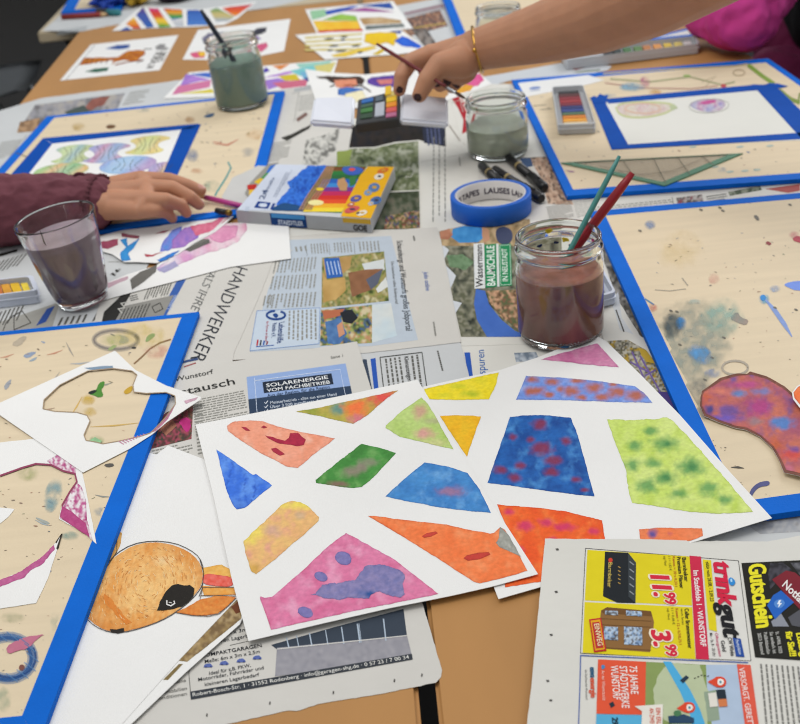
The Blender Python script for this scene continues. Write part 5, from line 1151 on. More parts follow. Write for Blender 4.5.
F([(311, 595), (316, 594), (322, 585), (340, 583), (355, 580.5), (360, 573), (365, 566.5), (380, 564.5), (390, 567), (400, 570.5), (405, 577), (403, 586), (405, 594), (400, 598), (393, 597), (385, 594), (378, 592), (371, 595), (369, 599), (350, 598), (340, 600.5), (328, 599), (318, 596)], wash('#7c7aac', '#9188b4', .16, 10, 1.6, c3='#6a70a4', spots=[(369, 595, 5, 4, '#2f5494', 1), (362, 593, 5, 3, '#4a64a0', .6)]), 2, 1.8, 1.2)
for x, y, a, b in ((343.5, 558.5, 8.5, 6.5), (321, 577, 7, 4.5), (305.5, 612.5, 8, 5)): F(ell(x, y, a, b, 14, .4), wash('#7470ac', '#8880b4', .3, 3), 2, 1.8, 1.1, sd=x)
F([(368, 516), (374, 516), (400, 519.5), (444, 524.5), (470, 530), (490, 533.8), (494, 533), (500, 527.5), (505, 530), (519, 555), (527.5, 571), (505, 577.5), (480, 583.5), (474, 582), (440, 560), (400, 535)], wash('#f4844c', '#f07840', .05, 11, 1.2, c3='#f69c68'), st=2.8)
F([(500, 527), (508, 534.5), (514, 545), (521, 557), (508, 551), (499, 547), (496, 543), (499, 538)], wash('#a4a49a', '#8f9088', .2, 3, c3='#bcbab0'), 2, 2, .5)
F([(422, 536.5), (427, 533.3), (436, 531.8), (438, 533.5), (431, 537), (424, 538)], wash('#d04a3c', '#c84034', .3, 3), 2, 2, .2); F([(463.5, 558.5), (467, 555.5), (478, 553), (489, 552.6), (490.5, 555), (480, 559.5), (468, 561)], wash('#cc4438', '#c03c34', .3, 3), 2, 2, .2)
s.build('painting', None, 'large watercolour with a pink triangle and salmon panel, topmost of the big ones', 'painting')

# ---------------------------------------------------------------- torn frames on the lower left board
def cdt_hole(outer, hole, step):
    vs = [Vector(p) for p in outer+hole]; n = len(outer); m = len(hole)
    es = [(i, (i+1) % n) for i in range(n)]+[(n+i, n+(i+1) % m) for i in range(m)]
    v, e, f, *_ = geometry.delaunay_2d_cdt(vs, es, [], 0, 1e-5)
    out = []
    for t in f:
        c = (sum(v[i][0] for i in t)/len(t), sum(v[i][1] for i in t)/len(t))
        if inside(c, outer) and not inside(c, hole): out.append(tuple(t))
    return [tuple(q) for q in v], out
class HoleSheet(Sheet):
    def base2(s, outer, hole, m, thick):
        v, f = cdt_hole(resample(outer, 6, 0), resample(hole, 3, .6, 4), 0)
        n0 = 0; k = s.mi(m); nv = len(v)
        for off in (0, -thick):
            for q in v: s.v.append(s.pt(q[0], q[1], off)); s.c.append((.6, .6, .6))
        cnt = set()
        for t in f:
            s.f.append(tuple(t)); s.fm.append(k); s.f.append(tuple(nv+i for i in reversed(t))); s.fm.append(k)
            for a, b in zip(t, t[1:]+t[:1]): cnt.add((a, b))
        for a, b in cnt:
            if (b, a) not in cnt: s.f.append((b, a, nv+a, nv+b)); s.fm.append(k)
s = HoleSheet(9.4*mm)
def lf(x, y):
    p = W(200, 398); d = math.hypot(x-p.x, y-p.y); q = W(-2, 405); e = math.hypot(x-q.x, y-q.y)
    return 1.5*mm*max(0, 1-d/.06)**2+2.5*mm*max(0, 1-e/.10)**2
s.lift = lf
hole = [(43, 409), (44, 400), (60, 385), (88, 371), (113, 368.5), (132, 371), (137, 375), (133, 385), (134, 392), (146, 393.5), (166, 392.5), (175, 396), (175.5, 404), (166, 417), (155, 429), (150, 433.3), (140, 436.5), (120, 441), (103, 444), (95, 442), (86, 440.5), (84, 435), (90, 421), (87, 415.5), (77, 412.5), (55, 411.5)]
s.base2([(-3, 404), (115, 350.6), (135.5, 370), (166, 385.5), (201, 397), (200.5, 399.5), (167, 422), (151.5, 434.8), (130, 448.5), (83, 472.5), (-3, 413)], hole, PAPER, .35*mm)
for k in range(9): s.stroke([(119+k*3, 441.5-k*.9), (124+k*2.6, 444.5-k*1.2)], .8, '#c88aa4', 3)
s.fill([(150, 433), (166, 417), (172, 408), (176, 404), (168, 419), (156, 431)], '#c88a9c', 1, m=PAINT, jit=.3); s.fill([(184, 401), (198, 397), (196, 400), (186, 404)], '#d9b0c0', 1, m=PAINT, jit=.5)
s.fill([(84, 368), (104, 366), (113, 366), (113, 368), (92, 370)], '#8fa8c0', 1, m=PAINT, jit=.3); s.fill([(88, 441), (95, 437), (102, 441), (100, 443.4)], '#9ccc98', 1, m=PAINT, jit=.4)
for a, b in zip(hole, hole[1:]+hole[:1]): s.stroke([a, b], .9, '#a58f74', 2)
s.build('torn_paper', None, 'white torn paper frame with a big ragged hole, topmost on the lower left board', 'torn paper')
s = Sheet(8.75*mm)
s.base([(-40, 455), (-10, 444), (0, 442.5), (36, 438.5), (60, 455), (82, 472), (88, 500), (96.5, 544), (84, 533), (70, 525), (59, 519), (61, 508), (67, 497), (77, 482), (75, 474.5), (63, 471), (51, 465), (36, 464), (22, 468.5), (0, 476), (-14, 484), (-18, 505), (-4, 508), (0, 507.5), (14.5, 509), (8, 517), (0, 523.5), (-16, 527), (-18, 580), (0, 580), (22, 571), (43, 556), (55, 543.5), (62, 533.5), (55, 556), (48, 578), (36, 603), (0, 608.5), (-40, 612), (-60, 540)], PAPER, jit=.4, thick=.35*mm)
def mag(x, y):
    t = nz(x*1.6, y*.6, .22, 4); return mixc(rgb('#e9e3e4'), mixc(rgb('#b0407c'), rgb('#c86a9c'), .5+nz(x, y, .1)), max(0, min(1, .55+2.2*t)))
s.fill([(77, 483), (81, 486), (86, 500), (87, 520), (93, 541), (84, 532), (70, 524), (60, 518.5), (62, 508), (67, 497)], mag, 1, step=1.8, m=PAINT, jit=.3)
s.fill([(60, 517), (62, 506), (72, 512), (86, 524), (90, 538), (74, 527)], wash('#ae3c78', '#bc5488', .2, 3), 2, step=2, m=PAINT, jit=.6)
s.fill([(47, 461), (62, 452), (76, 466), (76, 474), (63, 470.5), (51, 464.5)], mag, 1, step=1.8, m=PAINT, jit=.3)
s.stroke([(0, 476), (22, 468), (36, 464), (51, 465), (63, 471), (75, 474), (77, 482), (70, 492), (62, 506)], 1.8, '#93455f', 3)
s.fill([(-10, 582), (0, 580), (22, 571), (43, 556), (54, 545), (55, 549), (44, 563), (30, 571), (24, 578), (10, 583), (-10, 590)], wash('#c8709c', '#b04a84', .15, 3), 1, step=2, m=PAINT, jit=.8)
s.stroke([(56, 543), (62, 534), (57, 549)], 1.4, '#3a332c', 3)
s.build('torn_paper', None, 'white torn paper with magenta painted edges at the left border, under the other torn frame', 'torn paper')

# ---------------------------------------------------------------- painted cutout on the right board
def lift_cut(x, y): 
    a = W(700, 400); c = W(770, 430); d = math.hypot(x-c.x, y-c.y); return 1.0*mm+3.5*mm*min(1, (d/.085))**3
s = Sheet(7.6*mm, lift_cut, eps=.14*mm)
cut = [(700.5, 397), (702, 391), (708, 387), (720, 378), (737, 373.5), (747, 374), (750, 371.5), (767, 376.5), (784, 386), (792, 393), (800, 403), (825, 425), (842, 450), (838, 486), (815, 482), (799.5, 476), (784, 472.5), (779, 460), (772, 448), (760, 437), (746, 430), (735, 428), (718, 422), (704, 416), (700, 406)]
s.base(cut, PAPER, step=5, thick=.35*mm)
inner_ = [(702, 398), (704, 392), (712, 387), (722, 380.5), (738, 376), (752, 375), (767, 379.5), (783, 388.5), (791, 395.5), (799, 405.5), (823, 427), (839, 451), (835, 483), (815, 479), (800, 473.5), (786, 470), (781, 459), (774, 447), (761, 435.5), (747, 428), (735, 426), (719, 420), (706, 414), (702, 406)]
s.fill(cut, wash('#6a4238', '#8a5a4a', .12, 3), 1, step=3, m=PAINT, jit=.2)
s.fill(inner_, wash('#c8705c', '#a8586c', .06, 4, 1.6, c3='#7a5a94', spots=[(739, 394, 7, 4, '#5c84bc', .9), (761, 392, 10, 4, '#6c80bc', .8), (759, 408, 12, 9, '#b04280', .95), (782, 423, 12, 7, '#4f80c0', .95), (728, 411, 12, 6, '#6a5098', .9), (725, 419, 16, 4, '#6a58b8', .9), (709, 410, 5, 5, '#2f3f88', .9), (706, 399, 5, 6, '#c8603c', .8), (745, 385, 14, 4, '#b84a8c', .8), (722, 391, 10, 4, '#e08468', .8), (775, 445, 10, 6, '#c8643c', .9), (792, 455, 12, 6, '#d84a3c', .8), (795, 450, 6, 3, '#5a4a98', .7), (755, 422, 8, 4, '#8a808c', .7), (786, 470, 8, 4, '#c8708c', .7), (820, 450, 14, 8, '#5a78b8', .8)]), 2, step=1.7, m=PAINT, jit=.2)
s.build('painted_cutout', None, 'purple, orange and blue painted paper cutout curling on the right hand board', 'painted paper')
s = Sheet(13.5*mm); s.base([(792, 392.5), (797, 386), (803, 383), (822, 380), (836, 396), (830, 414), (812, 414), (800, 408), (793, 399)], PAPER)
s.fill([(793.5, 392.5), (798, 387), (804, 384), (821, 381.5), (834, 396), (828, 412), (812, 412), (801, 406), (794.5, 398)], wash('#ee6c34', '#f08c54', .1, 3), 1, step=3, m=PAINT)
s.build('painted_cutout', None, 'bright orange paper cutout at the right border touching the purple one', 'painted paper')
# ---------------------------------------------------------------- glass and water
GLASS = mat('clear_glass', '#f4f8f6', .02, 0, 5, trans=1, ior=1.47, spec=.5)
def liquid(name, a, rough=.12, var=.25, sc=40, st=(1, 1, .35)): return mat(name, a, rough, var, sc, stretch=st, spec=.5)
def place(o, loc):
    o.location = loc; return o
def glass_thing(name, base_px, top_y, R, prof, liq_m, level, label, cat, flute=0, nfl=24, dabs=(), group=None, R2=None):
    b = W(*base_px); h = height_at(base_px, top_y); z0 = b.z+(1.6*mm)
    t = empty(name, (b.x, b.y, z0), label, cat, group)
    P = prof(R, h)
    def mod(a, z, j): return 1+flute*math.cos(nfl*a)*(1 if .12*h < z < .62*h else 0)
    bm = lathe(P['glass'], 72, mod); o = bm_obj('glass_body', bm, GLASS, None, True)
    o.parent = t
    if liq_m:
        bm = lathe(P['liquid'](level*h), 56); l = bm_obj('dirty_water', bm, liq_m, None, True); l.parent = t
        for p in l.data.polygons:
            if abs(p.normal.z) > .9: p.use_smooth = False
    for k, (a, z, w, hh, c, fr) in enumerate(dabs):
        bm = bmesh.new(); a = math.radians(a); rr = P['inner'](z*h)-.0004 if fr == 'in' else P['outer'](z*h)+.0006
        n = 12; vs = [bm.verts.new((rr*math.cos(a), rr*math.sin(a), z*h))]
        R_ = random.Random(k)
        for i in range(n):
            q = 2*math.pi*i/n; s_ = R_.uniform(.6, 1.15); da = w/rr*math.cos(q)*s_; dz = hh*math.sin(q)*s_
            vs.append(bm.verts.new((rr*math.cos(a+da), rr*math.sin(a+da), z*h+dz)))
        for i in range(n): bm.faces.new((vs[0], vs[1+i], vs[1+(i+1) % n]))
        bmesh.ops.solidify(bm, geom=bm.faces[:], thickness=.0003)
        d = bm_obj('paint_dab', bm, mat('paint_dab_'+c.strip('#'), c, .5, .1, 80), None, True); d.parent = t
    return t, b, h, z0
def jar_prof(R, h):
    o = [(0, 0), (R*.86, 0), (R*.96, .003), (R, .010), (R, h*.66), (R*.985, h*.73), (R*.93, h*.79), (R*.905, h*.82), (R*.905, h*.84), (R*.985, h*.86), (R*1.0, h*.885), (R*.985, h*.91), (R*.93, h*.925), (R*.925, h*.95), (R*.96, h*.965), (R*.965, h*.985), (R*.94, h)]
    i = [(R*.90, h), (R*.865, h*.985), (R*.86, h*.82), (R*.90, h*.76), (R*.945, h*.70), (R*.955, h*.62), (R*.955, .012), (R*.90, .006), (0, .005)]
    def inner(z):
        return R*.955 if z < h*.68 else (R*.90 if z < h*.8 else R*.862)
    def outer(z): return R*1.001 if z < h*.7 else R*.985
    def liq(l): return [(0, .0048), (R*.895, .0058), (R*.9585, .012), (R*.9585, min(l, h*.64)), (R*.9585, l), (0, l)]
    return dict(glass=o+i, liquid=liq, inner=inner, outer=outer)
jr_t, jr_b, jr_h, jr_z = glass_thing('water_jar', (561, 334.5), 236, .042, jar_prof, liquid('brown_red_paint_water', '#a86e60', var=.5, sc=45, st=(1, 1, .3)), .66,
    'large fluted glass jar of brownish water holding a teal and a red brush', 'jar', .006, 30,
    [(95, .90, .004, .003, '#d6c030', 'in'), (70, .80, .004, .003, '#d8c434', 'in'), (110, .76, .003, .002, '#26407c', 'in'), (60, .74, .005, .002, '#2a4488', 'in'), (85, .77, .003, .002, '#2f3f6c', 'in'), (215, .62, .004, .003, '#2d6a3c', 'in'), (262, .60, .006, .005, '#5a1c24', 'in'), (300, .54, .003, .004, '#4a5a34', 'in'), (265, .07, .006, .0015, '#2a7cae', 'out'), (235, .35, .005, .010, '#b8823c', 'in')])
glass_thing('water_jar', (498.5, 154), 98, .0425, jar_prof, liquid('pale_green_water', '#cdd2bc', var=.12, sc=14), .52,
    'glass jar with pale cloudy green water, standing behind the black markers', 'jar')
ul_t, ul_b, ul_h, ul_z = glass_thing('water_jar', (244, 109), 41, .0435, jar_prof, liquid('grey_green_water', '#88a193', var=.15, sc=14), .66,
    'glass jar with grey green water and one dark brush, on the upper left board', 'jar', dabs=[(255, .86, .004, .010, '#2c3c5c', 'in'), (270, .80, .003, .012, '#2f4468', 'in'), (235, .84, .003, .006, '#5a5f66', 'in')])
ul_t.location.z = TZ+7.4*mm; ul_t.rotation_euler = (0, math.radians(-2), 0)
glass_thing('water_jar', (500, 53), 7, .041, jar_prof, liquid('clear_grey_water', '#8f9a98', var=.1, sc=14), .4,
    'empty looking glass jar at the top behind the bare forearm', 'jar')
def tumbler(R, h):
    rb = .028
    def ro(z): return rb+(R-rb)*(z/h)**.85
    o = [(0, .002), (rb*.8, 0), (rb*.97, .002), (rb*1.0, .006)]+[(ro(z*h), z*h) for z in (.12, .2, .3, .42, .55, .68, .8, .9, .97)]+[(R*1.0, h*.99), (R*.99, h)]
    i = [(R*.965, h), (R*.955, h*.98)]+[(ro(z*h)-.0022, z*h) for z in (.9, .8, .68, .55, .42, .3, .2)]+[(rb*.86, .013), (rb*.6, .010), (0, .010)]
    def liq(l): return [(0, .0098), (rb*.6, .0098), (rb*.87, .0128)]+[(ro(z*h)-.0019, z*h) for z in (.2, .3, .42, .55, .68, .8) if z*h < l]+[(ro(l)-.0019, l), (0, l)]
    return dict(glass=o+i, liquid=liq, inner=lambda z: ro(z)-.0023, outer=lambda z: ro(z))
gt, gb, gh, gz = glass_thing('drinking_glass', (85.5, 303.5), 218, .0445, tumbler, liquid('purple_grey_water', '#9a828c', var=.35, sc=30), .80,
    'drinking glass of murky purple water beside the maroon sleeve', 'glass', .012, 9,
    [(187, .95, .007, .004, '#2f8fdc', 'out'), (60, .97, .003, .0015, '#5a2228', 'out'), (285, .60, .007, .0016, '#9c2c34', 'in'), (262, .93, .0012, .010, '#8f8288', 'in'), (312, .30, .002, .0015, '#3a4a7c', 'in')])
gt.location.z = TZ+3.2*mm; gt.rotation_euler = (0, math.radians(-6), 0)
# ---------------------------------------------------------------- brushes
def brush(P0, P1, r0, r1, handle_m, label, bristle=None, ferrule=True, L_bottom=None):
    """P0 handle end, P1 bristle end"""
    t = empty('paint_brush', P0, label, 'brush'); d = (P1-P0)
    n = 9; pts = [P0+d*(.80*i/(n-1)) for i in range(n)]
    prof = [.6, .92, 1, 1, 1, 1, .95, .88, .75]
    bm = tube(pts, [r0*p for p in prof], 12); bm_obj('handle', bm, handle_m, t)
    bm = tube([P0+d*q for q in (.79, .82, .88, .90)], [r1*.95, r1, r1, r1*.9], 12); bm_obj('ferrule', bm, mat('silver_ferrule', '#b9bbbd', .25, .05, 40, metal=1), t)
    bm = tube([P0+d*q for q in (.895, .92, .95, .98, 1.0)], [r1*.9, r1*1.1, r1, r1*.6, r1*.1], 10); bm_obj('bristles', bm, mat('brown_bristles', '#4a3428', .8, .3, 200), t)
    return t
def thru(pxa, ya, pxb, yb, k0, zlow):
    A = WY(*pxa, ya); B = WY(*pxb, yb); d = (B-A); t = (A.z-zlow)/(-d.z); return A, A+d*t
yj = jr_b.y
xj = jr_b.x; zb_ = jr_z+.012
A, B = WY(619.5, 156, yj+.030), Vector((xj-.024, yj-.010, zb_+.018))
brush(A, B, .0027, .0027, mat('teal_lacquer', '#4d8e88', .35, .06, 60), 'thin teal paint brush standing in the large fluted jar')
A, B = WY(632.5, 173, yj+.030), Vector((xj-.027, yj+.004, zb_+.020))
brush(A, B, .0046, .0042, mat('dark_red_lacquer', '#9c1a26', .35, .15, 60), 'thick dark red paint brush standing in the large fluted jar')
yj = ul_b.y
A, B = WY(201, 10, yj-.005), Vector((ul_b.x+.024, yj-.004, TZ+.022))
brush(A, B, .0042, .0035, mat('navy_lacquer', '#232a38', .4, .08, 60), 'dark paint brush leaning in the jar of grey green water')
brush(WD(377, 44, 1.60), WD(466, 99, 1.49), .0026, .0022, mat('maroon_lacquer', '#6a2022', .4, .08, 60), 'thin maroon paint brush held in the hand over the paint box')
# ---------------------------------------------------------------- markers, pencils
BLACKP = mat('black_plastic', '#17181a', .35, .05, 60)
def marker(a, b, z, label, r=.0062, m=BLACKP, capm=None, name='marker', cat='marker', cap=.36, dz=0):
    A = W(*a, z); B = W(*b, z); B.z += dz; d = B-A; c = empty(name, A, label, cat, 'black markers lying by the tape roll' if name == 'marker' else None)
    q = 1-cap
    bm_obj('barrel', tube([A, A+d*.015, A+d*.03, A+d*q], [r*.6, r*.85, r*.95, r*.95], 16), m, c)
    bm_obj('cap', tube([A+d*(q-.005), A+d*q, A+d*.97, A+d*.99, B], [r*.95, r*1.08, r*1.04, r*.9, r*.55], 16), capm or m, c)
    if name == 'marker':
        bm_obj('gold_print', tube([A+d*.30, A+d*.34], [r*.965, r*.965], 16), mat('gold_print', '#a08c5a', .4, .1, 60), c)
        s_ = d.normalized(); u = s_.cross(Vector((0, 0, 1))).normalized()
        bm = bmesh.new(); cc = A+d*(q+.12)+Vector((0, 0, r*1.15)); R3 = Matrix((s_, u, s_.cross(u))).transposed()
        add_box(bm, cc, d.length*.2, .003, .0014, R3, .0004); bm_obj('clip', bm, BLACKP, c)
    return c
marker((481, 165), (509, 190), .0075, 'black marker mostly hidden under the edge of the blue tape roll')
marker((494, 169), (542, 199), .0075, 'black marker with its cap beside the right edge of the blue tape roll')
marker((508, 157), (545, 188), .0075, 'black marker lying farthest right, close to the pale water jar')
def pencil(a, b, z, m, label, r=.0036, name='pencil', lead='#d8b890', zb=None):
    A = W(*a, z); B = W(*b, zb if zb is not None else z); d = B-A; c = empty(name, A, label, 'pencil')
    L = d.length; q = 1-.016/L
    bm_obj('barrel', tube([A, A+d*q], [r, r], 6), m, c)
    bm_obj('sharpened_tip', tube([A+d*q, A+d*.985], [r*.98, r*.3], 8), mat('bare_pencil_wood', '#d2ae80', .7, .1, 80), c)
    bm_obj('lead', tube([A+d*.984, B], [r*.3, r*.05], 8), m, c)
    return c
pencil((246, 207), (197, 195.5), .012, mat('magenta_lacquer', '#b83a86', .35, .08, 60), 'magenta coloured pencil held at the fingertips of the left hand', zb=.014)
t = marker((216, 210.5), (231, 213), .0125, 'stub of a black and gold pen by the corner of the white pencil box', .004, name='pen', cat='pen', capm=mat('brass_tip', '#8a7238', .35, .1, 60, metal=.8), cap=.25)
pencil((62, 17), (108, 14.2), .006, mat('brick_red_lacquer', '#8c2c28', .5, .08, 60), 'long red pencil on the pale far table', r=.0065)
marker((120, 12.5), (97, 12), .008, 'teal and black felt pen on the pale far table', .008, m=mat('teal_plastic', '#2f7f86', .4, .08, 60), name='pen', cat='pen', capm=BLACKP, cap=.45)
# blob things on the far table
def lump(name, c, sx, sy, sz, m, label, cat, seed, amp=.35, sub=4):
    bm = bmesh.new(); bmesh.ops.create_icosphere(bm, subdivisions=sub, radius=1)
    for v in bm.verts:
        n = noise.fractal(v.co*2.2+Vector((seed, 0, 0)), 1, 2, 3); v.co *= 1+amp*n
        v.co.x *= sx; v.co.y *= sy; v.co.z = max(-.8, v.co.z)*sz
    o = bm_obj(name, bm, m, None, True); o.location = c+Vector((0, 0, sz*.8)); return tag(o, label, cat)
lump('crumpled_cloth', W(110, 6, .002), .040, .05, .022, mat('bright_blue_cloth', '#1f4fc0', .6, .2, 30), 'bright blue crumpled cloth on the far table', 'cloth', 3, .7)
lump('sponge', W(138, 3, .002), .026, .05, .022, mat('mustard_sponge', '#b8952c', .9, .3, 60, .6, 200), 'mustard yellow sponge on the far table', 'sponge', 8, .5)
lump('pouch', W(176, 0, .002), .050, .04, .022, mat('dark_plum_cloth', '#2e2434', .8, .1, 30), 'dark pouch at the very top edge on the far table', 'pouch', 5, .2)
# ---------------------------------------------------------------- tape roll
c = W(491.5, 212.5); c.z = TZ+1.2*mm
RR = .0495; RI = .0435; HT = height_at((491.5, 212.5), 194)
t = empty('tape_roll', c, 'roll of bright blue masking tape standing flat beside the black markers', 'tape')
bm = lathe([(RI, 0), (RR-.0008, 0), (RR, .0006), (RR, HT-.0006), (RR-.0008, HT), (RI, HT), (RI, 0)], 96)
o = bm_obj('tape', bm, mat('blue_tape_roll', '#1260c4', .55, .08, 40, .2, 600), None, True); o.parent = t
o.data.shade_smooth() if hasattr(o.data, 'shade_smooth') else None
CORE = mat('white_cardboard_core', '#cfcbc8', .7, .05, 30)
bm = lathe([(RI-.0022, .0003), (RI-.00005, .0003), (RI-.00005, HT-.0003), (RI-.0022, HT-.0003), (RI-.0022, .0003)], 96)
co = bm_obj('cardboard_core', bm, CORE, None, True); co.parent = t
for phi, txt in ((96, 'TAPES  LAUSES'), (20, 'LAUSES'), (168, 'TAPES')):
    V, Fc, w, h = glyphs(txt, .03); sc = .0075/h; r = RI-.0026
    vs = []
    for x, y in V:
        a = math.radians(phi)-(x-w/2)*sc/r; vs.append((r*math.cos(a), r*math.sin(a), HT*.34+y*sc))
    me = bpy.data.meshes.new('print'); me.from_pydata(vs, [], Fc); o = link('print', me, None, [mat('core_print', '#4b4552', .8)]); o.parent = co
# ---------------------------------------------------------------- set square
GREEN = mat('green_tinted_plastic', '#5a9070', .15, .05, 30, alpha=.78, spec=.5)
CLEARP = mat('smoky_clear_plastic', '#9c9484', .12, .04, 30, alpha=.2, spec=.5)
z = 8.4*mm
A, B, Cc = W(561, 162.5, z), W(743, 153, z), W(665, 185.5, z)
t = empty('set_square', (A+B+Cc)/3, 'transparent green edged geometry set square on the upper right board', 'ruler')
def inn(P, w):
    o = []
    n = len(P); cen = sum(P, Vector())/n; L_ = []
    for k in range(n):
        p, q = P[k], P[(k+1) % n]; d = (q-p).normalized(); nn = Vector((-d.y, d.x, 0))
        if nn.dot(cen-p) < 0: nn = -nn
        L_.append((p+nn*w[k], q+nn*w[k]))
    for k in range(n):
        r = line_x(*L_[(k-1) % n], *L_[k]); o.append(r)
    return o
tri_ = [A, B, Cc]; I = inn(tri_, (.0012, .011, .009))
bm_obj('clear_plate', slab(I, .0014), CLEARP, t)
for k, nm in ((0, 'hypotenuse_edge'), (1, 'right_edge'), (2, 'left_edge')):
    a, b = tri_[k], tri_[(k+1) % 3]; ai, bi = I[k], I[(k+1) % 3]
    bm_obj(nm, slab([a, b, bi, ai], .0016), GREEN, t)
s = Sheet(8.6*mm)
for x, y0 in ((653, 157.5), (677, 156.5), (701, 155.5), (622, 159)):
    k = (x-561)/182; s.stroke([(x, y0), (x+13-(0 if x > 640 else 3), y0+(26 if x == 653 else 18 if x == 677 else 10 if x == 701 else 15))], .7, '#6d6a5c', 1)
for i in range(42):
    x = 570+i*3.9; y = 162.2-(x-561)*.0505; s.stroke([(x, y), (x+.8, y+(2.6 if i % 5 == 0 else 1.3))], .35, '#5e5c50', 1)
s.stroke([(600, 166), (640, 175), (672, 171), (700, 160)], .4, '#6d6a5c', 1)
s.build('scale_marks', t)
# ---------------------------------------------------------------- paint boxes
TIN = mat('grey_white_plastic', '#c2c5c8', .3, .05, 30); TINB = mat('bluish_white_plastic', '#ccd2df', .3, .05, 30); TIND = mat('dark_tray', '#3a3b3d', .5, .1, 30)
def tray(name, q, z0, h, wall, m, pans, label, cat='paint box', lip=.0015, rows=None):
    """q four px corners of the top rim (TL,TR,BR,BL) at height z0+h"""
    P = [W(x, y, z0+h) for x, y in q]; cen = sum(P, Vector())/4; t = empty(name, (cen.x, cen.y, TZ+z0), label, cat)
    I = [p+(cen-p).normalized()*wall*1.4 for p in P]
    bm = bmesh.new()
    def ring(Q, z): return [bm.verts.new((p.x, p.y, TZ+z)) for p in Q]
    sub = lambda Q: [v for v in Q]
    def rnd(Q):
        pts = [(p.x, p.y) for p in Q]
        out = []
        n = 4
        for i in range(n):
            a = Vector(pts[(i-1) % n]); b = Vector(pts[i]); c = Vector(pts[(i+1) % n]); r = min(.006, (a-b).length*.3, (c-b).length*.3)
            p0 = b+(a-b).normalized()*r; p1 = b+(c-b).normalized()*r
            for k in range(5):
                u = k/4; out.append(p0*(1-u)**2+b*2*u*(1-u)+p1*u*u)
        return [Vector((v.x, v.y, 0)) for v in out]
    O = rnd(P); N = rnd(I); S1 = rnd([p+(p-cen).normalized()*lip for p in P])
    seq = [ring(O, z0), ring(O, z0+h*.45), ring(S1, z0+h*.5), ring(S1, z0+h*.56), ring(O, z0+h*.6), ring(O, z0+h), ring(N, z0+h), ring(N, z0+h*.25)]
    k = len(O)
    for a, b in zip(seq, seq[1:]):
        for i in range(k): bm.faces.new((a[i], a[(i+1) % k], b[(i+1) % k], b[i]))
    bm.faces.new(seq[0][::-1]); bm.faces.new(seq[-1])
    bmesh.ops.recalc_face_normals(bm, faces=bm.faces)
    bm_obj('tray', bm, m, t)
    # pans along TL->BL (rows) or TL->TR
    for (u0, v0, u1, v1, c) in pans:
        def at(u, v): return (I[0]*(1-u)+I[1]*u)*(1-v)+(I[3]*(1-u)+I[2]*u)*v
        Q = [at(u0, v0), at(u1, v0), at(u1, v1), at(u0, v1)]
        for p in Q: p.z = TZ+z0+h*.72
        bm_obj('paint_pan', slab(Q, h*.45, bevel=.0006), mat('cake_paint_'+c.strip('#'), c, .55, .2, 60), t)
    return t
cols = ['#2a2c2e', '#5c2a2c', '#8a2430', '#a02c34', '#7c2034', '#28306c', '#2c3f86', '#4d6a4c', '#d07a1c', '#e6a02c', '#d8c69c']
tray('paint_tin', [(552, 86.5), (583, 84.5), (595.5, 123.5), (558, 125)], .0078, .014, .003, TIN, [(.16, .06+i*.083, .84, .06+i*.083+.072, c) for i, c in enumerate(cols)], 'narrow grey paint tin with red to yellow cakes on the upper right board')
tray('paint_tin', [(560, 49.5), (696, 35.5), (699.5, 43.5), (566, 60)], .002, .016, .003, TIN, [(x, .2, x+.06, .72, c) for x, c in ((.30, '#2c2c2e'), (.37, '#20302c'), (.45, '#3f6c3c'), (.53, '#557a40'), (.60, '#c07a40'), (.68, '#d89040'), (.76, '#d8b83a'), (.84, '#e0cc70'), (.91, '#d8d8d4'))], 'long grey paint tin at the top right beyond the forearm')
tray('paint_tin', [(-45, 284), (33, 275), (38, 290), (-42, 300)], .002, .016, .004, TINB, [(.58, .08, .70, .92, '#d89a2c'), (.71, .08, .84, .92, '#e0b41c'), (.86, .15, .96, .85, '#ecd040'), (.45, .08, .57, .92, '#c8702c')], 'bluish white paint tin with yellow cakes at the left border beside the drinking glass')
tray('paint_tin', [(575, 262), (604, 270), (616, 292), (578, 302)], .002, .013, .003, TINB, [(.2, .1, .8, .3, '#4a4c50'), (.2, .35, .8, .6, '#3a4a44'), (.2, .65, .8, .9, '#6a6c70')], 'small bluish paint tin mostly hidden behind the large fluted jar')
# taped card beyond that
s = Sheet(2.5*mm); s.base([(645, 39), (690, 27.5), (718, 30), (708, 35.5), (665, 41)], TAPE); s.fill([(655, 38), (688, 30), (698, 31), (690, 34.5)], '#dddcd8', 1); s.build('taped_card', None, 'small white card with blue tape edges beside the pink sleeve', 'card')
# ---------------------------------------------------------------- held folding paint box
t = empty('folding_paint_box', WD(380, 110, 1.57), 'open folding paint box with white lids held in the air by the right hand', 'paint box')
WHITEP = mat('white_glossy_plastic', '#e2e5ee', .22, .04, 20)
def pan3(q, th, name, m, par, bev=.002): return bm_obj(name, slab([WD(*p) for p in q], th, bevel=bev), m, par)
pan3([(314, 97, 1.60), (355, 95.5, 1.60), (353.5, 124, 1.555), (310, 120.5, 1.555)], .010, 'left_lid', WHITEP, t, .003)
lid = pan3([(402, 92.5, 1.60), (448, 97, 1.60), (448.5, 123.5, 1.555), (400, 119.5, 1.555)], .010, 'right_lid', WHITEP, t, .003)
pan3([(404, 108, 1.5745), (446, 111, 1.5745), (446, 113.5, 1.5705), (404, 110.5, 1.5705)], .001, 'lid_rib', WHITEP, lid, .0004)
md = pan3([(358, 99.5, 1.60), (399, 89.5, 1.60), (399, 118.5, 1.553), (355.5, 124.5, 1.553)], .014, 'tray', TIND, t, .001)
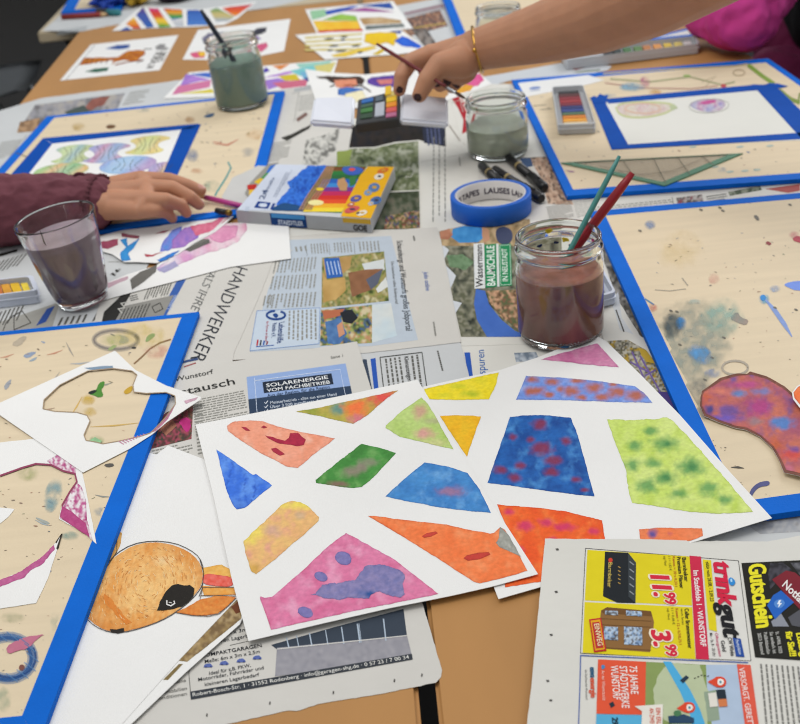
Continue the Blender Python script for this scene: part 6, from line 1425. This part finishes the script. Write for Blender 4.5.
def on_mid(u0, v0, u1, v1, c, nm='paint_pan'):
    C4 = [WD(358, 99.5, 1.60), WD(399, 89.5, 1.60), WD(399, 118.5, 1.553), WD(355.5, 124.5, 1.553)]
    def at(u, v): return (C4[0]*(1-u)+C4[1]*u)*(1-v)+(C4[3]*(1-u)+C4[2]*u)*v
    n = (C4[1]-C4[0]).cross(C4[3]-C4[0]).normalized(); n = n if n.z > 0 else -n
    Q = [at(*p)+n*.0016 for p in ((u0, v0), (u1, v0), (u1, v1), (u0, v1))]
    bm_obj(nm, slab(Q, .002, bevel=.0005), mat('cake_paint_'+c.strip('#'), c, .5, .15, 60), md)
for a in ((.10, .08, .38, .24, '#2a6ab4'), (.10, .28, .38, .42, '#3d5c4c'), (.10, .45, .38, .62, '#3f7a3c'), (.10, .66, .38, .84, '#2e4a34'), (.44, .08, .62, .28, '#56646e'), (.44, .34, .66, .84, '#b7bcc6'), (.70, .02, .95, .20, '#d8c878'), (.70, .22, .95, .40, '#efc420'), (.70, .42, .95, .58, '#ec9422'), (.70, .60, .95, .76, '#d85a58'), (.70, .78, .95, .93, '#b86a8c')): on_mid(*a)
bm_obj('yellow_paint_pan', slab([WD(385, 86, 1.60), WD(391, 85, 1.60), WD(391, 94, 1.59), WD(385, 95, 1.59)], .006, bevel=.0006), mat('cake_paint_efc420', '#efc420'), t)
# ---------------------------------------------------------------- pencil box
zt = .0195
q = [W(276, 164, zt), W(394.5, 167, zt), W(370.5, 219.5, zt), W(236, 210.5, zt)]
t = empty('pencil_box', (q[0]+q[2])/2-Vector((0, 0, zt)), 'white cardboard box of coloured pencils with rainbow and yellow print', 'pencil box')
bm_obj('carton', slab(q, .0175, bevel=.0006), mat('white_carton', '#c9cbcd', .5, .04, 30), t)
s = Sheet(zt+.0002, eps=.12*mm)
s.fill([(276.5, 164.4), (307, 165.2), (292, 190), (283, 211), (243, 210.4), (237, 210)], '#c9d0de', 1, m=INK)
s.fill([(308, 165.5), (330, 166), (324, 176), (312, 190), (302, 209), (286, 208), (276, 205), (282, 196), (290, 188), (287, 182), (297, 176), (302, 170)], photo(['#2356c0', '#1f4ca8', '#3a78d8', '#2a64c8'], .15, 3), 2, step=2, jit=1)
s.fill([(270, 208.5), (284, 203), (304, 206), (303, 211.5), (272, 210.5)], '#1f4c7c', 3, m=INK, jit=.5)
s.fill([(331, 166), (367, 166.5), (354, 184), (341, 210), (342, 213), (303, 211.5), (308, 196), (318, 180)], '#4b8a44', 2)
# coloured pencils fan
fan = ['#7a4a28', '#2f7a3c', '#2f6a3c', '#2a62b8', '#3f8ad0', '#7a3a8c', '#c02c5c', '#d0342c', '#e0502c', '#ecb02c', '#f0d43c']
for i, cc in enumerate(fan):
    u0 = i/len(fan); u1 = (i+1)/len(fan)
    L0 = (331-u0*28, 167+u0*45); R0 = (366-u0*24, 167+u0*45); L1 = (331-u1*28, 167+u1*45); R1 = (366-u1*24, 167+u1*45)
    s.fill([L0, R0, R1, L1], cc, 3)
for i in range(9):
    x = i*1.5; s.stroke([(327+x*.6, 166.5), (317+x, 182), (306+x, 198), (299+x, 210.5)], .9, ['#b08a68', '#8f6a4c'][i % 2], 5)
s.fill(ell(316, 203, 8, 2.8, 12), '#efe4a0', 5); s.fill(ell(320, 189.5, 4, 1.6, 10), '#e8c832', 5)
s.fill([(368, 166.8), (394, 167.2), (370.8, 218.8), (341, 216.6), (346, 203), (355, 186), (360, 176)], '#e6ae1e', 3)
R_ = random.Random(4)
s.fill(rounded([(341, 168), (350, 166.5), (362, 168), (364, 172), (356, 176), (345, 175)], 1), '#3f62b8', 6); s.fill(ell(352, 170, 3.4, 1.6, 10), '#d8503c', 7)
s.fill([(338, 180), (344, 178), (348, 185), (347, 191), (340, 191), (337, 185)], '#c09468', 6, jit=1); s.fill([(349, 178), (357, 176), (356, 184), (350, 187)], '#3d7a44', 6, jit=1)
for x, y, rx, ry, cc in ((383, 171, 6, 2.4, '#d0702c'), (379, 177, 5, 3, '#e3dccb'), (374, 188, 6, 4.5, '#5a7aa8'), (368, 193, 4, 3, '#7a98b8'), (376, 201, 6, 4, '#4a6a9c'), (371, 204, 3, 2, '#b0b8c4'), (356, 199, 6, 3.2, '#5a5a9c'), (351, 205, 4, 2, '#c06a50'), (352, 210, 8, 3.0, '#cc5a58'), (362, 213.5, 5.5, 2.5, '#e4dfd0'), (358, 213.5, 2, 1.2, '#7a6a58')):
    s.fill(ell(x, y, rx, ry, 14, -.3), cc, 6, jit=1.0); s.fill(ell(x+.5, y-.2, rx*.4, ry*.35, 8), ['#e9e2d2', '#3a3a52', '#c89a3c'][int(x) % 3], 7, jit=.4)
s.text('24', (264, 200), (268.5, 190), (258.5, 199.5), '#4a5a7c', 3, .02); s.text('Buntstifte', (266, 195), (275, 178), (262.6, 194.6), '#5a6a8c', 3)
s.lines((273, 197), (286, 172), (277, 197.5), 2, '#8a94aa', seed=3, layer=3); s.stroke([(283, 186), (292, 170)], .4, '#8a94aa', 3)
s.fill([(254, 207.8), (258, 201.4), (271, 203), (268, 209)], '#1c3f86', 3); s.fill(rounded([(258, 206.6), (260, 203.4), (268, 204.2), (266, 207.8)], 1), '#c9d2e0', 4); s.fill([(270, 209.4), (273, 203.4), (275.6, 203.7), (272.6, 209.7)], '#1c3f86', 3)
s.fill([(244, 211.2), (246, 207), (250, 207), (248, 211.5)], '#b9c2d2', 3)
s.build('printed_lid', t)
# front face print
fa, fb = W(236, 210.5, zt), W(370.5, 219.5, zt); dn_ = Vector((0, 0, -.0175)); n_ = (fb-fa).cross(Vector((0, 0, 1))).normalized()
if n_.y > 0: n_ = -n_
s = Sheet(.01)
def fp(u, v, o=.0003): return fa+(fb-fa)*u+dn_*v+n_*o
def fq(u0, v0, u1, v1, col, o): s.tri([fp(u0, v0, o), fp(u1, v0, o), fp(u1, v1, o), fp(u0, v1, o)], [(0, 1, 2, 3)], col)
fq(.0, .0, 1, 1, '#a9abae', .0002); fq(.26, .0, .53, .98, '#1c3f78', .0004); fq(.27, .02, .52, .35, '#4a90cc', .0005); fq(.80, .0, 1, .35, '#cfa53c', .0004)
V, Fc, w, h = glyphs('STAEDTLER', .03)
A_ = fp(.315, .82, .0007); Bv = fp(.505, .82, .0007)-A_; Cv = fp(.315, .48, .0007)-A_
s.tri([A_+Bv*(x/w)+Cv*(y/h) for x, y in V], Fc, '#c8d2e2')
V, Fc, w, h = glyphs('GOE', .04)
A_ = fp(.87, .88, .0007); Bv = fp(.97, .88, .0007)-A_; Cv = fp(.87, .45, .0007)-A_
s.tri([A_+Bv*(x/w)+Cv*(y/h) for x, y in V], Fc, '#3c3a38')
s.build('front_print', t)
# rainbow strip under the left end of the pencil box
s = Sheet(8.2*mm); s.base([(268, 164), (279, 162), (262, 190), (250, 199), (245, 193), (250, 183)], mat('carton_grey', '#8f8c84', .7))
for P, c in (([(270, 166), (277, 164), (272, 172), (266, 173)], '#2f6ac0'), ([(266, 173), (272, 172), (267, 180), (260, 179)], '#3f8a4c'), ([(260, 178), (267, 180), (262, 186), (254, 182)], '#d8b42c'), ([(247, 185), (256, 184), (258, 190), (248, 190)], '#b82c24'), ([(249, 190), (258, 189), (254, 196), (249, 197)], '#e0b83c')): s.fill(P, c, 1)
s.build('colour_chart_strip', None, 'short strip of rainbow coloured card under the left end of the pencil box', 'card')
# ---------------------------------------------------------------- people
def cone(bm, A, ra, B, rb, sub=3):
    t = bmesh.new()
    bmesh.ops.create_icosphere(t, subdivisions=sub, radius=ra, matrix=Matrix.Translation(A)); bmesh.ops.create_icosphere(t, subdivisions=sub, radius=rb, matrix=Matrix.Translation(B))
    r = bmesh.ops.convex_hull(t, input=t.verts)
    bmesh.ops.delete(t, geom=[g for g in r['geom_interior'] if isinstance(g, bmesh.types.BMVert)], context='VERTS')
    me = bpy.data.meshes.new('c'); t.to_mesh(me); t.free(); bm.from_mesh(me); bpy.data.meshes.remove(me)
def flesh(name, cones, voxel, smooth, mats, parent=None, seed=0, fold=0, fsc=20, loc=None, nails=()):
    bm = bmesh.new()
    for a in cones: cone(bm, *a)
    me = bpy.data.meshes.new(name); bm.to_mesh(me); bm.free()
    o = bpy.data.objects.new(name, me); COL.objects.link(o)
    m = o.modifiers.new('r', 'REMESH'); m.mode = 'VOXEL'; m.voxel_size = voxel
    m2 = o.modifiers.new('s', 'SMOOTH'); m2.factor = .6; m2.iterations = smooth
    bpy.context.view_layer.update()
    me2 = bpy.data.meshes.new_from_object(o.evaluated_get(bpy.context.evaluated_depsgraph_get()))
    bpy.data.objects.remove(o)
    if fold:
        vn = [v.normal.copy() for v in me2.vertices]
        for v, n in zip(me2.vertices, vn):
            q = noise.fractal(Vector((v.co.x, v.co.y*1.6, v.co.z))*fsc+Vector((seed, 0, 0)), 1, 2, 3); v.co += n*fold*(-abs(q)+.2)
    off = loc or Vector((0, 0, 0))
    if loc:
        for v in me2.vertices: v.co -= off
    for k in mats: me2.materials.append(k)
    for p in me2.polygons:
        p.use_smooth = True
        if nails:
            c = p.center+off
            for (N, nn, r) in nails:
                if (c-N).length < r and p.normal.dot(nn) > .35: p.material_index = 1
    o = link(name, me2, parent); o.location = off if not parent else o.location
    return o
def skin(name, c):
    m = mat(name, c, .5, .10, 35, .35, 700, spec=.35)
    b = m.node_tree.nodes['Principled BSDF']; b.inputs['Subsurface Weight'].default_value = .12; b.inputs['Subsurface Radius'].default_value = (.012, .005, .003); b.inputs['Subsurface Scale'].default_value = 1
    return m
SK1 = skin('warm_skin', '#bb8668'); SK2 = skin('tan_skin', '#bf8b6c')
# left hand
def h(px, py, z): return W(px, py, z)
wr = h(100, 201, .040)
M_ = dict(i=h(141, 180, .047), m=h(147, 188, .050), r=h(146, 200, .044), p=h(138, 211, .036))
cones = [(h(40, 205, .046), .024, wr, .023), (h(60, 202, .046), .022, h(104, 194, .042), .019), (h(62, 206, .042), .022, h(105, 206, .038), .019)]
for k, (r0, r1) in dict(i=(.018, .0125), m=(.018, .0125), r=(.018, .0118), p=(.016, .0105)).items():
    off = dict(i=h(106, 191, .042), m=h(105, 197, .044), r=h(105, 203, .040), p=h(107, 208, .036))[k]
    cones.append((off, r0, M_[k], r1))
cones += [(M_['i'], .0118, M_['m'], .0120), (M_['m'], .012, M_['r'], .0115), (M_['r'], .0115, M_['p'], .0105)]
nm = h(126, 196, .034); cones.append((h(108, 199, .034), .019, nm, .018))
fing = {'i': [(169, 180, .043, .0098), (188, 185.5, .034, .0086), (201, 190.5, .026, .0074)],
        'm': [(172, 188, .047, .0100), (190, 197, .034, .0088), (199, 204.5, .021, .0074)],
        'r': [(166, 200, .043, .0094), (181, 205, .030, .0082), (186.5, 212.5, .018, .0070)],
        'p': [(157, 210.5, .033, .0082), (168, 213.5, .023, .0072), (172.5, 218.5, .015, .0062)]}
nails = []
for k, L_ in fing.items():
    prev = M_[k]; pr = {'i': .0118, 'm': .012, 'r': .0112, 'p': .0100}[k]
    for (x, y, z, r) in L_:
        q_ = h(x, y, z); cones.append((prev, pr, q_, r)); last = prev; prev = q_; pr = r
    d = (prev-last).normalized(); up_ = (Vector((0, 0, 1))-d*d.z).normalized()
    nails.append((prev+up_*pr*.75-d*.001, up_, .0058))
cones += [(h(112, 190, .034), .016, h(140, 189, .026), .0125), (h(140, 189, .026), .0118, h(166, 192.5, .022), .0100), (h(166, 192.5, .022), .0098, h(189, 195.5, .019), .0082)]
p1 = flesh('person', cones, .0013, 7, [SK1, mat('natural_nail', '#c89484', .3, .03, 60)], loc=wr.copy(), nails=nails)
tag(p1, 'person reaching in from the left with a maroon sleeve, hand spread by the pencil box', 'person')
KN = mat('maroon_knit', '#6d3b45', .9, .14, 60, .5, 420)
cs = [(h(-190, 232, .06), .052, h(0, 208, .048), .043), (h(0, 208, .048), .043, h(60, 203, .046), .038), (h(60, 203, .046), .037, h(92, 201, .041), .034), (h(0, 214, .042), .042, h(90, 206, .038), .031)]
flesh('sleeve', cs, .0022, 4, [KN], parent=p1, fold=.006, fsc=26, seed=3)
# ribbed ruffled cuff
ax = (h(104, 201, .041)-h(88, 201, .041)).normalized(); u = Vector((0, 0, 1)); u = (u-ax*u.dot(ax)).normalized(); v_ = ax.cross(u)
bm = bmesh.new(); rings = []
c0_ = h(97, 201.5, .040)
for k, (o_, r) in enumerate([(-.016, .036), (-.012, .0385), (-.004, .0365), (.003, .036), (.006, .0372), (.008, .0355), (.006, .0325), (-.004, .032)]):
    ring = []
    for i in range(120):
        a = 2*math.pi*i/120; w_ = .0011*math.sin(a*34)*(1 if k in (3, 4, 5) else .35)
        ring.append(bm.verts.new(c0_+ax*(o_+w_)+u*(r+w_)*.93*math.cos(a)+v_*(r+w_)*1.04*math.sin(a)))
    rings.append(ring)
for a, b in zip(rings, rings[1:]):
    for i in range(120): bm.faces.new((a[i], a[(i+1) % 120], b[(i+1) % 120], b[i])).smooth = True
bmesh.ops.recalc_face_normals(bm, faces=bm.faces)
bm_obj('cuff', bm, mat('dark_maroon_rib', '#5c2f38', .9, .15, 80, .4, 400), p1)
bm = bmesh.new(); tl = []
cc = h(80, 178, .072)
for i in range(13):
    a = math.pi*1.7*i/12; tl.append(cc+Vector((.008*math.cos(a), .002*math.sin(a)-.002, .006*math.sin(a))))
bm_obj('button_loop', tube(tl, .0022, 8), mat('dark_maroon_rib', '#5c2f38'), p1)
# right arm
g = lambda x, y, d: WD(x, y, d)
wr = g(476, 50, 1.565)
A1 = [((476, 50, 1.565), .0275), ((505, 42.5, 1.515), .0315), ((545, 32, 1.455), .0375), ((600, 14, 1.37), .0455), ((650, -8, 1.30), .0500), ((720, -46, 1.20), .0510), ((790, -92, 1.12), .0500)]
cones = []
for (a, ra), (b, rb) in zip(A1, A1[1:]): cones.append((g(*a), ra, g(*b), rb))
cones += [(g(790, -92, 1.12), .050, g(880, -150, 1.2), .055)]
K = dict(i=g(431, 54, 1.575), m=g(440, 55, 1.59), r=g(450, 60, 1.60), p=g(459, 66, 1.60))
for k, r1 in dict(i=.0125, m=.0125, r=.012, p=.011).items():
    cones.append((g(472, 50, 1.57), .0235, K[k], r1))
cones += [(g(466, 58, 1.555), .0255, g(452, 64, 1.565), .022), (K['i'], .0135, K['r'], .013), (g(462, 68, 1.57), .022, g(455, 76, 1.585), .016)]
F2 = {'i': [(410, 62, 1.575, .0118), (401.5, 76, 1.57, .0104), (399.5, 90, 1.575, .0088)],
      'm': [(424, 68, 1.60, .0100), (428, 80, 1.59, .0090), (437, 84, 1.575, .0078)],
      'r': [(436, 74, 1.61, .0095), (440, 86, 1.59, .0085), (447, 83, 1.575, .0072)],
      'p': [(450, 80, 1.61, .0085), (452, 88, 1.59, .0075), (457, 85, 1.58, .0065)]}
nails = []
for k, L_ in F2.items():
    prev = K[k]; pr = .0130
    for (x, y, z, r) in L_:
        q_ = g(x, y, z); cones.append((prev, pr, q_, r)); last = prev; prev = q_; pr = r
    if k != 'i': nails.append((prev+(CAM-prev).normalized()*pr*.8+Vector((0, 0, .002)), ((CAM-prev).normalized()+Vector((0, 0, .4))).normalized(), .0062))
    else: nails.append((prev+(CAM-prev).normalized()*pr, (CAM-prev).normalized(), .005))
T = [((462, 62, 1.545), .022), ((440, 65, 1.535), .0160), ((427, 80, 1.535), .0128), ((419.5, 95, 1.54), .0100)]
for (a, ra), (b, rb) in zip(T, T[1:]): cones.append((g(*a), ra, g(*b), rb))
tp = g(417, 98, 1.54); nails.append((tp+(CAM-tp).normalized()*.0075, (CAM-tp).normalized(), .0062))
p2 = flesh('person', cones, .0015, 6, [SK2, mat('dark_nail_polish', '#3a2428', .25, .03, 60)], loc=wr.copy(), nails=nails)
tag(p2, 'person whose bare forearm with a gold bracelet reaches in from the upper right', 'person')
ax = (g(505, 42.5, 1.515)-wr).normalized(); cb = wr+ax*.003; vd = (cb-CAM).normalized(); a0_ = ax; ax = (ax-vd*ax.dot(vd)*.93).normalized(); u = ax.cross(vd).normalized(); v_ = ax.cross(u)*(1/ax.dot(a0_))
ring = [cb+u*(.0300*math.cos(a))+v_*(.0300*math.sin(a))+ax*.002*math.sin(a) for a in [2*math.pi*i/60 for i in range(61)]]
GOLD = mat('gold', '#c89a4a', .25, .05, 40, metal=1)
br_ = bm_obj('bracelet', tube(ring, .0021, 10), GOLD, p2)
bm = bmesh.new(); bmesh.ops.create_icosphere(bm, subdivisions=2, radius=.0035, matrix=Matrix.Translation(cb-v_.normalized()*v_.length*.030*(1 if v_.dot(_fwd) > 0 else -1))); bm_obj('clasp', bm, GOLD, br_)
# person in pink
V3 = lambda x, y, z: Vector((x, y, TZ+z))
PK = mat('magenta_fleece', '#cf3e92', .85, .16, 12, .4, 260); DK = mat('dark_magenta_cloth', '#6a1240', .9, .2, 14, .3, 200); BK = mat('black_vest_cloth', '#0d0d0f', .9, .1, 14, .2, 200)
el = W(742, 12, .07); fo = W(708, 14, .05); bs = WY(868, 10, 2.28); hip = Vector((bs.x, bs.y, TZ-.22)); ch = Vector((bs.x, bs.y, TZ+.30)); sh = Vector((bs.x-.10, bs.y-.02, TZ+.26)); kn = W(772, 92, -.16)
p3 = flesh('person', [(hip, .10, ch, .10), (ch, .06, sh, .05), (sh, .05, el, .035), (el, .035, fo, .025), (hip, .07, kn, .055), (kn, .05, kn+Vector((.03, 0, -.4)), .035)], .006, 3, [SK2], loc=hip.copy())
tag(p3, 'person at the top right corner in a magenta fleece and a black vest, seated', 'person')
flesh('fleece', [(hip+Vector((0, 0, .2)), .13, ch, .13), (ch, .1, sh, .09), (sh, .085, el, .064), (el, .064, fo, .040)], .005, 3, [PK], parent=p3, fold=.018, fsc=14, seed=5)
flesh('trousers', [(hip, .12, kn, .085), (kn, .08, kn+Vector((.03, 0, -.4)), .06), (hip, .11, W(800, 50, -.12), .09)], .006, 3, [DK], parent=p3, fold=.014, fsc=10, seed=2)
flesh('vest', [(hip+Vector((-.02, -.02, .22)), .150, ch+Vector((-.02, -.02, 0)), .155)], .006, 3, [BK], parent=p3, fold=.012, fsc=8, seed=9)
# ---------------------------------------------------------------- light
w = bpy.data.worlds.new('daylight'); S.world = w; w.use_nodes = True
bg = w.node_tree.nodes['Background']; bg.inputs[0].default_value = (.93, .96, 1.0, 1); bg.inputs[1].default_value = .56
def area(name, loc, tgt, sx, sy, e, col):
    l = bpy.data.lights.new(name, 'AREA'); l.shape = 'RECTANGLE'; l.size = sx; l.size_y = sy; l.energy = e; l.color = col
    o = bpy.data.objects.new(name, l); COL.objects.link(o); o.location = loc
    o.rotation_euler = (Vector(tgt)-Vector(loc)).to_track_quat('-Z', 'Y').to_euler(); return o
area('window_light', (2.2, 3.6, 2.4), (0, 1.4, TZ), 1.6, 1.6, 56, (.96, .98, 1.0))
area('ceiling_lamp', (-.5, 1.2, 2.9), (0, 1.2, TZ), 1.5, 1.5, 26, (1.0, .97, .93))
S.view_settings.view_transform = 'Standard'; S.view_settings.look = 'None'; S.view_settings.gamma = 1; S.view_settings.use_curve_mapping = False
S.view_settings.exposure = 0.0
S.cycles.use_denoising = True; S.cycles.filter_width = 1.1; S.cycles.max_bounces = 12; S.cycles.transmission_bounces = 10

_groups = {'newspaper': 'newspapers spread over the tables', 'painting': 'finished watercolours and drawings lying on the tables', 'drawing_board': 'plywood drawing boards edged with blue tape',
           'water_jar': 'glass jars of brush water', 'paint_brush': 'paint brushes in jars and in the hand', 'paint_tin': 'paint tins with coloured cakes', 'table': 'tables pushed together',
           'torn_paper': 'torn white papers on the lower left board', 'taped_drawing': 'drawings taped down with blue strips', 'sketch_sheet': 'sketch sheets near the upper right board', 'painted_cutout': 'painted cutouts on the right hand board'}
for o in list(S.objects):
    k = o.name.split('.')[0]
    if o.parent is None and k in _groups and 'group' not in o: o['group'] = _groups[k]
